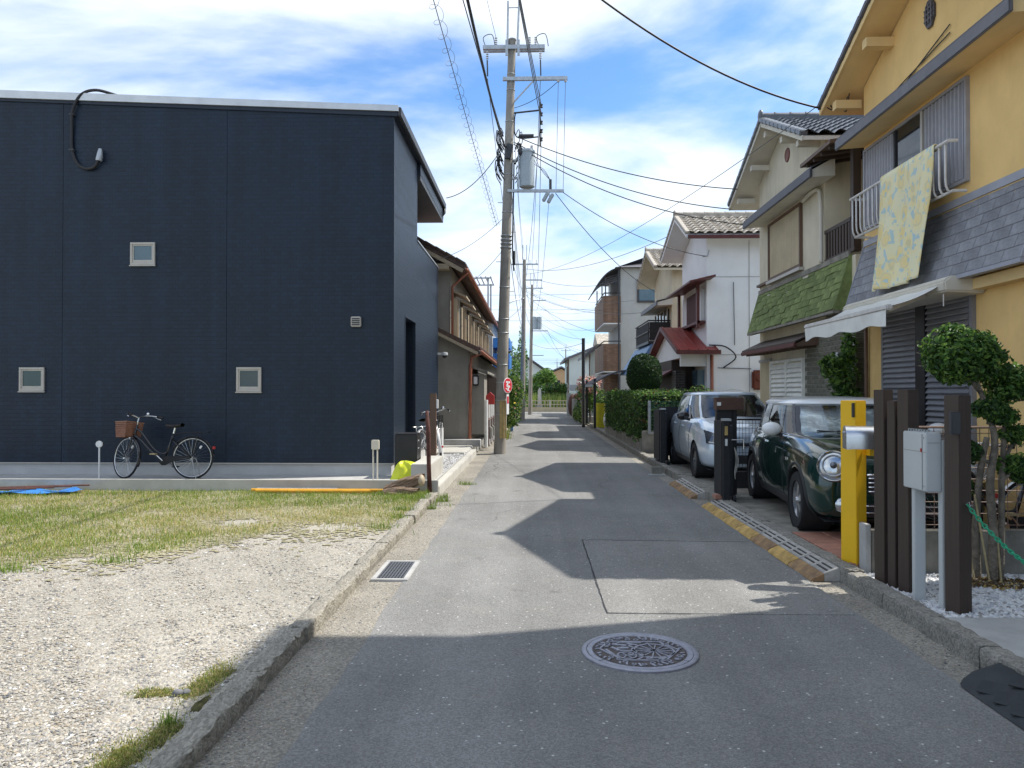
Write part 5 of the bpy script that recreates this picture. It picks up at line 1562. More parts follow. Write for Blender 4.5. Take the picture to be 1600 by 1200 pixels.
MB().box(px0 + .18, WX, 22.28, 22.42, 2.3, 2.66).build('porch_beam', 'white_wall', wh)
MB().prism([(3.9, 23.6, 2.0), (4.25, 23.6, 2.2), (4.25, 23.6, 2.26), (3.9, 23.6, 2.06)], (0, 2.2, 0)).build('canopy', 'red_trim', wh)
MB().box(4.22, 4.5, 23.0, 23.7, .08, 2.2).build('brick_pillar', 'brick_black', wh)
MB().box(4.22, 4.9, 23.7, 26.5, .08, 2.54).build('porch_wall', 'wood_dark', wh)
MB().box(4.75, 4.94, 22.45, 23.2, 1.75, 2.2).build('side_window', 'pane_blue', wh)
MB().box(4.72, 4.945, 22.42, 23.2, .4, 1.7).build('side_door', 'wood_brown', wh)
MB().tube([(WX + .12, 22.06, 2.62), (WX + .12, 22.06, .1)], .05, 8).build('downpipe', 'copper_pipe', wh, smooth=True)
em = MB().box(6.20, 6.62, 21.98, 22.14, 1.62, 2.18).build('electric_meter', 'meter_red', wh, bevel=.05)
MB().lathe([(.001, .02), (.11, .02), (.13, 0)], (6.41, 21.97, 1.98), (0, -1, 0), 18).build('meter_dial', 'meter_red', em, smooth=40)
MB().tube(smooth_path([(WX + .05, 22.1, 2.9), (WX + .5, 22.05, 2.85), (WX + .8, 22.05, 2.55), (WX + .45, 22.08, 2.25)], 5), .02, 6).build('service_cable', 'wire', wh, smooth=True)
MB().tube([(WX + .75, 22.11, 4.7), (WX + .78, 22.11, 2.9)], .012, 5).build('service_cable', 'wire_grey', wh)
MB().tube([(WX + .3, 22.11, 2.25), (6.2, 22.11, 2.22)], .012, 5).build('service_cable', 'wire_grey', wh)
gmt = MB().box(5.55, 5.75, 21.95, 22.12, 1.30, 1.52).build('gas_meter', 'white_plastic', wh, bevel=.02)
MB().tube([(5.4, 22.0, 1.2), (5.4, 22.0, 1.6), (5.6, 22.0, 1.65), (5.95, 22.0, 1.6), (5.95, 22.0, 1.2)], .02, 6).build('gas_pipe', 'white_plastic', gmt)
MB().tube([(WX - .1, 22.2, 5.45), (WX + .02, 22.1, 5.45), (WX + .06, 22.1, 5.62)], .02, 6).build('cable_bracket', 'galv', wh)

# ---------------------------------------------------------------- cream house
ch = thing('cream_house', 'cream gabled house with blue apron roof and black balcony', 'house', (7, 29, .085))
gable_house(ch, WX, WV, 27.7, 31.6, 27.3, 29.45, 31.85, 5.88, 6.78, 5.80, 'cream_wall', 'roof_pale_tile', 'cream_wall', 'panel_cream')
pent_eave(ch, WX, 4.4, 27.5, 31.4, 4.65, 'beige_soffit', 'eave_line')
cw = MB().box(WX - .06, WX - .003, 28.2, 31.0, 3.2, 4.6).build('window', 'window_dark', ch)
for y in (28.2, 28.9, 29.6, 30.3, 30.95): MB().box(WX - .09, WX - .06, y, y + .07, 3.2, 4.6).build('mullion', 'beige_alu', cw)
bc = MB().box(4.15, WX - .003, 28.0, 31.4, 3.32, 3.42).build('balcony', 'black_metal', ch)
for z in (4.15, 3.75): MB().tube([(WX, 28.0, z), (4.15, 28.0, z), (4.15, 31.4, z), (WX, 31.4, z)], .03, 6).build('rail', 'black_metal', bc)
MB().box(4.16, 4.19, 28.0, 31.4, 3.43, 4.1).build('balcony_panel', 'black_rubber', bc)
MB().box(4.2, WX, 28.0, 28.03, 3.43, 4.1).build('balcony_panel', 'black_rubber', bc)
MB().prism([(3.60, 27.9, 2.25), (4.25, 27.9, 3.30), (WX, 27.9, 3.30), (WX, 27.9, 2.25)], (0, 4.6, 0)).build('apron_roof', 'blue_roof', ch)
MB().prism([(3.70, 26.6, 2.05), (4.3, 26.6, 2.4), (4.3, 26.6, 2.46), (3.70, 26.6, 2.11)], (0, 1.2, 0)).build('canopy', 'red_trim', ch)

# ---------------------------------------------------------------- three-storey house with brick balconies
th_ = thing('tall_house', 'pale grey three-storey house with brown brick balconies', 'house', (7, 42, .085))
MB().box(4.5, 12, 40, 46.5, .05, 8.0).build('wall', 'grey_wall', th_)
MB().prism([(4.2, 39.7, 7.98), (4.2, 46.8, 7.98), (6.5, 45, 9.0), (6.5, 41.5, 9.0)], (.01, 0, 0)).build('roof_face', 'eave_line', th_)
rfh = MB(); rfh.add([(4.2, 39.6, 7.99), (12.2, 39.6, 7.99), (12.2, 46.9, 7.99), (4.2, 46.9, 7.99), (6.6, 43.2, 8.95), (10, 43.2, 8.95)], [(3, 2, 1, 0), (0, 1, 5, 4), (1, 2, 5), (2, 3, 4, 5), (3, 0, 4)])
rfh.build('roof', 'eave_line', th_)
for z in (5.15, 2.65):
    b_ = MB().box(3.6, 4.5, 39.9, 45.5, z, z + 1.40).build('balcony', 'brick_brown', th_)
    MB().box(3.62, 4.48, 39.92, 45.48, z - .06, z - .003).build('balcony_soffit', 'white_wall', b_)
    MB().tube([(4.5, 39.95, z + 1.55), (3.65, 39.95, z + 1.55), (3.65, 45.4, z + 1.55)], .03, 6).build('rail', 'black_metal', b_)
MB().tube([(4.4, 39.9, 8.0), (4.4, 39.9, .2)], .05, 6).build('downpipe', 'dark_metal', th_)
cvr = MB(); cvr.grid(lambda u, v_: (4.5 - 1.25 * u, 39.8 + 5.8 * v_, 7.95 - .95 * u ** 2.2), 10, 4)
cv = cvr.build('balcony_canopy', 'eave_dark', th_, recalc=False); cv.modifiers.new('t', 'SOLIDIFY').thickness = .05
for y in (39.95, 42, 45.3): MB().bar((3.72, y, 6.5), (3.72, y, 7.5), .06).build('canopy_post', 'dark_metal', th_)
for k in range(4): MB().bar((4.5, 39.95 + k * .1, 7.4 + k * .12), (3.5, 39.95 + k * .1, 7.05 + k * .12), .03).build('canopy_slat', 'eave_line', th_)
wq = MB().box(5.4, 6.6, 39.93, 39.99, 6.3, 7.35).build('window', 'pane_blue', th_)
MB().box(5.35, 6.65, 39.9, 39.96, 6.2, 6.3).build('sill', 'dark_metal', wq); MB().box(5.35, 5.45, 39.9, 39.96, 6.3, 7.4).build('frame', 'dark_metal', wq)
MB().box(3.7, 4.5, 41, 45, .1, 2.5).build('porch', 'brick_brown', th_)

# ---------------------------------------------------------------- more houses down the street, right
fh = thing('pale_house', 'pale green-white house with low roof beyond the black pole', 'house', (6, 66, 0))
MB().prism([(2.95, 64, 0), (10, 64, 0), (10, 64, 6.0), (8.2, 64, 6.4), (2.95, 64, 4.35)], (0, 9, 0)).build('wall', 'far_wall', fh)
MB().prism([(2.5, 63.6, 4.15), (8.3, 63.6, 6.5), (8.3, 63.6, 6.7), (2.5, 63.6, 4.35)], (0, 10, 0)).build('roof', 'eave_line', fh)
MB().box(2.90, 2.94, 65, 66.4, 2.4, 3.8).build('shutter', 'dark_metal', fh); MB().box(2.90, 2.94, 67.2, 68.6, 2.4, 3.8).build('shutter', 'dark_metal', fh)
MB().cyl((2.86, 64.1, 4.2), (2.86, 64.1, 0), .07, 6).build('downpipe', 'wood_brown', fh)
fh2 = thing('white_annex', 'white house with grey tiled gable behind the brick balconies', 'house', (6, 52, 0))
MB().prism([(3.7, 50, 0), (10, 50, 0), (10, 50, 4.6), (6.5, 50, 5.9), (3.7, 50, 4.1)], (0, 7, 0)).build('wall', 'far_wall', fh2)
MB().prism([(3.3, 49.7, 3.85), (6.6, 49.7, 5.95), (6.6, 49.7, 6.15), (3.3, 49.7, 4.05)], (0, 8, 0)).build('roof', 'eave_line', fh2)
MB().prism([(4.0, 48.5, 4.6), (4.0, 50.5, 5.4), (4.0, 52.5, 4.6)], (5, 0, 0)).build('tiled_gable', 'roof_pale_tile', fh2)
MB().cyl((3.62, 49.9, 4.0), (3.62, 49.9, 0), .05, 6).build('downpipe', 'wood_brown', fh2)

# tall neighbour on the right, just out of view: it shades the near road
nb = thing('neighbour_house', 'grey three-storey house out of view at the right whose shadow falls on the near road', 'house', (8, 1, 0))
MB().box(5.0, 12, -9.5, 6.5, .05, 9.1).build('wall', 'grey_wall', nb)
MB().prism([(4.70, -9.8, 9.1), (4.70, 6.72, 9.1), (4.70, 6.72, 9.38), (4.70, -1.5, 9.6), (4.70, -9.8, 9.38)], (7.6, 0, 0)).build('roof', 'eave_line', nb)
for k in range(4):
    for z in (1.2, 4.0, 6.8): MB().box(4.96, 4.998, -8 + k * 3.4, -6.4 + k * 3.4, z, z + 1.3).build('window', 'pane_dark', nb)

# ================================================================ VEHICLES
def bake(objs_main, cutters, subsurf=2):
    """evaluate subsurf + boolean cuts on a temp object and return the mesh"""
    o = objs_main
    md = o.modifiers.new('s', 'SUBSURF'); md.levels = subsurf; md.render_levels = subsurf
    for c_ in cutters:
        b_ = o.modifiers.new('b', 'BOOLEAN'); b_.operation = 'DIFFERENCE'; b_.object = c_; b_.solver = 'EXACT'
    bpy.context.view_layer.update()
    dg = bpy.context.evaluated_depsgraph_get()
    me = bpy.data.meshes.new_from_object(o.evaluated_get(dg))
    for x in [o] + cutters:
        d = x.data; bpy.data.objects.remove(x); bpy.data.meshes.remove(d)
    return me

def tmp_obj(mb, mats, recalc=True):
    me = mb.mesh('tmp', mats, recalc=recalc)
    o = bpy.data.objects.new('tmp', me); COL.objects.link(o)
    return o

def loft_body(stations):
    """stations: (y, w, zb, zmid, zsh, zbelt, ztop, tuck) -> closed cage"""
    mb = MB(); rings = []
    for (y, w, zb, zm, zs, zbt, zt, tk) in stations:
        half = [(w * .80, zb), (w * .955, zb + .05), (w * .995, zm), (w, zs), (w * tk, zbt), (w * (tk - .10), zt), (w * .45, zt + .018)]
        pts = [(x, y, z) for x, z in half] + [(0, y, half[-1][1] + .006)] + [(-x, y, z) for x, z in reversed(half)] + [(0, y, zb)]
        rings.append([len(mb.v) + i for i in range(len(pts))]); mb.v += pts
    n = len(rings[0])
    for a, b in zip(rings[:-1], rings[1:]):
        for i in range(n):
            mb.face((a[i], a[(i + 1) % n], b[(i + 1) % n], b[i]))
    mb.face(tuple(rings[0])); mb.face(tuple(rings[-1][::-1]))
    return mb

def loop_pts(z, yf, yr, w, n=64, e=3.2, bow=.0):
    yc, hl = (yf + yr) / 2, (yr - yf) / 2
    P = []
    for k in range(n):
        t = 2 * PI * k / n
        cx_, sy_ = math.cos(t), math.sin(t)
        x = w * math.copysign(abs(cx_) ** (2 / e), cx_); y = yc + hl * math.copysign(abs(sy_) ** (2 / (e + 1.2)), sy_)
        P.append((x, y, z))
    return P

def wheel(root, x, y, r, wdt, rimr, spokes, rim_m, side):
    w = MB().lathe([(rimr * .99, -wdt * .48), (rimr * .97, wdt * .40), (rimr * .90, wdt * .42), (rimr * .88, wdt * .1), (.02, wdt * .05)], (x, y, r), (side, 0, 0), 32).build('wheel', rim_m, root, smooth=35)
    MB().lathe([(rimr * .98, -wdt * .5), (r * .93, -wdt * .52), (r, -wdt * .38), (r * 1.004, 0), (r, wdt * .38), (r * .93, wdt * .52), (rimr * 1.02, wdt * .5), (rimr * .97, wdt * .42)], (x, y, r), (side, 0, 0), 40).build('tyre', 'tyre', w, smooth=40)
    sp = MB()
    xo = x + side * wdt * .36
    for k in range(spokes):
        t = 2 * PI * k / spokes + .3
        d = V(0, math.cos(t), math.sin(t)); p = V(0, -math.sin(t), math.cos(t))
        c0 = V(xo + side * .015, y, r); 
        q = [c0 + d * (rimr * .12) + p * (rimr * .14), c0 + d * (rimr * .12) - p * (rimr * .14), c0 + d * (rimr * .93) - p * (rimr * .20) - V(side * .02, 0, 0), c0 + d * (rimr * .93) + p * (rimr * .20) - V(side * .02, 0, 0)]
        sp.prism(q, (-side * .035, 0, 0))
    sp.lathe([(.001, .035), (rimr * .16, .03), (rimr * .2, 0)], (xo, y, r), (side, 0, 0), 16)
    sp.build('spokes', rim_m, w, smooth=30)
    MB().lathe([(.02, 0), (rimr * .62, 0), (rimr * .62, -.02)], (x - side * .0, y, r), (side, 0, 0), 24).build('brake_disc', 'dark_metal', w)
    return w

def make_car(name, label, loc, rotz, P):
    root = thing(name, label, 'car', loc, rotz, local=True)
    WB, r, ar = P['wb'], P['r'], P['arch']
    body = tmp_obj(loft_body(P['st']), P['paint'])
    cut = []
    for y in (0, WB):
        for s in (-1, 1):
            cut.append(tmp_obj(MB().lathe([(.001, -.2), (ar, -.2), (ar, .4), (.001, .4)], (s * .68, y, r + .01), (s, 0, 0), 48), 'black_plastic'))
    me = bake(body, cut)
    me.name = 'body'
    me.materials.clear(); me.materials.append(MATS[P['paint']])
    me.polygons.foreach_set('material_index', [0] * len(me.polygons))
    me.polygons.foreach_set('use_smooth', [True] * len(me.polygons)); me.set_sharp_from_angle(angle=R(38))
    bo = link('body', me, root)
    bmx = bmesh.new(); bmx.from_mesh(me); bvh = BVHTree.FromBMesh(bmx); bmx.free()
    W2 = 1.4
    def side(y, z, s, off=.004):
        h = bvh.ray_cast(V(s * W2, y, z), V(-s, 0, 0))
        if h[0] is None: return V(s * .8, y, z)
        return h[0] + h[1] * off
    def front(x, z, off=.004, ydir=1):
        h = bvh.ray_cast(V(x, -3 if ydir == 1 else 6, z), V(0, ydir, 0))
        if h[0] is None: return V(x, -.7, z)
        return h[0] + h[1] * off
    def top(x, y, off=.004):
        h = bvh.ray_cast(V(x, y, 3), V(0, 0, -1))
        return h[0] + h[1] * off
    # wheel wells and wheels
    for y in (0, WB):
        for s in (-1, 1):
            MB().lathe([(ar * .985, .0), (ar * .985, .30), (.05, .31)], (s * (P['track'] + .10), y, r + .01), (-s, 0, 0), 32).build('wheel_well', 'black_rubber', root)
            wheel(root, s * P['track'], y, r, P['tw'], P['rim'], P['spokes'], P['rim_m'], s)
            if P['clad']:
                mb = MB(); na = 40; rows = []
                for k in range(na + 1):
                    t = R(-18 + 216 * k / na)
                    row = []
                    for (rr_, of) in ((ar - .004, -.02), (ar - .002, .010), (ar + .028, .014), (ar + .052, .010), (ar + .056, -.004)):
                        yy, zz = y + rr_ * math.cos(t), r + .01 + rr_ * math.sin(t)
                        p = side(yy, max(zz, .21), s, 0)
                        row.append(len(mb.v)); mb.v.append((p.x + s * of, yy, max(zz, .19)))
                    rows.append(row)
                for a, b in zip(rows[:-1], rows[1:]):
                    for i in range(4): mb.face((a[i], a[i + 1], b[i + 1], b[i]))
                mb.build('wheel_arch', 'black_plastic', root, smooth=True)
    def strip(pts, w, mt, nm, par=None, th=.004):
        mb = MB(); mb.tube(pts, w, 5); return mb.build(nm, mt, par or root)
    # sills
    for s in (-1, 1):
        mb = MB(); pts = []
        n_ = 16
        for zz, of in ((.185, .0), (.20, .014), (P['sill'], .016), (P['sill'] + .02, .002)):
            pts.append([V(side(ar + .05 + (WB - 2 * ar - .1) * k / n_, max(zz, .24), s, 0).x + s * of, ar + .05 + (WB - 2 * ar - .1) * k / n_, zz) for k in range(n_ + 1)])
        for a, b in zip(pts[:-1], pts[1:]):
            o_ = len(mb.v); mb.v += [tuple(p) for p in a + b]
            for k in range(n_): mb.face((o_ + k, o_ + k + 1, o_ + n_ + 2 + k, o_ + n_ + 1 + k))
        mb.build('sill', 'black_plastic', root, smooth=True)
    # greenhouse
    G = P['gh']
    NL = 72
    levels = [loop_pts(*a, n=NL) for a in G]
    def gh_faces(sel, mt, nm, par=root, off=0.0, lv=None):
        mb = MB(); L_ = lv or levels
        for li in range(len(L_) - 1):
            for k in range(NL):
                if sel(k, li):
                    k2 = (k + 1) % NL
                    q = [L_[li][k], L_[li][k2], L_[li + 1][k2], L_[li + 1][k]]
                    if off:
                        c_ = V(0, (G[li][1] + G[li][2]) / 2, 0)
                        q = [tuple(V(*p) + (V(p[0], p[1] - c_.y, 0)).normalized() * off) for p in q]
                    mb.add(q, [(0, 1, 2, 3)])
        me_ = mb.mesh(nm, mt, recalc=False)
        bm = bmesh.new(); bm.from_mesh(me_); bmesh.ops.remove_doubles(bm, verts=bm.verts, dist=.0005); bmesh.ops.recalc_face_normals(bm, faces=bm.faces); bm.to_mesh(me_); bm.free()
        me_.polygons.foreach_set('use_smooth', [True] * len(me_.polygons))
        return link(nm, me_, par)
    ang = lambda k: (360 * (k + .5) / NL) % 360
    isf = lambda k: P['af'][0] < ang(k) < P['af'][1]          # windscreen
    isr = lambda k: P['ar'][0] < ang(k) < P['ar'][1]
    def pil(k):
        a = ang(k); a = a if a <= 180 else a
        for (c_, h_) in P['pill']:
            for q in (c_, (180 - c_) % 360):
                if abs((a - q + 180) % 360 - 180) < h_: return True
        return False
    gh_faces(lambda k, li: isf(k) and not pil(k), 'car_glass', 'windscreen')
    gh_faces(lambda k, li: isr(k) and not pil(k), 'car_glass_dark', 'rear_window')
    gh_faces(lambda k, li: not isf(k) and not isr(k) and not pil(k) and math.cos(R(ang(k))) < 0, 'car_glass_dark' if P.get('dark') else 'car_glass', 'side_window')
    gh_faces(lambda k, li: not isf(k) and not isr(k) and not pil(k) and math.cos(R(ang(k))) > 0, 'car_glass_dark' if P.get('dark') else 'car_glass', 'side_window')
    for (pc, ph_) in P['pill']:
        for q in (pc, (180 - pc) % 360):
            gh_faces(lambda k, li: abs((ang(k) - q + 180) % 360 - 180) < ph_, P['pillar'], 'pillar', off=.006)
    # roof
    zt, yf, yr, w = G[-1][0], G[-1][1], G[-1][2], G[-1][3]
    rl_ = [loop_pts(zt - .035, yf - .02, yr + .02, w + .02, NL), loop_pts(zt - .01, yf - .03, yr + .035, w + .026, NL), loop_pts(zt + .02, yf + .01, yr, w - .005, NL)]
    for (sc_k, dz) in ((.86, .045), (.6, .062), (.3, .070), (.02, .072)):
        rl_.append(loop_pts(zt + P['dome'] * dz / .072, (yf + yr) / 2 - (yr - yf) / 2 * sc_k, (yf + yr) / 2 + (yr - yf) / 2 * sc_k, w * sc_k, NL))
    mb = MB(); o_ = 0
    for L_ in rl_: mb.v += L_
    for li in range(len(rl_) - 1):
        for k in range(NL): mb.face((li * NL + k, li * NL + (k + 1) % NL, (li + 1) * NL + (k + 1) % NL, (li + 1) * NL + k))
    mb.build('roof', P['roof'], root, smooth=50)
    # interior: dark tub, seats
    MB().box(-w * .98, w * .98, G[0][1] + .35, G[0][2] - .2, .45, G[0][0] - .06).build('cabin_floor', 'seat_cloth', root)
    for sx in (-.34, .34):
        st = MB().cbox((sx, G[0][1] + 1.25, G[0][0] - .02), (.46, .16, .55)).build('seat', 'seat_cloth', root, bevel=.05)
        MB().cbox((sx, G[0][1] + 1.28, G[0][0] + .27), (.24, .09, .17)).build('headrest', 'seat_cloth', st, bevel=.04)
    # dashboard lip / cowl
    MB().cbox((0, G[0][1] + .22, G[0][0] + .01), (1.25, .35, .05)).build('dashboard', 'black_plastic', root, bevel=.02)
    # door gaps
    for s in (-1, 1):
        for pts in P['gaps']:
            pp = []
            for a, b in zip(pts[:-1], pts[1:]):
                for k in range(10):
                    t = k / 9
                    pp.append(side(a[0] + (b[0] - a[0]) * t, a[1] + (b[1] - a[1]) * t, s, .0005))
            MB().tube(pp, .0045, 4).build('door_gap', 'black_rubber', root)
        for (hy, hz) in P['handles']:
            a, b = side(hy - .09, hz, s, .012), side(hy + .09, hz, s, .012)
            MB().bar(a, b, .022, .028).build('door_handle', P['handle_m'], root, bevel=.006)
        my, mz, mx_, mm_ = P['mirror']
        mr_ = MB().sphere((s * mx_, my, mz), (.115, .075, .080), 18, 12).build('mirror', mm_, root, smooth=True)
        MB().bar((s * (mx_ - .12), my + .02, mz - .075), (s * (mx_ - .02), my + .01, mz - .045), .05, .04).build('mirror_arm', 'black_plastic', mr_)
    return root, side, front, top

# ---------------------------------------------------------------- dark green hatchback
st = [(-.745, .60, .27, .40, .52, .63, .69, .93), (-.735, .72, .22, .40, .54, .68, .745, .93), (-.66, .81, .19, .42, .59, .755, .825, .93), (-.44, .852, .18, .45, .66, .825, .890, .93),
      (-.15, .858, .18, .47, .72, .875, .945, .93), (.30, .863, .18, .48, .76, .925, .990, .93), (.66, .863, .18, .48, .78, .955, 1.0, .93), (1.3, .863, .18, .48, .80, .965, .985, .93),
      (2.0, .863, .18, .48, .80, .975, .99, .92), (2.55, .862, .18, .48, .80, .98, .99, .90), (2.88, .83, .20, .48, .78, .96, .985, .88), (3.04, .76, .24, .46, .74, .92, .96, .86), (3.09, .60, .30, .46, .70, .86, .92, .86)]
mini, ms, mf, mtop = make_car('green_car', 'dark green hatchback with white roof and round headlights parked by the yellow post', (3.665, 8.30, .09), R(-5.2), dict(
    wb=2.495, r=.305, arch=.345, track=.755, tw=.19, rim=.205, spokes=5, rim_m='alloy', clad=True, st=st, paint='mini_green', sill=.27,
    gh=[(.955, .48, 2.98, .785), (1.13, .76, 2.94, .735), (1.335, 1.08, 2.84, .655)], af=(217, 323), ar=(40, 140), pill=[(322, 3.2), (2, 4), (41, 6)], pillar='bike_black',
    roof='roof_white', dome=.075, gaps=[[(.62, .93), (.60, .60), (.66, .30), (.70, .27)], [(1.78, .95), (1.82, .6), (1.76, .36), (1.66, .27)], [(.66, .275), (1.70, .275)]],
    handles=[(1.62, .845)], handle_m='chrome', mirror=(.80, 1.03, .93, 'roof_white')))
for s in (-1, 1):
    c_ = mf(s * .655, .735, .0); ax = V(s * .38, -1, .30).normalized(); c_ = c_ + ax * .012
    hl = MB().lathe([(.158, -.07), (.160, -.005), (.150, .012), (.142, .008), (.140, -.02)], c_, ax, 40).build('headlight', 'chrome', mini, smooth=40)
    MB().lathe([(.001, .032), (.05, .030), (.105, .016), (.141, -.008)], c_, ax, 40).build('lens', 'lens', hl, smooth=True)
    MB().torus(c_ + ax * .026, .105, .006, ax, 36, 6).build('light_ring', 'metal_light', hl, smooth=True)
    MB().sphere(c_ + ax * .030, (.034, .034, .034), 14, 10).build('projector', 'lens_dark', hl, smooth=True)
    p = mf(s * .60, .36, .006)
    fg = MB().lathe([(.001, .020), (.045, .016), (.062, .0), (.068, .006), (.070, -.03)], p, V(s * .35, -1, 0), 28).build('fog_light', 'lens', mini, smooth=40)
    q = ms(.46, .715, s, .008)
    MB().cbox(q, (.012, .15, .042)).build('side_indicator', 'chrome', mini, bevel=.005)
gm_ = MB(); 
for (x0, x1, z0, z1, mt_, nm_) in ((-.36, .36, .47, .64, 'black_plastic', 'grille'), (-.42, .42, .25, .38, 'black_plastic', 'lower_intake')):
    mb = MB(); mb.grid(lambda u, v_: mf((x0 + (x1 - x0) * u) * (1 - .10 * abs(v_ - .5)), z0 + (z1 - z0) * v_, .010), 16, 5); gg = mb.build(nm_, mt_, mini, recalc=False)
    for k in range(4 if nm_ == 'grille' else 2):
        z = z0 + (z1 - z0) * (k + .6) / (4 if nm_ == 'grille' else 2)
        MB().tube([mf(x0 * .97 + (x1 - x0) * .97 * i / 12, z, .018) for i in range(13)], .008, 6).build('grille_bar', 'chrome', gg, smooth=True)
mb = MB(); mb.grid(lambda u, v_: mf(-.74 + 1.48 * u, .185 + .05 * v_, .012), 20, 2); mb.build('front_lip', 'black_plastic', mini, recalc=False)
MB().tube([mf(-.36 + .72 * i / 16, .655, .014) for i in range(17)], .012, 6).build('grille_surround', 'chrome', mini, smooth=True)
# bonnet shut line, scoops and chrome belt line
MB().tube([mtop(-.60 + 1.2 * i / 20, -.42 - .16 * math.cos((i / 20 - .5) * PI), .001) for i in range(21)], .004, 4).build('bonnet_gap', 'black_rubber', mini)
for s in (-1, 1):
    MB().tube([mtop(s * .63, -.3, .001), mtop(s * .66, 0, .001), mtop(s * .69, .3, .001), mtop(s * .70, .52, .001)], .004, 4).build('bonnet_gap', 'black_rubber', mini)
    MB().tube([(s * .80, .50 + k * .125, .975 + .0005 * k) for k in range(20)], .007, 6).build('belt_trim', 'chrome', mini, smooth=True)
for k in range(2):
    MB().tube([mtop(-.30 + .6 * i / 10 * (1 if k else 1), .42, .012) for i in range(11)], .010, 6).build('washer_trim', 'black_plastic', mini)
    break
for s in (-1, 1): MB().bar((s * .35 + .25, .44, .995), (s * .35 - .12, .60, 1.02), .02, .015).build('wiper', 'black_plastic', mini)
# silver sun shade standing behind the windscreen
ss = MB()
def ssf(u, v_):
    z = .985 + .30 * v_
    y = .60 + (z - .955) * 1.55 + .045 + .03 * math.sin(9 * u + 5 * v_) * math.sin(7 * v_ + 2) + .018 * math.sin(21 * u - 9 * v_) + .10 * (2 * u - 1) ** 2
    return ((2 * u - 1) * (.60 - .10 * v_), y, z - .02 * math.sin(6 * u))
ss.grid(ssf, 40, 16); ss.build('sun_shade', 'sun_shade', mini, smooth=True, recalc=False)
MB().lathe([(.001, .01), (.03, .008), (.034, 0)], mtop(0, -.52, .003), (0, -.5, 1), 16).build('badge', 'chrome', mini, smooth=True)

# ---------------------------------------------------------------- silver-blue hatchback
st2 = [(-.80, .45, .28, .42, .52, .62, .70, .92), (-.775, .64, .23, .42, .56, .70, .775, .93), (-.66, .76, .20, .44, .60, .78, .85, .93), (-.40, .83, .19, .46, .66, .85, .925, .92),
       (.0, .845, .18, .48, .72, .93, 1.00, .90), (.35, .848, .18, .48, .74, .97, 1.03, .90), (1.2, .848, .18, .48, .78, .985, 1.0, .92), (2.0, .848, .18, .48, .80, 1.0, 1.01, .92),
       (2.7, .845, .19, .48, .82, 1.03, 1.04, .90), (3.0, .81, .22, .48, .82, 1.03, 1.05, .88), (3.14, .72, .27, .46, .78, .98, 1.02, .86), (3.19, .56, .32, .46, .72, .90, .96, .86)]
fit, fs_, ff, ftop = make_car('silver_car', 'silver-blue hatchback parked behind the black folding gates', (3.60, 13.38, .09), R(-1.5), dict(
    wb=2.53, r=.30, arch=.335, track=.74, tw=.18, rim=.205, spokes=9, rim_m='alloy_dark', clad=False, st=st2, paint='fit_silver', sill=.25,
    gh=[(.99, .10, 3.06, .765), (1.22, .58, 3.00, .70), (1.43, 1.05, 2.85, .60)], af=(222, 318), ar=(45, 135), pill=[(318, 3.4), (347, 2), (10, 3.5), (40, 6)], pillar='fit_silver',
    roof='fit_silver', dome=.06, gaps=[[(.48, .92), (.46, .55), (.52, .27)], [(1.50, .96), (1.52, .5), (1.48, .27)], [(.5, .26), (2.1, .26)], [(2.35, .98), (2.30, .7), (2.06, .45)]],
    handles=[(1.30, .84), (2.18, .86)], handle_m='fit_silver', mirror=(.50, 1.04, .93, 'bike_black'), dark=True))
for s in (-1, 1):
    mb = MB()
    mb.grid(lambda u, v_: (lambda p: (p.x, p.y, p.z))(ff(s * (.40 + .34 * u), .58 + .12 * v_ + .13 * u * (.3 + .7 * v_), .012)), 14, 6)
    hl = mb.build('headlight', 'lens_dark', fit, smooth=True, recalc=False)
    MB().tube([ff(s * (.44 + .26 * i / 8), .60 + .04 * i / 8, .02) for i in range(9)], .009, 6).build('light_strip', 'white_plastic', hl, smooth=True)
    for t in (.3, .65): MB().sphere(ff(s * (.44 + .26 * t), .665 + .06 * t, .015), .028, 12, 8).build('projector', 'lens', hl, smooth=True)
mb = MB(); mb.grid(lambda u, v_: ff(-.45 + .9 * u, .30 + .14 * v_, .008), 16, 4); mb.build('lower_intake', 'black_plastic', fit, recalc=False)
mb = MB(); mb.grid(lambda u, v_: ff(-.42 + .84 * u, .585 + .05 * v_, .010), 16, 2); mb.build('grille', 'black_plastic', fit, recalc=False)
mb = MB(); mb.grid(lambda u, v_: ff(-.72 + 1.44 * u, .19 + .04 * v_, .012), 20, 2); mb.build('front_lip', 'black_plastic', fit, recalc=False)
for s in (-1, 1): MB().bar((s * .1 + .4, .12, 1.035), (s * .3 - .05, .22, 1.06), .02, .015).build('wiper', 'black_plastic', fit)

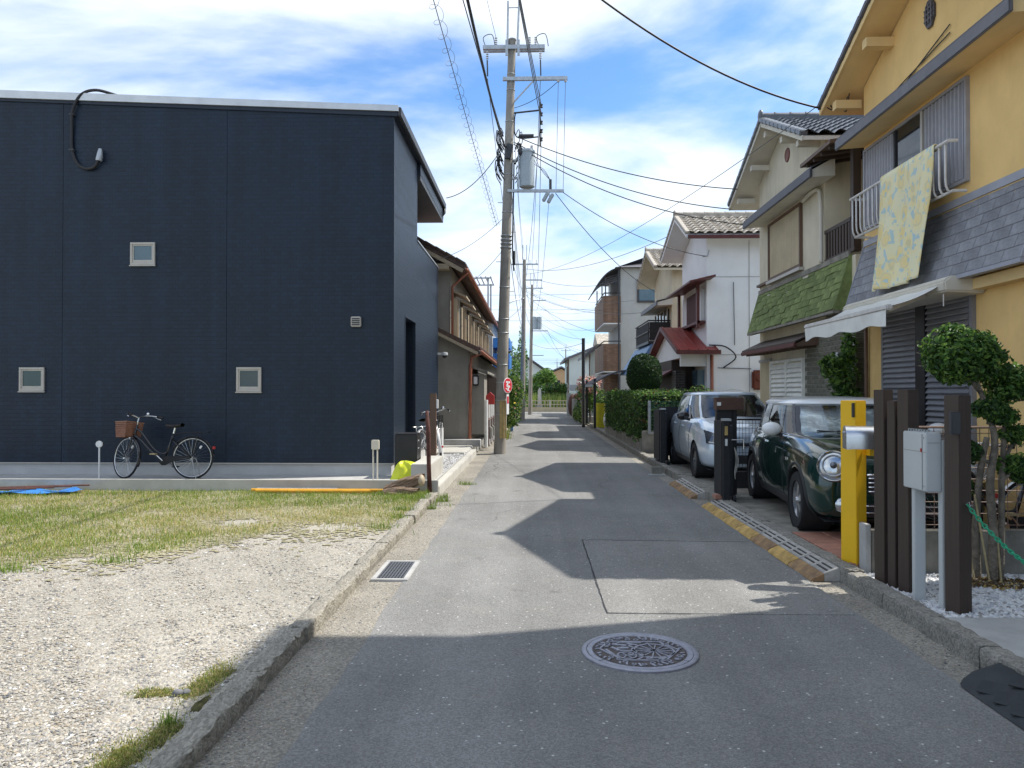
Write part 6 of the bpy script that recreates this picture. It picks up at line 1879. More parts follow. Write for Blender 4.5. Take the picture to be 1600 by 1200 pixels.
# ================================================================ BICYCLES
def make_bike(name, label, loc, rotz, fm, bm_, steer=0.0, lean=0.0, basket_solid=True, group=None):
    rt = thing(name, label, 'bicycle', loc, rotz, local=True, group=group)
    rt.rotation_euler = (lean, 0, rotz)
    Rw = .335
    piv = V(-.40, 0, .66); hax = V(.04, 0, .18).normalized(); RM = Matrix.Rotation(steer, 3, hax)
    S = lambda p: RM @ (V(*p) - piv) + piv
    I = lambda p: V(*p)
    def whl(x):
        T = S if x < 0 else I
        w = MB().torus((x, 0, Rw), Rw - .030, .011, (0, 1, 0), 44, 6).xf(T).build('wheel', 'steel', rt, smooth=True)
        MB().torus((x, 0, Rw), Rw - .014, .017, (0, 1, 0), 44, 8).xf(T).build('tyre', 'tyre', w, smooth=True)
        sp = MB()
        for k in range(28):
            t = 2 * PI * k / 28
            sp.tube([(x + .02 * math.cos(t + 1.2), .022 * (-1) ** k, Rw + .02 * math.sin(t + 1.2)), (x + (Rw - .03) * math.cos(t), 0, Rw + (Rw - .03) * math.sin(t))], .0013, 3)
        sp.xf(T).build('spokes', 'steel', w)
        MB().cyl((x, -.045, Rw), (x, .045, Rw), .024, 12).xf(T).build('hub', 'steel', w, smooth=40)
        MB().cbox((x + .13, 0, Rw + .17), (.05, .02, .028), Matrix.Rotation(-.9, 3, 'Y')).xf(T).build('reflector', 'white_plastic', w)
        return w
    fx, rx = -.55, .55
    whl(fx); whl(rx)
    fr = MB()
    hd0, hd1 = (-.40, 0, .66), (-.36, 0, .84)     # head tube bottom / top
    bb_, stt = (.10, 0, .29), (.235, 0, .72)
    fr.tube([V(*hd0) - V(.01, 0, .04), hd1], .020, 10)
    fr.tube(smooth_path([(-.39, 0, .69), (-.28, 0, .60), (-.10, 0, .42), (.10, 0, .29)], 6), .021, 10)
    fr.tube(smooth_path([(-.375, 0, .80), (-.27, 0, .72), (-.10, 0, .50), (.04, 0, .40), (.145, 0, .42)], 6), .017, 10)
    fr.tube([bb_, stt], .019, 10)
    for s in (-1, 1):
        fr.tube([(.10, .03 * s, .29), (rx, .055 * s, Rw)], .011, 8); fr.tube([(.20, .025 * s, .64), (rx, .055 * s, Rw)], .009, 8)
    fr.build('frame', fm, rt, smooth=True)
    fk = MB()
    for s in (-1, 1): fk.tube(smooth_path([(-.41, .035 * s, .64), (-.45, .045 * s, .50), (fx + .02, .05 * s, .40), (fx, .05 * s, Rw)], 4), .010, 8)
    fk.bar((-.41, -.05, .645), (-.41, .05, .645), .03, .03)
    fk.xf(S).build('fork', fm, rt, smooth=True)
    hb_ = MB()
    hb_.tube([hd1, (-.335, 0, .965)], .013, 8)
    ph = lambda a, b, c_: (a - .335, b, c_ + .965)
    for s in (-1, 1): hb_.tube(smooth_path([ph(0, 0, 0), ph(-.03, .08 * s, .035), ph(-.02, .18 * s, .055), ph(.10, .25 * s, .045), ph(.22, .27 * s, .03)], 5), .011, 8)
    ho = hb_.xf(S).build('handlebar', 'steel', rt, smooth=True)
    for s in (-1, 1):
        MB().tube([ph(.11, .252 * s, .045), ph(.23, .272 * s, .028)], .017, 8).xf(S).build('grip', 'leather', ho, smooth=True)
        MB().tube([ph(.03, .235 * s, .045), ph(.10, .262 * s, .015), ph(.17, .285 * s, -.005)], .007, 6).xf(S).build('brake_lever', 'steel', ho, smooth=True)
    MB().sphere(ph(-.02, .17, .085), .028, 10, 8).xf(S).build('bell', 'chrome', ho, smooth=True)
    # basket on front
    x0, x1, z0, z1 = -.76, -.44, .665, .90
    bk_ = MB()
    def ring(z, k):
        return [tuple(S(q)) for q in ((-.555 - .15 * k, -.14 * k, z), (-.555 - .15 * k, .14 * k, z), (-.555 + .13 * k, .14 * k, z), (-.555 + .13 * k, -.14 * k, z))]
    lo, hi = ring(z0, .90), ring(z1, 1.06)
    def side_grid(a, b, c_, d, nu, nv):
        a, b, c_, d = V(*a), V(*b), V(*c_), V(*d)
        for i in range(nu + 1): bk_.bar(a.lerp(b, i / nu), d.lerp(c_, i / nu), .006)
        for j in range(nv + 1): bk_.bar(a.lerp(d, j / nv), b.lerp(c_, j / nv), .012 if basket_solid else .005, .020 if basket_solid else .005)
    for i in range(4): side_grid(lo[i], lo[(i + 1) % 4], hi[(i + 1) % 4], hi[i], 9, 8 if basket_solid else 5)
    side_grid(lo[0], lo[1], lo[2], lo[3], 7, 7)
    bko = bk_.build('basket', bm_, rt)
    MB().tube(hi, .009, 6, closed=True).build('rim', bm_ if not basket_solid else 'wood_pale', bko)
    if basket_solid:
        lin = MB()
        for i in range(4): lin.add([lo[i], lo[(i + 1) % 4], tuple(V(*lo[(i + 1) % 4]).lerp(V(*hi[(i + 1) % 4]), .5)), tuple(V(*lo[i]).lerp(V(*hi[i]), .5))], [(0, 1, 2, 3)])
        lin.build('lining', bm_, bko, recalc=False)
    sd = MB()
    def sdf(u, v_):
        a = v_ * 2 * PI
        w = (.045 + .075 * u ** 1.6) * (1 if u < .97 else .6)
        return (.12 + .26 * u, w * math.cos(a), .835 + .030 * math.sin(a) + .012 * (2 * u - 1) ** 2 + .01 * u)
    sd.grid(sdf, 12, 16); sd.build('saddle', 'leather', rt, smooth=True)
    MB().cyl((.235, 0, .71), (.262, 0, .815), .013, 8).build('seat_post', 'chrome', rt, smooth=40)
    def fender(x, a0, a1):
        mb = MB()
        mb.grid(lambda u, v_: (x + (Rw + .022 - .010 * (2 * v_ - 1) ** 2) * math.cos(R(a0 + (a1 - a0) * u)), .028 * (2 * v_ - 1), Rw + (Rw + .022 - .010 * (2 * v_ - 1) ** 2) * math.sin(R(a0 + (a1 - a0) * u))), 26, 6)
        if x < 0: mb.xf(S)
        o = mb.build('mudguard', fm, rt, smooth=True, recalc=False); o.modifiers.new('t', 'SOLIDIFY').thickness = .003
        return o
    fender(fx, 100, -25); rf_ = fender(rx, 155, 5)
    MB().cbox((rx + .345, 0, Rw + .16), (.03, .05, .04)).build('tail_reflector', 'red_box', rf_)
    rk = MB()
    for s in (-1, 1):
        rk.tube([(.25, .05 * s, .70), (.42, .07 * s, .735), (.82, .06 * s, .745)], .007, 6); rk.tube([(.66, .062 * s, .742), (rx, .065 * s, Rw)], .006, 6)
    for x in (.45, .6, .8): rk.bar((x, -.066, .74), (x, .066, .74), .010)
    rk.build('carrier_rack', 'black_metal' if fm == 'bike_black' else 'steel', rt, smooth=True)
    MB().prism([(.03, -.055, .26), (.08, -.055, .215), (.14, -.055, .22), (.30, -.055, .30), (rx, -.055, Rw - .012), (rx, -.055, Rw + .03), (.14, -.055, .365), (.06, -.055, .35), (.03, -.055, .31)], (0, .012, 0)).build('chain_guard', 'black_rubber', rt, bevel=.004)
    ck = MB().tube([(.10, -.075, .29), (.00, -.085, .385)], .009, 6).build('crank', 'steel', rt)
    MB().cbox((-.02, -.13, .40), (.09, .08, .02)).build('pedal', 'bamboo' if fm == 'bike_black' else 'black_plastic', ck)
    c2 = MB().tube([(.10, .075, .29), (.20, .085, .195)], .009, 6).build('crank', 'steel', rt)
    MB().cbox((.22, .13, .185), (.09, .08, .02)).build('pedal', 'black_plastic', c2)
    ks = MB()
    for s in (-1, 1): ks.tube([(rx + .02, .07 * s, Rw), (rx + .10, .09 * s, .01)], .009, 6)
    ks.tube([(rx + .10, -.09, .012), (rx + .10, .09, .012)], .008, 6)
    ks.build('kickstand', 'steel', rt)
    MB().sphere((-.49, 0, .655), (.05, .035, .035), 12, 8).xf(S).build('front_lamp', 'chrome', rt, smooth=True)
    MB().tube(smooth_path([(-.33, .03, 1.0), (-.43, .05, .92), (-.43, .04, .78), (-.38, .02, .66), (-.30, .02, .62)], 5), .004, 5).build('brake_cable', 'black_rubber', rt)
    return rt
bike1 = make_bike('bicycle', 'black city bicycle with brown front basket against the dark house', (-5.99, 12.12, .172), 0.0, 'bike_black', 'basket_brown', steer=R(-30), lean=R(-2))
bike2 = make_bike('bicycle', 'white bicycle with black wire basket parked beside the dark house', (-1.95, 14.85, .172), R(-101), 'bike_white', 'black_metal', steer=R(20), lean=R(4), basket_solid=False)
bike3 = make_bike('bicycle', 'bicycle standing behind the wire fence near the garden tree', (4.15, 6.95, .09), R(8), 'bike_black', 'black_metal', basket_solid=False)
bike4 = make_bike('bicycle', 'white bicycle beyond the fence at the right edge', (5.2, 7.2, .09), R(172), 'bike_white', 'black_metal', basket_solid=False)

# ================================================================ STREET FURNITURE, RIGHT SIDE
# yellow letterbox post with a steel letterbox
ym = thing('yellow_post', 'bright yellow square post with slot standing before the green car', 'post', (2.75, 6.62, .09))
MB().cbox((2.73, 6.66, .785), (.125, .16, 1.39), Matrix.Rotation(R(28), 3, 'Z')).build('post', 'yellow_post', ym, bevel=.004)
MB().cbox((2.695, 6.575, 1.40), (.016, .02, .12), Matrix.Rotation(R(28), 3, 'Z')).build('slot', 'ramp_slot', ym)
MB().box(2.80, 2.88, 6.50, 6.60, 1.02, 1.085).build('bracket', 'yellow_post', ym)
lb = thing('letterbox', 'brushed steel round-topped letterbox mounted across the yellow post', 'letterbox', (2.73, 6.45, 1.09))
prof = [(0, -.085, 0), (0, .085, 0)] + [(0, .085 * math.cos(R(a)), .10 + .085 * math.sin(R(a))) for a in range(0, 181, 15)]
M3 = Matrix.Rotation(R(-12), 3, 'Z')
mb = MB(); mb.prism([tuple(M3 @ V(*p) + V(2.56, 6.40, 1.09)) for p in prof], tuple(M3 @ V(.46, 0, 0))); mb.build('box', 'steel', lb, smooth=30)
mb = MB(); mb.prism([tuple(M3 @ V(0, p[1] * 1.07, p[2] * 1.03 - .003) + V(2.552, 6.402, 1.09)) for p in prof], tuple(M3 @ V(.035, 0, 0))); lid = mb.build('door', 'steel', lb, smooth=30)
MB().cyl((2.535, 6.405, 1.22), (2.555, 6.402, 1.22), .008, 8).build('knob', 'steel', lid)

# dark timber posts
def wpost(x, y, w, d, z1, label, rot):
    o = MB().cbox((x, y, (z1 + .02) / 2 + .02), (w, d, z1 - .02), Matrix.Rotation(rot, 3, 'Z')).build('timber_post', 'wood_dark', bevel=.004, label=label, cat='post', group='dark timber posts at the pebble garden')
    return o
wpost(2.725, 6.08, .10, .10, 1.55, 'dark brown timber post just behind the letterbox, farthest of the four', R(24))
wpost(2.752, 5.955, .075, .075, 1.465, 'slimmer and shorter dark timber post between two taller ones', R(24))
wpost(2.795, 5.83, .11, .10, 1.55, 'dark brown timber post next to the grey utility box', R(24))
wpost(2.865, 5.29, .115, .115, 1.51, 'thick dark timber post holding the green chain, nearest of the four', R(24))
# utility box on two legs
ub = thing('utility_box', 'pale grey metal utility box on two legs between timber posts', 'utility box', (2.72, 5.55, .06))
bx0, bx1, by0, by1 = 2.695, 2.800, 5.37, 5.70
MB().box(bx0, bx1, by0, by1, .865, 1.27).build('cabinet', 'box_grey', ub, bevel=.006)
MB().box(bx0 - .002, bx0 - .0005, by0 + .006, by1 - .006, 1.135, 1.139).build('door_seam', 'carton_grey', ub)
MB().box(bx0 - .002, bx0 - .0005, by0 + .05, by0 + .054, .875, 1.26).build('door_seam', 'dark_metal', ub)
MB().box(bx0 - .004, bx0 - .0005, by0 + .058, by0 + .075, 1.135, 1.160).build('warning_mark', 'red_box', ub)
MB().box(bx0 + .01, bx1 - .01, by0 - .002, by0 - .0005, 1.20, 1.204).build('door_seam', 'carton_grey', ub)
for z in (.90, 1.235): MB().cyl((bx0 - .004, by0 + .03, z), (bx0, by0 + .03, z), .006, 8).build('screw', 'galv', ub)
MB().box(bx0 + .02, bx0 + .095, by1 - .13, by1 - .08, .03, .864).build('leg', 'box_grey', ub, bevel=.004)
MB().box(bx1 + .002, bx1 + .036, by0 - .005, by0 + .055, .03, 1.22).build('leg', 'box_grey', ub, bevel=.004)
MB().box(2.775, 2.835, 5.19, 5.235, 1.27, 1.42).build('junction_box', 'dark_metal', ub, bevel=.006)
mb = MB()
for k in range(8):
    a = V(bx0 + .02, by0 + .02 + k * .038, 1.272); mb.tube([a, a + V(0, 0, .016), a + V(.02, .012, .016), a + V(.02, .012, 0)], .004, 5)
mb.build('ridge_wires', 'galv', ub)
# green plastic chain from the near post to the right
gc_ = thing('plastic_chain', 'green plastic chain hanging from the nearest timber post', 'chain', (2.87, 5.2, .77))
def ov(c_, d, tw, s=.030):
    d = d.normalized(); u = d.cross(V(0, 0, 1)).normalized(); w = u.cross(d)
    e = u * math.cos(tw) + w * math.sin(tw)
    return [c_ + d * (s * math.cos(2 * PI * k / 12)) + e * (s * .52 * math.sin(2 * PI * k / 12)) for k in range(12)]
cpath = catenary((2.90, 5.22, .785), (3.75, 4.55, .62), .34, 60)
for k in range(0, 52):
    a, b = cpath[k], cpath[k + 1]
    if k > 46: break
    MB().tube(ov(a, b - a, (k % 2) * PI / 2 + .4, .0195), .0055, 6, closed=True).build('link', 'chain_green', gc_, smooth=True)
MB().tube([(2.885, 5.235, .80), (2.90, 5.22, .82), (2.905, 5.215, .79)], .004, 5).build('hook', 'steel', gc_)

# low concrete wall with wire fence
lw = thing('low_wall', 'low grey concrete block wall with rusty wire fence behind the tree', 'wall', (3.9, 6.5, .06))
MB().box(2.78, 8.0, 6.44, 6.56, .03, .41).build('block_wall', 'concrete_old', lw, bevel=.006)
MB().box(2.735, 2.778, 6.43, 6.57, .03, .46).build('end_block', 'concrete', lw, bevel=.006)
fx_ = MB().tube([(2.9, 6.5, 1.26), (7.9, 6.5, 1.26)], .012, 6).build('top_wire', 'fence_wire', lw)
for x in (3.05, 4.55, 6.05, 7.55): MB().cyl((x, 6.5, .4), (x, 6.5, 1.28), .018, 8).build('fence_post', 'fence_wire', fx_)
wv = MB().tube([(0, 0, 0), (0, 0, .86)], .0035, 4).mesh('wire', 'fence_wire')
wh_ = MB().tube([(0, 0, 0), (4.9, 0, 0)], .0035, 4).mesh('wire', 'fence_wire')
for k in range(46): piece(wv, 'wire', fx_, (2.95 + k * .075, 6.497, .40))
for k in range(9): piece(wh_, 'wire', fx_, (2.95, 6.503, .45 + k * .095))

# stepped kerb ramps
def ramp_unit(y, ln, m_, label, grp):
    rt = thing('kerb_ramp', label, 'kerb ramp', (2.4, y, 0), 0, grp)
    MB().prism([(2.275, y - ln / 2, -.006), (2.385, y - ln / 2, -.006), (2.385, y - ln / 2, .062), (2.29, y - ln / 2, .016)], (0, ln, 0)).build('edge', m_, rt, bevel=.004)
    MB().prism([(2.388, y - ln / 2, -.006), (2.520, y - ln / 2, -.006), (2.520, y - ln / 2, .105), (2.500, y - ln / 2, .108), (2.388, y - ln / 2, .063)], (0, ln, 0)).build('slope', 'ramp_grey', rt, bevel=.004)
    for q in (.28, .62):
        for j in (-1, 1):
            x = 2.39 + .12 * q; z = .066 + .043 * q
            MB().bar((x, y + j * ln * .25 - ln * .19, z), (x, y + j * ln * .25 + ln * .19, z), .016, .010).build('slot', 'ramp_slot', rt)
    return rt
ys = [6.70, 7.30, 7.90, 8.50, 9.10, 9.70, 10.25]
for i, y in enumerate(ys):
    ramp_unit(y, .585, 'ramp_yellow' if i in (1, 3, 4, 5, 6) else 'ramp_side', ['kerb ramp block nearest the camera, brown edge', 'second nearest kerb ramp block, yellow edge', 'third nearest kerb ramp block, brown edge', 'fourth kerb ramp block beside the green car front wheel', 'fifth kerb ramp block beside the green car door', 'sixth kerb ramp block from the near end', 'farthest yellow-edged kerb ramp block, beside the folded gate'][i], 'kerb ramps before the green car')
for i, y in enumerate((11.6, 12.2, 12.8)):
    ramp_unit(y, .585, 'ramp_side', ['near brown kerb ramp before the silver car', 'middle brown kerb ramp before the silver car', 'far brown kerb ramp before the silver car'][i], 'kerb ramps before the silver car')
MB().box(2.22, 2.40, 14.45, 14.62, -.006, .15).build('paving_block', 'concrete_old', label='upright rough concrete block in the gutter by the far gate', cat='block', bevel=.01)
MB().box(2.14, 2.46, 14.38, 14.50, -.006, .025).build('flat_stone', 'concrete', label='flat stone slab lying before the concrete block', cat='slab', bevel=.01)
MB().box(2.44, 2.53, 10.42, 10.60, .112, .17).build('brick', 'terracotta', label='red brick lying under the folded black gate', cat='brick', bevel=.006)
# black rubber ramp mat in the lower right corner
rm_ = thing('rubber_mat', 'black rubber kerb ramp mat with rounded end in the gutter', 'rubber mat', (2.5, 3.8, 0))
def rpf(u, v_):
    y = 4.26 - 1.5 * u
    k = math.sqrt(max(0, 1 - max(0, 1 - u / .10) ** 2)) if u < .10 else 1
    x = 2.60 - .36 * k * v_
    return (x, y, .112 - .105 * (v_ * k) ** 1.3)
mb = MB(); mb.grid(rpf, 40, 12); mb.build('ramp', 'rubber_mat', rm_, smooth=True, recalc=False)
rb_ = MB().box(-.055, .055, -.055, .055, -.002, .003).mesh('stud', 'rubber_mat')
for i in range(7):
    for j in range(2):
        piece(rb_, 'stud', rm_, (2.33 + j * .13, 4.0 - i * .14 - j * .05, .012 + .052 * (j + .5) + .004), (0, R(-16), R(45)))

# folded black gates on castors
def folded_gate(x0, x1, y0, y1, z1, label, n):
    rt = thing('folding_gate', label, 'gate', ((x0 + x1) / 2, (y0 + y1) / 2, .09))
    MB().box(x0, x0 + .09, y0, y0 + .10, .10, z1).build('end_post', 'black_rubber', rt, bevel=.008)
    MB().box(x0 - .01, x0 + .10, y0 - .01, y0 + .11, z1, z1 + .03).build('post_cap', 'galv', rt)
    me = MB().box(-.012, .012, -.018, .018, 0, z1 - .24).mesh('picket', 'dark_metal')
    for k in range(n):
        t = (k + 1) / n
        for j in range(2):
            piece(me, 'picket', rt, (x0 + .09 + (x1 - x0 - .14) * t, y0 + .05 + (y1 - y0 - .1) * t + (.05 if j else -.02), .17))
    MB().box(x1 - .07, x1, y1 - .07, y1, .10, z1).build('end_post', 'black_metal', rt, bevel=.006)
    for k in range(3):
        z = .3 + k * (z1 - .5) / 2
        MB().bar((x0 + .1, y0 + .03, z), (x1 - .06, y1 - .07, z + .06), .02, .02).build('lattice_bar', 'dark_metal', rt)
        MB().bar((x0 + .1, y0 + .06, z + .08), (x1 - .06, y1 - .03, z - .02), .02, .02).build('lattice_bar', 'dark_metal', rt)
    for y in (y0 + .02, y1 - .05):
        MB().lathe([(.02, -.02), (.05, -.02), (.05, .02), (.02, .02)], ((x0 + x1) / 2, y, .135), (1, 0, 0), 16).build('castor', 'black_rubber', rt)
    return rt
g1 = folded_gate(2.52, 2.80, 10.30, 10.85, 1.17, 'tall black folded gate standing between the two cars', 7)
MB().box(2.535, 2.575, 10.294, 10.299, .98, 1.10).build('latch_plate', 'guard_yellow', g1); MB().box(2.54, 2.57, 10.293, 10.299, .84, .93).build('sticker', 'white_plastic', g1)
MB().box(2.51, 2.625, 10.38, 10.80, .16, 1.16).build('gate_side', 'black_rubber', g1)
MB().tube([(2.62, 10.28, .92), (2.78, 10.28, .92), (2.78, 10.28, .80)], .008, 6).build('latch', 'steel', g1)
mb = MB()
for k in range(3): mb.tube(smooth_path([(2.66, 10.29, .82), (2.68 + .015 * k, 10.28, .66), (2.66 + .01 * k, 10.28, .50), (2.67, 10.29, .40 + .04 * k)], 5), .005, 5)
mb.build('tie_rope', 'carton_grey', g1)
g2 = folded_gate(2.56, 2.86, 15.60, 16.5, 1.20, 'black folded gate beside the hedge behind the silver car', 9)
MB().box(2.55, 2.63, 15.75, 16.45, .16, 1.19).build('gate_side', 'black_rubber', g2)
MB().box(2.66, 3.5, 16.52, 16.56, .2, 1.24).build('gate_leaf', 'black_metal', g2)
# brown sign box on posts between the cars
sb = thing('letterbox_stand', 'dark brown letterbox on a black post between the two cars', 'letterbox', (2.8, 11.1, .09))
MB().box(2.60, 2.98, 11.02, 11.22, 1.30, 1.475).build('box', 'signboard', sb, bevel=.006)
MB().box(2.605, 2.66, 11.012, 11.02, 1.36, 1.41).build('name_plate', 'white_plastic', sb)
MB().box(2.62, 2.84, 11.10, 11.22, .09, 1.295).build('post', 'black_metal', sb, bevel=.006)
MB().box(2.85, 2.91, 11.12, 11.18, .09, 1.295).build('post', 'black_metal', sb)
# black mesh panel fence across the parking places
mf_ = thing('mesh_fence', 'black wire mesh fence panel between the green and silver cars', 'fence', (3.6, 11.9, .09))
MB().box(2.95, 4.9, 11.86, 11.94, .09, .34).build('base_block', 'black_plastic', mf_)
for x in (2.97, 3.62, 4.3): MB().box(x, x + .04, 11.88, 11.92, .34, 1.12).build('fence_post', 'black_metal', mf_)
MB().box(2.95, 4.9, 11.885, 11.915, 1.12, 1.145).build('top_rail', 'black_metal', mf_)
w1 = MB().tube([(0, 0, 0), (0, 0, .78)], .003, 4).mesh('wire', 'black_metal'); w2_ = MB().tube([(0, 0, 0), (1.9, 0, 0)], .003, 4).mesh('wire', 'black_metal')
for k in range(36): piece(w1, 'wire', mf_, (3.0 + k * .05, 11.90, .345))
for k in range(10): piece(w2_, 'wire', mf_, (2.98, 11.903, .40 + k * .075))

# ================================================================ PLANTS, RIGHT SIDE
# cloud-pruned tree
tr = thing('garden_tree', 'cloud-pruned garden tree with leafy pads among white pebbles', 'tree', (3.52, 6.12, .06))
tk = MB()
tk.tube(smooth_path([(3.56, 6.10, .05), (3.575, 6.11, .45), (3.55, 6.10, .85), (3.60, 6.12, 1.15), (3.57, 6.13, 1.35), (3.48, 6.14, 1.62), (3.42, 6.15, 1.80)], 4), [.038 - .0010 * i for i in range(25)], 9)
tk.tube(smooth_path([(3.49, 6.18, .05), (3.48, 6.17, .5), (3.50, 6.15, .9), (3.54, 6.12, 1.2)], 4), [.033 - .001 * i for i in range(13)], 9)
tk.tube(smooth_path([(3.64, 6.13, .05), (3.66, 6.14, .5), (3.68, 6.16, .9), (3.73, 6.2, 1.35), (3.76, 6.22, 1.55)], 4), [.028 - .0008 * i for i in range(17)], 8)
for (a, b) in (((3.55, 6.1, 1.0), (3.44, 6.16, 1.06)), ((3.66, 6.15, .85), (3.80, 6.18, .95)), ((3.69, 6.17, 1.0), (3.82, 6.2, 1.2)), ((3.56, 6.13, 1.3), (3.56, 6.1, 1.42)), ((3.50, 6.13, 1.55), (3.30, 6.13, 1.80)), ((3.45, 6.14, 1.7), (3.60, 6.2, 1.85))):
    tk.tube([a, b], [.018, .009], 6)
gt = random.Random(3)
for k in range(46):   # fine twigs reaching into the leaf pads
    c_ = gt.choice([(3.36, 6.15, 1.86), (3.28, 6.12, 1.80), (3.48, 6.17, 1.82), (3.74, 6.2, 1.62), (3.82, 6.2, 1.58), (3.56, 6.1, 1.42), (3.43, 6.2, 1.10), (3.80, 6.2, 1.22), (3.79, 6.2, .96)])
    a_ = V(c_[0] + gt.uniform(-.03, .06), c_[1], c_[2] - .10); b_ = V(*c_) + V(gt.uniform(-.22, .22), gt.uniform(-.2, .2), gt.uniform(-.04, .12)) * (.6 if c_[2] < 1.5 else 1)
    tk.tube([a_, a_.lerp(b_, .5) + V(0, 0, .02), b_], [.006, .004, .002], 4)
tk.build('trunk', 'bark', tr, smooth=True)
pads = [((3.36, 6.15, 1.90), (.26, .26, .15)), ((3.26, 6.12, 1.80), (.17, .2, .13)), ((3.50, 6.18, 1.82), (.2, .22, .14)), ((3.38, 6.15, 1.74), (.2, .2, .12))]
leaf_obj('crown', ['leaf_dark', 'leaf_mid', 'leaf_light'], pads + [((3.16, 6.1, 1.88), (.07, .08, .06)), ((3.30, 6.15, 2.03), (.10, .1, .06)), ((3.56, 6.18, 1.95), (.09, .1, .07)), ((3.25, 6.12, 1.68), (.08, .08, .06))], 6500, .046, tr, seed=5, weights=[2.5, 3, 2.2], shell=.2, noise=.45)
leaf_obj('crown', ['leaf_dark', 'leaf_mid', 'leaf_light'], [((3.74, 6.2, 1.66), (.17, .18, .10)), ((3.88, 6.2, 1.60), (.20, .18, .11)), ((3.70, 6.18, 1.54), (.13, .15, .08)), ((4.02, 6.22, 1.68), (.12, .12, .07)), ((3.66, 6.1, 1.72), (.08, .08, .05))], 3300, .042, tr, seed=6, weights=[2.5, 3, 2.4], shell=.2, noise=.4)
leaf_obj('crown', ['leaf_dark', 'leaf_mid', 'leaf_light'], [((3.55, 6.1, 1.42), (.13, .15, .08)), ((3.64, 6.1, 1.37), (.12, .13, .08))], 1700, .038, tr, seed=7, weights=[4, 3, 1.5], shell=.3)
leaf_obj('crown', ['leaf_dark', 'leaf_mid'], [((3.43, 6.2, 1.08), (.11, .12, .10)), ((3.40, 6.24, 1.25), (.07, .08, .12))], 1500, .036, tr, seed=8, weights=[4, 2], shell=.3)
leaf_obj('crown', ['leaf_dark', 'leaf_mid', 'leaf_light'], [((3.80, 6.2, 1.22), (.12, .13, .08)), ((3.78, 6.2, .97), (.13, .13, .10)), ((3.86, 6.2, .90), (.1, .1, .07)), ((3.46, 6.2, .80), (.03, .04, .06))], 2300, .036, tr, seed=9, weights=[3, 3, 2.5], shell=.2, noise=.4)
for i, (a, b) in enumerate((((3.44, 6.12, .05), (3.36, 6.2, .95)), ((3.52, 6.05, .05), (3.46, 6.15, .75)), ((3.60, 6.04, .05), (3.60, 6.15, .8)))):
    MB().tube([a, b], .008, 6).build('bamboo_cane', 'bamboo', tr)
g = np.random.default_rng(61)
P = np.column_stack([3.58 + g.normal(size=500) * .13, 6.02 + g.normal(size=500) * .08])
me = leaf_mesh('fallen_leaves', ['leaf_brown', 'soil', 'guard_yellow'], [((3.58, 6.02, .085), (.30, .16, .015))], 500, .035, seed=3)
link('fallen_leaves', me, None, kind='stuff', label='dry brown fallen leaves round the foot of the garden tree', cat='leaves')

# climbing bush on the beige house brick wall
bs_ = thing('wall_bush', 'green leafy bush in front of the brick wall of the beige house', 'bush', (4.75, 11.95, .09))
MB().tube(smooth_path([(4.88, 12.05, .1), (4.85, 12.0, 1.0), (4.80, 12.02, 1.7), (4.70, 11.98, 2.1)], 4), .02, 6).build('stem', 'bark', bs_)
leaf_obj('foliage', ['leaf_mid', 'leaf_light', 'leaf_dark'], [((4.78, 12.0, 1.75), (.22, .2, .35)), ((4.60, 11.95, 1.95), (.2, .18, .2)), ((4.86, 12.0, 2.2), (.12, .12, .3)), ((4.82, 12.0, 1.35), (.22, .2, .3)), ((4.45, 11.9, 2.02), (.10, .10, .1))], 1500, .085, bs_, seed=13, weights=[3, 2.5, 2], shell=.2, noise=.3)

# hedge on low wall, round topiary, bushes
hg = thing('hedge', 'long clipped dark green hedge along the road beyond the silver car', 'hedge', (3.1, 23, .09))
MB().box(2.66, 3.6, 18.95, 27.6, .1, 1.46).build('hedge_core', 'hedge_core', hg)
hedge_leaves('foliage', ['leaf_dark', 'leaf_mid', 'leaf_light', 'leaf_brown'], (2.60, 3.68, 18.85, 27.7, .35, 1.53), 17000, .075, hg, seed=15, weights=[4, 3, 1.2, .5], rough=.045)
MB().box(2.62, 3.75, 18.6, 18.78, .05, .62).build('garden_wall', 'concrete_old', label='low weathered concrete wall at the near end of the hedge', cat='wall', bevel=.01)
MB().box(2.60, 2.655, 18.8, 28, .05, .42).build('garden_wall', 'concrete_old', label='low weathered wall under the road side of the hedge', cat='wall')
mp_ = thing('garden_fence', 'green wire mesh panel with pale post at the hedge end', 'fence', (3, 18.6, .6))
MB().box(2.74, 2.80, 18.52, 18.58, .55, 1.35).build('post', 'galv', mp_); MB().box(2.74, 3.0, 18.53, 18.57, .55, .60).build('foot_rail', 'galv', mp_)
mb = MB()
for k in range(14): mb.bar((2.82 + k * .07, 18.55, .6), (2.82 + k * .07, 18.55, 1.35), .008)
for k in range(11): mb.bar((2.8, 18.55, .62 + k * .07), (3.75, 18.55, .62 + k * .07), .008)
mb.build('mesh', 'green_mesh', mp_)
tp_ = thing('round_topiary', 'dark green dome-shaped topiary rising behind the hedge', 'topiary tree', (2.95, 21.0, .1))
MB().cyl((3.0, 21, .1), (3.0, 21, 1.7), .06, 8).build('trunk', 'bark', tp_)
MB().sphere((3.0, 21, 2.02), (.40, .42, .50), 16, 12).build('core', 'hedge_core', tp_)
leaf_obj('crown', ['pine', 'leaf_dark', 'leaf_mid'], [((3.0, 21, 2.02), (.48, .50, .60))], 7500, .055, tp_, seed=17, weights=[4, 4, 1.2], shell=.9, noise=.05)
b2 = thing('shrub', 'bright green low shrub before the white house downpipe', 'shrub', (4.3, 20.7, .1))
MB().cyl((4.3, 20.8, .1), (4.3, 20.8, 1.2), .04, 6).build('stem', 'bark', b2)
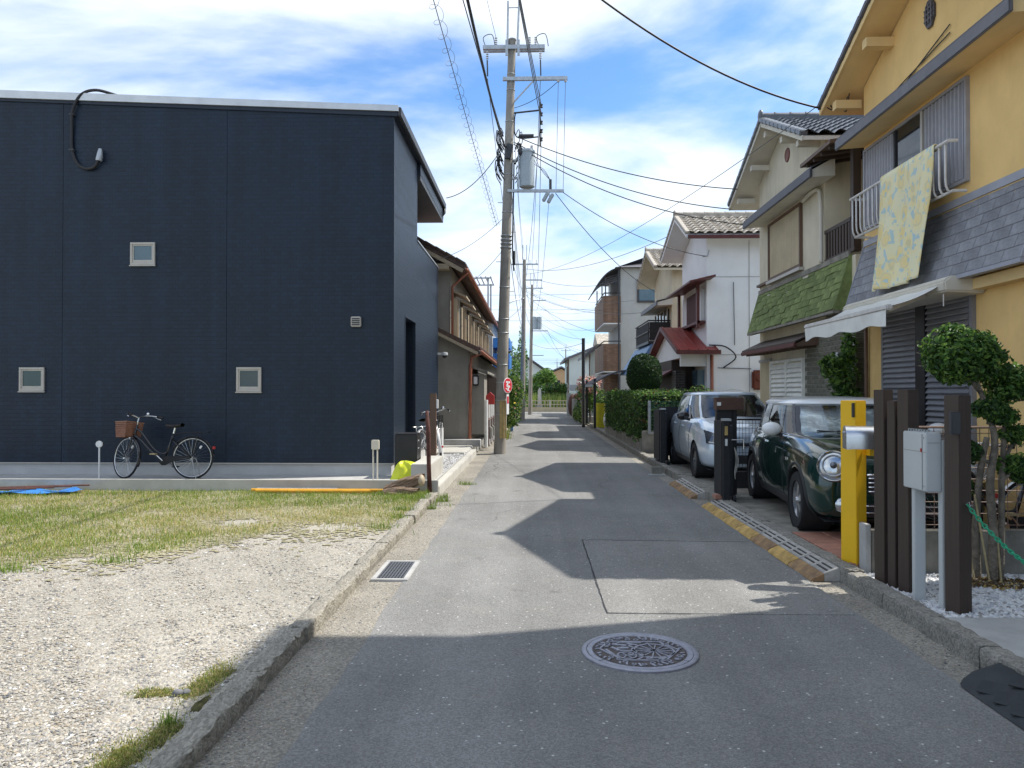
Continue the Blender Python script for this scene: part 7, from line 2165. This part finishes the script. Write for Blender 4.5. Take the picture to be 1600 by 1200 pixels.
leaf_obj('foliage', ['leaf_mid', 'leaf_light', 'leaf_dark'], [((4.05, 20.8, 1.35), (.35, .3, .28)), ((4.45, 20.7, 1.42), (.40, .3, .30)), ((4.25, 20.8, .9), (.5, .4, .5))], 3200, .07, b2, seed=19, weights=[3, 2, 2], shell=.4)
MB().box(2.66, 6.5, 20.0, 20.15, .05, .95).build('garden_wall', 'concrete_old', label='dark garden wall between the silver car and the white house', cat='wall')

# gate pillar, carport, clutter beyond the hedge
MB().box(2.62, 2.95, 27.9, 28.3, .05, 1.55).build('gate_pillar', 'concrete_old', label='square concrete gate pillar at the far end of the hedge', cat='pillar', bevel=.02)
cp = thing('carport', 'carport with curved smoky plastic roof on dark posts', 'carport', (3.4, 33, .1))
mb = MB(); mb.grid(lambda u, v_: (2.35 + 2.3 * u, 31.0 + 5.2 * v_, 1.86 + .56 * math.sin(min(1, u * 1.6) * PI / 2)), 12, 10)
co = mb.build('roof_sheet', 'polycarb', cp, smooth=True, recalc=False); co.modifiers.new('t', 'SOLIDIFY').thickness = .02
for k in range(6): MB().tube([(2.35 + 2.3 * i / 8, 31.0 + k * 1.04, 1.88 + .56 * math.sin(min(1, i / 8 * 1.6) * PI / 2)) for i in range(9)], .03, 6).build('rib', 'eave_line', cp)
MB().box(2.30, 2.36, 30.95, 36.25, 1.78, 1.88).build('edge_beam', 'metal_grey', cp)
for (x, y) in ((2.42, 31.2), (2.42, 35.9), (4.5, 31.2)): MB().box(x, x + .1, y, y + .1, .1, 2.1).build('post', 'black_metal', cp)
MB().cyl((2.20, 34.2, 0), (2.20, 34.2, 3.95), .075, 12).build('steel_pole', 'bike_black', label='thin black steel pole standing beside the carport', cat='pole', smooth=40)
yc = MB(); yc.grid(lambda u, v_: (2.75 + (.30 + .03 * math.sin(9 * v_)) * (math.cos(2 * PI * v_)) * (1 - .1 * u) * (1 if u < .98 else 0), 32.2 + .45 * math.sin(2 * PI * v_) * (1 if u < .98 else 0), .1 + 1.0 * min(u / .95, 1)), 20, 30)
yc.build('covered_scooter', 'yellow_cover', smooth=40, recalc=False, label='upright thing under a bright yellow cover below the carport', cat='cover')
mb = MB().sphere((2.95, 30.6, .45), (.20, .35, .35), 14, 10).box(2.85, 3.05, 30.3, 30.9, .1, .3)
mb.build('gas_heater', 'white_plastic', smooth=40, label='rounded white appliance beside the yellow cover', cat='appliance')
rs = thing('flowering_shrub', 'pink flowering shrub leaning over the wall beyond the carport', 'shrub', (2.6, 38, .1))
MB().cyl((2.8, 38, .1), (2.7, 38, 1.6), .06, 6).build('stem', 'bark', rs)
leaf_obj('foliage', ['leaf_mid', 'leaf_dark', 'leaf_light'], [((2.7, 38, 1.7), (.6, .9, .6)), ((3.2, 37.5, 1.1), (.6, .9, .6)), ((2.6, 39, 1.2), (.5, .6, .7))], 3000, .12, rs, seed=23, shell=.3, noise=.3)
leaf_obj('blossom', ['flower_pink', 'white_paint'], [((2.7, 37.9, 1.9), (.62, .9, .5))], 420, .15, rs, seed=24, shell=.8, weights=[4, 1])
MB().box(2.32, 2.47, 36.4, 47, .0, 1.15).build('garden_wall', 'concrete_old', label='long grey garden wall under the pink flowering shrub', cat='wall')
leaf_obj('wall_creeper', ['leaf_mid', 'leaf_dark', 'reed'], [((2.28, 38, .55), (.12, 1.6, .5)), ((2.28, 42, .4), (.12, 2.0, .4))], 1400, .1, None, seed=26, shell=.2, label='green creeper covering the foot of the far garden wall', cat='creeper', kind='stuff')
MB().box(2.15, 2.40, 50, 50.4, 0, 1.5).build('gate_pillar', 'concrete', label='pale concrete pillar near the end of the road', cat='pillar')
mb = MB().sphere((2.4, 47.6, .75), (.3, .5, .7), 10, 8).sphere((2.6, 46.8, 1.0), (.25, .3, .5), 10, 8)
mb.build('covered_pile', 'rust', smooth=True, label='dark reddish covered pile by the far garden wall', cat='pile')
MB().box(2.1, 2.7, 46.0, 46.3, 1.65, 2.0).build('notice_board', 'white_paint', label='small white board above the far garden wall', cat='board')

# ================================================================ UTILITY POLES AND WIRES
def pole_body(root, b, t, r0, r1, m_='pole_concrete'):
    MB().tube([V(*b), V(*b).lerp(V(*t), .5), V(*t)], [r0, (r0 + r1) / 2, r1], 20).build('shaft', m_, root, smooth=40)
p1 = thing('utility_pole', 'big concrete utility pole with transformer left of the road', 'utility pole', (-.86, 19.4, 0))
B1, T1 = V(-.86, 19.4, -.05), V(-.545, 19.4, 10.45)
pole_body(p1, B1, T1, .155, .095)
def pp(z, dx=0., dy=0.):
    t = (z - B1.z) / (T1.z - B1.z); q = B1.lerp(T1, t); return V(q.x + dx, q.y + dy, z)
def prad(z): return .155 - .06 * (z / 10.5)
for z in (1.0, 1.35, 1.8, 2.25, 3.05, 3.4, 4.2, 6.1, 7.05, 8.4, 9.2, 9.6):
    MB().torus(pp(z), prad(z) + .002, .010, (0.03, 0, 1), 24, 6).build('band', 'galv', p1, smooth=True)
# top cross arms, rods, insulators
ar1 = MB().bar((-1.28, 19.30, 10.25), (.28, 19.30, 10.25), .08, .10).build('cross_arm', 'galv', p1)
MB().bar((-1.28, 19.50, 10.27), (.28, 19.50, 10.27), .08, .10).build('cross_arm', 'galv', p1)
for k in (-1, 1): MB().box(-.69 + .15 * k - .02 + .15, -.69 + .15 * k + .04 + .15, 19.24, 19.27, 10.02, 10.42).build('arm_plate', 'galv', p1)
MB().cyl((-.66, 19.35, 10.3), (-.645, 19.35, 11.45), .028, 8).build('lightning_rod', 'galv', p1); MB().cyl((-.41, 19.35, 10.3), (-.365, 19.35, 11.45), .028, 8).build('lightning_rod', 'galv', p1)
MB().bar((-.65, 19.35, 11.28), (-.37, 19.35, 11.28), .02).build('rod_tie', 'galv', p1)
MB().sphere(pp(10.47), (.11, .11, .06), 12, 6).build('pole_cap', 'pole_concrete', p1, smooth=True)
ins_m = MB()
for k in range(4): ins_m.lathe([(.012, -.03), (.036, -.02), (.034, -.006), (.012, .0)], (0, 0, -.055 * k), n=10)
ins_m = ins_m.mesh('insulator', 'ceramic', smooth=40)
for (x, z) in ((-1.17, 10.14), (.17, 10.14)):
    piece(ins_m, 'insulator', p1, (x, 19.28, z))
    MB().tube([(x, 19.28, z - .22), (x + .01, 19.28, z - .62)], .02, 6).build('strain_link', 'dark_metal', p1)
    MB().tube(smooth_path([(x, 19.28, z + .05), (x - .10, 19.26, z + .34), (x + .12, 19.26, z + .42), (x + .2, 19.28, z + .12)], 5), .010, 5).build('jumper', 'wire', p1)
for x in (-.95, -.10, .05): piece(ins_m, 'insulator', p1, (x, 19.30, 10.50))
# second arm
MB().bar((-.78, 19.3, 9.45), (.85, 19.3, 9.45), .07, .09).build('cross_arm', 'galv', p1)
MB().bar(pp(8.9, .09), (.0, 19.3, 9.40), .03).build('arm_brace', 'galv', p1)
MB().tube(catenary(pp(8.75, .1), (.62, 19.3, 9.38), .10, 10), .008, 5).build('jumper', 'wire', p1)
for x in (.62, .80):
    MB().tube([(x, 19.3, 9.40), (x - .06, 19.3, 6.66)], .006, 4).build('drop_wire', 'wire_grey', p1)
    MB().cyl((x, 19.3, 9.36), (x, 19.3, 9.41), .035, 8).build('pin', 'ceramic', p1)
# rack of low-voltage insulators
MB().tube([pp(8.62, .08), (.15, 19.3, 8.65)], .022, 6).build('rack_arm', 'dark_metal', p1)
MB().tube(smooth_path([pp(8.62, .14), pp(8.45, .12), pp(8.1, .14), pp(7.98, .3), (.12, 19.3, 7.98)], 4), .018, 6).build('rack_stay', 'dark_metal', p1, smooth=True)
MB().bar((.16, 19.3, 7.75), (.16, 19.3, 8.85), .03).build('rack', 'dark_metal', p1)
for k in range(5): MB().lathe([(.015, -.05), (.045, -.04), (.03, 0), (.045, .04), (.015, .05)], (.19, 19.26, 7.9 + k * .21), n=10).build('spool', 'black_plastic', p1, smooth=40)
# clump of cable closures
cb = MB(); gq = random.Random(5)
for k in range(30):
    z = 7.15 + gq.random() * .95; s = gq.choice((-1, -1, 1))
    a = pp(z, s * (.12 + .12 * gq.random()), gq.uniform(-.15, .1))
    cb.tube(smooth_path([a, a + V(s * .08, 0, .15), a + V(s * .10, .0, -.12), a + V(-s * .02, 0, -.35)], 4), .011, 5)
cb.build('cable_loops', 'wire', p1, smooth=True)
MB().cyl(pp(7.42, -.02, -.14), pp(7.78, .02, -.14), .085, 12).build('cable_closure', 'dark_metal', p1, smooth=40)
MB().cyl(pp(8.0, .25, -.1), pp(8.0, .62, -.1), .05, 10).build('cable_splice', 'dark_metal', p1, smooth=40)
# transformer
tf = MB().lathe([(.001, 0), (.17, 0), (.19, .02), (.19, .86), (.205, .87), (.205, .91), (.16, .95), (.001, .96)], (-.165, 19.3, 6.70), n=24).build('transformer', 'transformer', p1, smooth=40)
for z in (6.95, 7.40): MB().bar(pp(z, .05), (-.33, 19.3, z), .06, .05).build('hanger', 'galv', tf)
MB().box(-.40, -.36, 19.24, 19.36, 6.6, 7.6).build('hanger_plate', 'galv', tf)
MB().sphere((-.32, 19.2, 7.58), (.07, .07, .11), 10, 8).build('bushing', 'dark_metal', tf, smooth=True)
MB().cyl((-.05, 19.25, 7.6), (-.05, 19.25, 7.74), .035, 10).build('bushing', 'ceramic', tf, smooth=True)
MB().bar((-.66, 19.3, 6.62), (.76, 19.3, 6.61), .06, .07).build('cross_arm', 'galv', p1)
for k, x in enumerate((.30, .42)):
    MB().cbox((x, 19.25, 6.45 - .04 * k), (.09, .12, .26), Matrix.Rotation(.5, 3, 'Y')).build('cut_out_switch', 'transformer', p1, bevel=.02)
MB().cyl((.42, 19.3, 6.66), (.42, 19.3, 6.9), .035, 8).build('surge_arrester', 'dark_metal', p1)
for k in range(3): MB().tube(smooth_path([(.42, 19.3, 6.88), (.25, 19.26, 7.05 + .05 * k), (.1 - .05 * k, 19.26, 7.3), (-.05, 19.25, 7.7)], 4), .007, 4).build('jumper', 'wire_grey', p1)
# cable riser and clamps lower down
MB().tube(smooth_path([pp(7.4, .14), pp(6.0, .16, -.1), pp(5.2, .17, -.1), pp(4.6, .22, -.1)], 4), .02, 6).build('riser_cable', 'wire', p1, smooth=True)
MB().cyl(pp(4.75, .22, -.1), pp(5.1, .20, -.1), .04, 10).build('cable_joint', 'black_plastic', p1, smooth=40)
for k in range(4): MB().torus(pp(5.2 + k * .10), prad(5.2) + .008, .016, (0.03, 0, 1), 20, 6).build('clamp', 'galv', p1, smooth=True)
for k in range(6):
    z = 2.6 + k * .75; s = (-1) ** k
    MB().cyl(pp(z, s * .1), pp(z, s * .24), .009, 6).build('step_bolt', 'galv', p1)
# yellowish guard strips near the base
for k, (dx, w) in enumerate(((.01, .055), (.075, .05), (.125, .035))):
    q = pp(.85, dx, -.165 + .02 * k); MB().box(q.x - w / 2, q.x + w / 2, q.y - .012, q.y + .012, .40, 1.35).build('guard_strip', 'guard_yellow', p1, bevel=.004)
# round road sign behind the pole
rs_ = thing('road_sign', 'round red and white road sign strapped to the side of the big pole', 'road sign', (-.66, 19.3, 1.45))
sx_, sy_, sz_ = -.655, 19.27, 1.72
MX = Matrix.Rotation(R(58), 3, 'Z')
TX = lambda p: MX @ V(*p) + V(sx_, sy_, sz_)
disc = MB().lathe([(.001, .006), (.195, .006), (.195, -.006), (.001, -.006)], (0, 0, 0), (0, -1, 0), 40).xf(TX).build('sign_face', 'white_paint', rs_)
MB().lathe([(.001, .010), (.180, .010), (.180, .006)], (0, 0, 0), (0, -1, 0), 40).xf(TX).build('red_disc', 'red_sign', disc)
mb = MB()
for a, b, w in (((-.09, .09), (.09, .08), .045), ((.02, .10), (-.06, -.02), .055), ((-.07, -.01), (.09, -.03), .05), ((.04, -.02), (-.02, -.13), .05), ((-.10, -.07), (.08, -.14), .025)):
    mb.bar((a[0], -.012, a[1]), (b[0], -.012, b[1]), w, .004, up=(0, 1, 0))
mb.xf(TX).build('sign_mark', 'white_paint', disc)
sp_ = MB().box(-.05, .05, -.006, .006, -.72, -.22).xf(TX).build('sub_plate', 'white_paint', rs_)
MB().box(-.035, .035, -.010, -.0065, -.45, -.27).xf(TX).build('sub_plate_mark', 'red_sign', sp_)
for z in (-.05, -.45): MB().bar(TX((0, .008, z)), TX((-.02, .10, z)), .03).build('bracket', 'galv', rs_)

# farther poles
def far_pole(x, y, h, label, tr=True, lean=.1, sc_=1.0):
    rt = thing('utility_pole', label, 'utility pole', (x, y, 0), 0, 'utility poles down the street')
    pole_body(rt, (x, y, -.05), (x + lean, y, h), .14 * sc_, .09 * sc_)
    xt = x + lean
    MB().bar((xt - .7, y, h - .25), (xt + .75, y, h - .25), .07).build('cross_arm', 'galv', rt)
    MB().bar((xt - .1, y, h - 1.1), (xt + .95, y, h - 1.1), .06).build('cross_arm', 'galv', rt)
    for dx in (-.6, .3, .65): piece(ins_m, 'insulator', rt, (xt + dx, y, h - .02))
    for dx in (-.1, .12): MB().cyl((xt + dx, y, h), (xt + dx, y, h + .8), .025, 6).build('lightning_rod', 'galv', rt)
    if tr:
        for dx in (.02, .32): MB().lathe([(.001, 0), (.17, 0), (.18, .85), (.001, .92)], (xt + dx + .18, y - .1, h - 3.1), n=14).build('transformer', 'transformer', rt, smooth=40)
        MB().bar((xt, y, h - 3.2), (xt + 1.1, y, h - 3.2), .06).build('cross_arm', 'galv', rt)
        MB().bar((xt, y, h - 4.9), (xt + .8, y, h - 4.9), .05).build('cross_arm', 'galv', rt)
    return rt
p2 = far_pole(-.62, 41.4, 8.7, 'second concrete utility pole down the street, slimmer and plain', False, .12)
MB().tube(smooth_path([(-.52, 41.3, 6.6), (-1.1, 40.9, 6.4), (-1.6, 40.6, 6.1)], 4), .035, 6).build('lamp_arm', 'galv', p2)
MB().sphere((-1.62, 40.6, 6.08), (.22, .12, .06), 10, 6).build('street_lamp', 'metal_light', p2, smooth=True)
p3 = far_pole(-.26, 53.2, 9.0, 'third utility pole with transformers near the end of the street', True, .15)
p4 = far_pole(4.9, 118, 8.2, 'small utility pole far beyond the end of the road at the right', False, .0, .9)
p5 = far_pole(5.3, 175, 8.5, 'tiny farthest utility pole on the horizon', False, .0, .9)

def wire(a, b, sag, label, r_=.010, m_='wire', grp=None, n=24, cat='wire'):
    return MB().tube(catenary(a, b, sag, n), r_, 5, cap=False).build('overhead_wire', m_, smooth=True, label=label, cat=cat, group=grp)
wire((-.73, 19.35, 7.75), (-1.05, -16, 7.45), 1.55, 'thick black cable running from the big pole over the camera', .022)
W = [((.19, 19.2, 8.75), (-2.4, -16, 8.8), .55), ((.19, 19.2, 8.54), (-2.25, -16, 8.6), .55), ((.19, 19.2, 8.33), (-2.1, -16, 8.4), .6)]
for i, (a, b, s) in enumerate(W): wire(a, b, s, ['highest of three wires from the insulator rack over the camera', 'middle of three wires from the insulator rack over the camera', 'lowest of three wires from the insulator rack over the camera'][i], .010, 'wire_grey')
wire((-.78, 19.3, 8.0), (-2.6, -16, 9.0), .5, 'thin black wire left of the pole running overhead to the camera', .010)
wire((-.95, 19.3, 10.5), (-2.7, -16, 10.6), .5, 'thin grey wire from the left of the top cross arm overhead', .006, 'wire_grey')
# messenger wire wound with a spiral hanger
sa, sb_ = V(-.93, 19.3, 5.75), V(-1.75, -9, 7.7)
sw0 = wire(tuple(sa), tuple(sb_), .12, 'messenger wire wound with a loose spiral hanger left of the pole', .006, 'wire_grey')
hx = MB(); path = catenary(sa, sb_, .12, 1400)
pts = []
for i, p in enumerate(path[:1150]):
    t = i / 1400 * 28.4 / .36 * 2 * PI
    pts.append(p + V(math.cos(t) * .075, 0, math.sin(t) * .075))
hx.tube(pts, .0028, 4, cap=False); ho_ = hx.build('spiral_hanger', 'wire_grey', sw0)
# service drops
wire((4.58, 12.36, 6.08), (-.42, 10.6, 8.15), .42, 'single thick drop wire curving to the yellow house gable', .016)
wire((-.45, 19.3, 8.0), (4.58, 17.4, 6.12), .25, 'upper drop wire from the pole to the beige house gable', .012)
wire((-.50, 19.3, 7.85), (4.58, 17.95, 5.80), .30, 'middle drop wire from the pole to the beige house eave corner', .012)
wire((-.50, 19.3, 7.80), (4.9, 17.6, 5.35), .38, 'lower drop wire from the pole to the beige house wall', .012)
wire((.70, 19.3, 6.6), (4.93, 22.15, 5.45), .28, 'drop wire from the low cross arm to the white house', .010)
wire((.55, 19.3, 6.55), (4.4, 28.0, 5.2), .3, 'drop wire from the low cross arm to the cream house', .010)
wire((4.62, 12.5, 6.2), (-.45, 41.3, 7.9), .6, 'thin wire crossing from the yellow house to the second pole', .007, 'wire_grey')
wire((-.80, 19.3, 7.7), (-2.16, 18.9, 6.35), .25, 'drop wire from the pole to the dark house eave', .010)
wire((-.80, 19.3, 5.9), (-2.36, 18.5, 4.75), .15, 'thin drop wire from the pole to the dark house balcony', .006, 'wire_grey')
wire((-.80, 19.3, 5.1), (-1.9, 21.5, 4.55), .08, 'thin drop wire from the pole to the row house', .006, 'wire_grey')
for i, (a, b, c_) in enumerate([((-1.17, 19.4, 9.5), (-1.1, 41.4, 8.5), .5), ((.17, 19.4, 9.5), (-.1, 41.4, 8.5), .5), ((.17, 19.4, 8.5), (-.45, 41.4, 7.6), .6), ((-.62, 19.4, 7.4), (-.5, 41.4, 6.4), .7), ((-.60, 19.4, 5.0), (-.5, 41.4, 5.0), .6), ((.19, 19.4, 8.1), (.2, 41.4, 7.4), .6)]):
    wire(a, b, c_, ['top left wire from the first pole to the second', 'top right wire from the first pole to the second', 'wire from the insulator rack to the second pole', 'middle height wire from the first pole to the second', 'lowest wire from the first pole to the second', 'rightmost wire from the insulator rack to the second pole'][i], .009, 'wire_grey', 'wires from the first to the second pole')
for i, (a, b, c_) in enumerate([((-1.1, 41.4, 8.5), (-.8, 53.2, 8.7), .25), ((-.1, 41.4, 8.5), (.4, 53.2, 8.7), .25), ((-.45, 41.4, 7.4), (-.1, 53.2, 7.2), .3), ((-.5, 41.4, 6.2), (-.1, 53.2, 6.2), .35)]):
    wire(a, b, c_, ['top left wire from the second pole to the third', 'top right wire from the second pole to the third', 'middle wire from the second pole to the third', 'lowest wire from the second pole to the third'][i], .010, 'wire_grey', 'wires from the second to the third pole')
for (a, b, c_, l_) in [((.25, 41.4, 7.6), (4.3, 40.5, 7.3), .25, 'drop wire from the second pole to the tall house roof'), ((-.45, 41.4, 6.8), (3.6, 43, 4.9), .35, 'sagging drop wire from the second pole to the brick balcony'),
                       ((-.45, 41.4, 7.0), (4.4, 31.5, 4.8), .45, 'drop wire from the second pole to the cream house'), ((.6, 53.2, 5.9), (3.6, 50.5, 3.9), .25, 'drop wire from the third pole to the white annex'),
                       ((-.1, 53.2, 4.9), (2.2, 34.3, 3.75), .3, 'sagging drop wire from the third pole to the black steel pole'), ((-.4, 41.4, 8.2), (4.6, 24, 6.6), .5, 'high wire from the second pole to the white house ridge'),
                       ((-.45, 41.4, 6.4), (-2.1, 40, 5.0), .2, 'drop wire from the second pole to the blue house'), ((.95, 53.2, 5.8), (2.9, 64, 4.0), .3, 'drop wire from the third pole to the pale house')]:
    wire(a, b, c_, l_, .010, 'wire_grey')
for i, (a, b, c_) in enumerate([((-.5, 19.4, 8.2), (-.4, 41.4, 7.9), .9), ((-.6, 19.4, 7.0), (-.45, 41.4, 5.6), .8), ((.4, 19.4, 6.6), (.1, 41.4, 6.0), .9), ((-.55, 19.4, 6.2), (-.5, 41.4, 4.6), .5), ((-.62, 19.4, 9.9), (-.5, 41.4, 8.9), .6)]):
    wire(a, b, c_, ['thin deep-sagging line from the upper pole to the second pole', 'thin line dropping from the transformer height to the second pole', 'thin line from the low cross arm to the second pole', 'thin line lowest on the first pole running down the street', 'thin topmost line from the pole head down the street'][i], .006, 'wire_grey', 'thin lines below the main wires')
for i, (a, b, c_) in enumerate([((-.45, 41.4, 7.3), (4.4, 34, 5.6), .4), ((-.45, 41.4, 7.1), (4.5, 39.9, 5.9), .5), ((.0, 53.2, 7.5), (4.3, 45, 6.6), .5), ((.0, 53.2, 7.3), (3.6, 44, 5.2), .6), ((.0, 53.2, 6.8), (3.4, 50, 4.2), .5), ((.0, 53.2, 6.5), (2.8, 64.2, 4.3), .4), ((.0, 53.2, 8.3), (5, 70, 6), .5), ((-.3, 41.4, 5.9), (2.25, 34.2, 3.9), .35)]):
    wire(a, b, c_, ['thin drop line to the far corner of the cream house', 'thin drop line to the corner of the tall house', 'long thin drop line to the tall house canopy', 'thin drop line to the upper brick balcony', 'thin drop line to the gable of the white annex', 'thin drop line to the corner of the pale house', 'thin line running on beyond the pale house', 'thin drop line to the top of the black steel pole'][i], .007, 'wire_grey')
for i, (z, s) in enumerate(((7.6, .2), (7.0, .3), (6.5, .3))):
    wire((-8, 47 + i * 2, z), (11, 46 + i * 2, z + .1), s, ['upper thin wire crossing above the far road', 'middle thin wire crossing above the far road', 'lower thin wire crossing above the far road'][i], .009, 'wire_grey')
for i in range(4): wire((-20, 110 + i * 6, 6.2 + i * .5), (24, 118 + i * 6, 6.3 + i * .5), .5, ['lowest faint wire crossing the far horizon', 'second lowest faint wire crossing the far horizon', 'second highest faint wire crossing the far horizon', 'highest faint wire crossing the far horizon'][i], .015, 'wire_grey', 'wires far beyond the road end')

# ================================================================ LEFT ROADSIDE PLANTS AND ROAD END
gb_ = thing('roadside_bush', 'tall yellow-green leafy bush behind the utility pole', 'bush', (-.95, 28.5, 0))
MB().tube([(-1.1, 28.5, 0), (-1.05, 28.5, 1.4)], .05, 6).build('stem', 'bark', gb_)
leaf_obj('foliage', ['leaf_mid', 'leaf_light', 'leaf_dark', 'leaf_yellow'], [((-.95, 28.6, 1.9), (.42, .7, .55)), ((-.85, 28.8, 1.25), (.48, .8, .6)), ((-.9, 28.5, .7), (.38, .7, .5)), ((-.75, 29.3, 1.7), (.38, .6, .5))], 4200, .11, gb_, seed=41, weights=[3, 2.6, 2, 1.1], shell=.3, noise=.28)
leaf_obj('blossom', ['flower_yellow', 'flower_pink'], [((-.9, 28.5, 1.3), (.46, .7, .9))], 26, .10, gb_, seed=42, shell=.9)
g = np.random.default_rng(71)
P = np.column_stack([-1.02 + g.normal(size=420) * .10, 25.8 + g.normal(size=420) * .5])
blades('roadside_grass', P, .15, .55, .012, ['grass_b', 'grass_a', 'leaf_yellow'], [2, 2, 1], 43, 0.0, .6, kind='stuff', label='tall yellowish grass at the road edge behind the pole', cat='grass')
hb2 = thing('climber_shrub', 'green climber growing round the foot of the second pole', 'shrub', (-1.2, 44, 0))
leaf_obj('foliage', ['leaf_mid', 'leaf_light', 'leaf_dark'], [((-1.25, 44, 2.2), (.45, 1.2, 2.0)), ((-.75, 49, 3.0), (.35, .9, 2.6))], 2600, .16, hb2, seed=45, shell=.2, noise=.3)
MB().box(-.95, -.82, 30.4, 30.9, 0, .85).build('blue_bin', 'blue_roof', label='pale blue bin standing behind the leafy bush', cat='bin', bevel=.03)

# guard rail, planting and monument at the T junction
gr_ = thing('guard_rail', 'pale low railing across the end of the road', 'railing', (1.5, 61.7, 0))
MB().box(-6, 9, 61.6, 61.75, 0, .35).build('kerb_base', 'panel_cream', gr_)
for z in (.55, .85): MB().box(-6, 9, 61.64, 61.70, z, z + .06).build('rail', 'panel_cream', gr_)
for k in range(11): MB().box(-6 + k * 1.45, -5.9 + k * 1.45, 61.62, 61.72, .35, .95).build('rail_post', 'concrete_pale', gr_)
pnl = MB()
for k in range(60): pnl.box(-5.9 + k * .25, -5.86 + k * .25, 61.655, 61.685, .36, .9)
pnl.build('balusters', 'concrete_pale', gr_, kind='stuff')
mo = thing('marker_stone', 'small grey-white stone marker before the reeds at the road end', 'stone marker', (.45, 62.3, 0))
MB().box(.22, .72, 62.2, 62.5, 0, .5).build('plinth', 'concrete', mo); MB().prism([(.30, 62.25, .5), (.64, 62.25, .5), (.60, 62.25, 1.7), (.47, 62.25, 1.95), (.34, 62.25, 1.7)], (0, .2, 0)).build('stone', 'concrete_pale', mo)
g = np.random.default_rng(81)
P = np.column_stack([-7 + 16 * g.random(9000), 62.6 + 3.2 * g.random(9000)])
blades('reed_bed', P, .6, 1.65, .03, ['reed', 'leaf_light', 'grass_b', 'leaf_mid'], [4, 2, 1, 1.4], 82, 0.0, .35, kind='stuff', label='bright green reed bed behind the railing at the road end', cat='reeds')
for i, (x, y, z, r_, l_, cols) in enumerate([(-.3, 68, 1.6, (1.1, 1.4, 1.0), 'small dark round tree left behind the reeds', ['leaf_dark', 'leaf_mid']), (2.0, 70, 1.5, (2.2, 1.6, 1.0), 'broad dark green tree in the middle behind the reeds', ['leaf_dark', 'leaf_mid', 'leaf_light']),
                                           (4.6, 69, 1.5, (1.9, 1.5, .9), 'lighter green tree at the right behind the reeds', ['leaf_mid', 'leaf_light', 'leaf_dark']), (-4.5, 70, 2.4, (2.6, 1.6, 1.8), 'leafy tree mostly hidden behind the far poles', ['leaf_mid', 'leaf_dark']), (1.2, 76, 3.0, (1.4, 1.3, 1.0), 'small pale green tree before the far white house', ['leaf_mid', 'leaf_light'])]):
    t_ = thing('park_tree', l_, 'tree', (x, y, 0), 0, 'trees beyond the road end')
    MB().tube([(x, y, 0), (x + .1, y, z)], [.16, .08], 8).build('trunk', 'bark', t_)
    gg = random.Random(i + 3)
    bl_ = [((x + gg.uniform(-.7, .7) * r_[0], y + gg.uniform(-.5, .5) * r_[1], z + gg.uniform(-.5, .5) * r_[2]), tuple(k * gg.uniform(.45, .7) for k in r_)) for _ in range(7)]
    leaf_obj('crown', cols, bl_, 2400, .24, t_, seed=90 + i, shell=.25, noise=.3)
# distant houses
dh = thing('far_white_house', 'white gable-roofed house beyond the trees at the road end', 'house', (0, 84, 0))
MB().prism([(-4.5, 84, 0), (1.55, 84, 0), (1.55, 84, 3.6), (-1.4, 84, 5.7), (-4.5, 84, 3.6)], (0, 8, 0)).build('wall', 'far_wall', dh)
MB().prism([(-1.4, 83.6, 5.75), (2.0, 83.6, 3.4), (2.0, 83.6, 3.6), (-1.4, 83.6, 5.95), (-5.0, 83.6, 3.6), (-5.0, 83.6, 3.4)], (0, 9, 0)).build('roof', 'eave_dark', dh)
wq = MB().box(.0, 1.1, 83.92, 83.99, 2.4, 3.2).build('window', 'pane_dark', dh); MB().box(-.06, 1.16, 83.9, 83.96, 2.32, 2.4).build('sill', 'beige_alu', wq)
MB().box(1.56, 2.0, 84.1, 92, 0, 3.5).build('side_wall', 'blue_roof', dh)
do = thing('far_orange_house', 'orange-walled house far behind the trees', 'house', (4, 100, 0))
MB().prism([(1.6, 100, 0), (6.2, 100, 0), (6.2, 100, 3.0), (3.6, 100, 4.6), (1.6, 100, 3.8)], (0, 8, 0)).build('wall', 'orange_wall', do)
MB().prism([(1.3, 99.7, 3.75), (3.6, 99.7, 4.75), (6.7, 99.7, 2.9), (6.7, 99.7, 3.05), (3.6, 99.7, 4.95), (1.3, 99.7, 3.95)], (0, 9, 0)).build('roof', 'eave_line', do)
MB().box(2.6, 3.4, 99.95, 99.99, 2.2, 3.1).build('window', 'pane_dark', do)
hzh = [(-30, 130, 16, 7), (-12, 140, 12, 6.5), (6.5, 135, 9, 6.0), (18, 128, 14, 7.5), (36, 150, 18, 8), (12, 170, 10, 7)]
for i, (x, y, w, h) in enumerate(hzh):
    o = thing('distant_house', ['pale house far off beyond the blue house', 'pale house far off behind the white gable', 'distant pale house right of the orange one', 'distant house hidden behind the pale green house', 'distant long house at the far right', 'farthest small house on the horizon'][i], 'house', (x, y, 0), 0, 'houses on the horizon')
    MB().box(x - w / 2, x + w / 2, y, y + 10, 0, h * .7).build('wall', 'far_wall', o)
    MB().prism([(x - w / 2 - .4, y - .3, h * .7), (x + w / 2 + .4, y - .3, h * .7), (x, y - .3, h)], (0, 10.6, 0)).build('roof', 'eave_line', o)
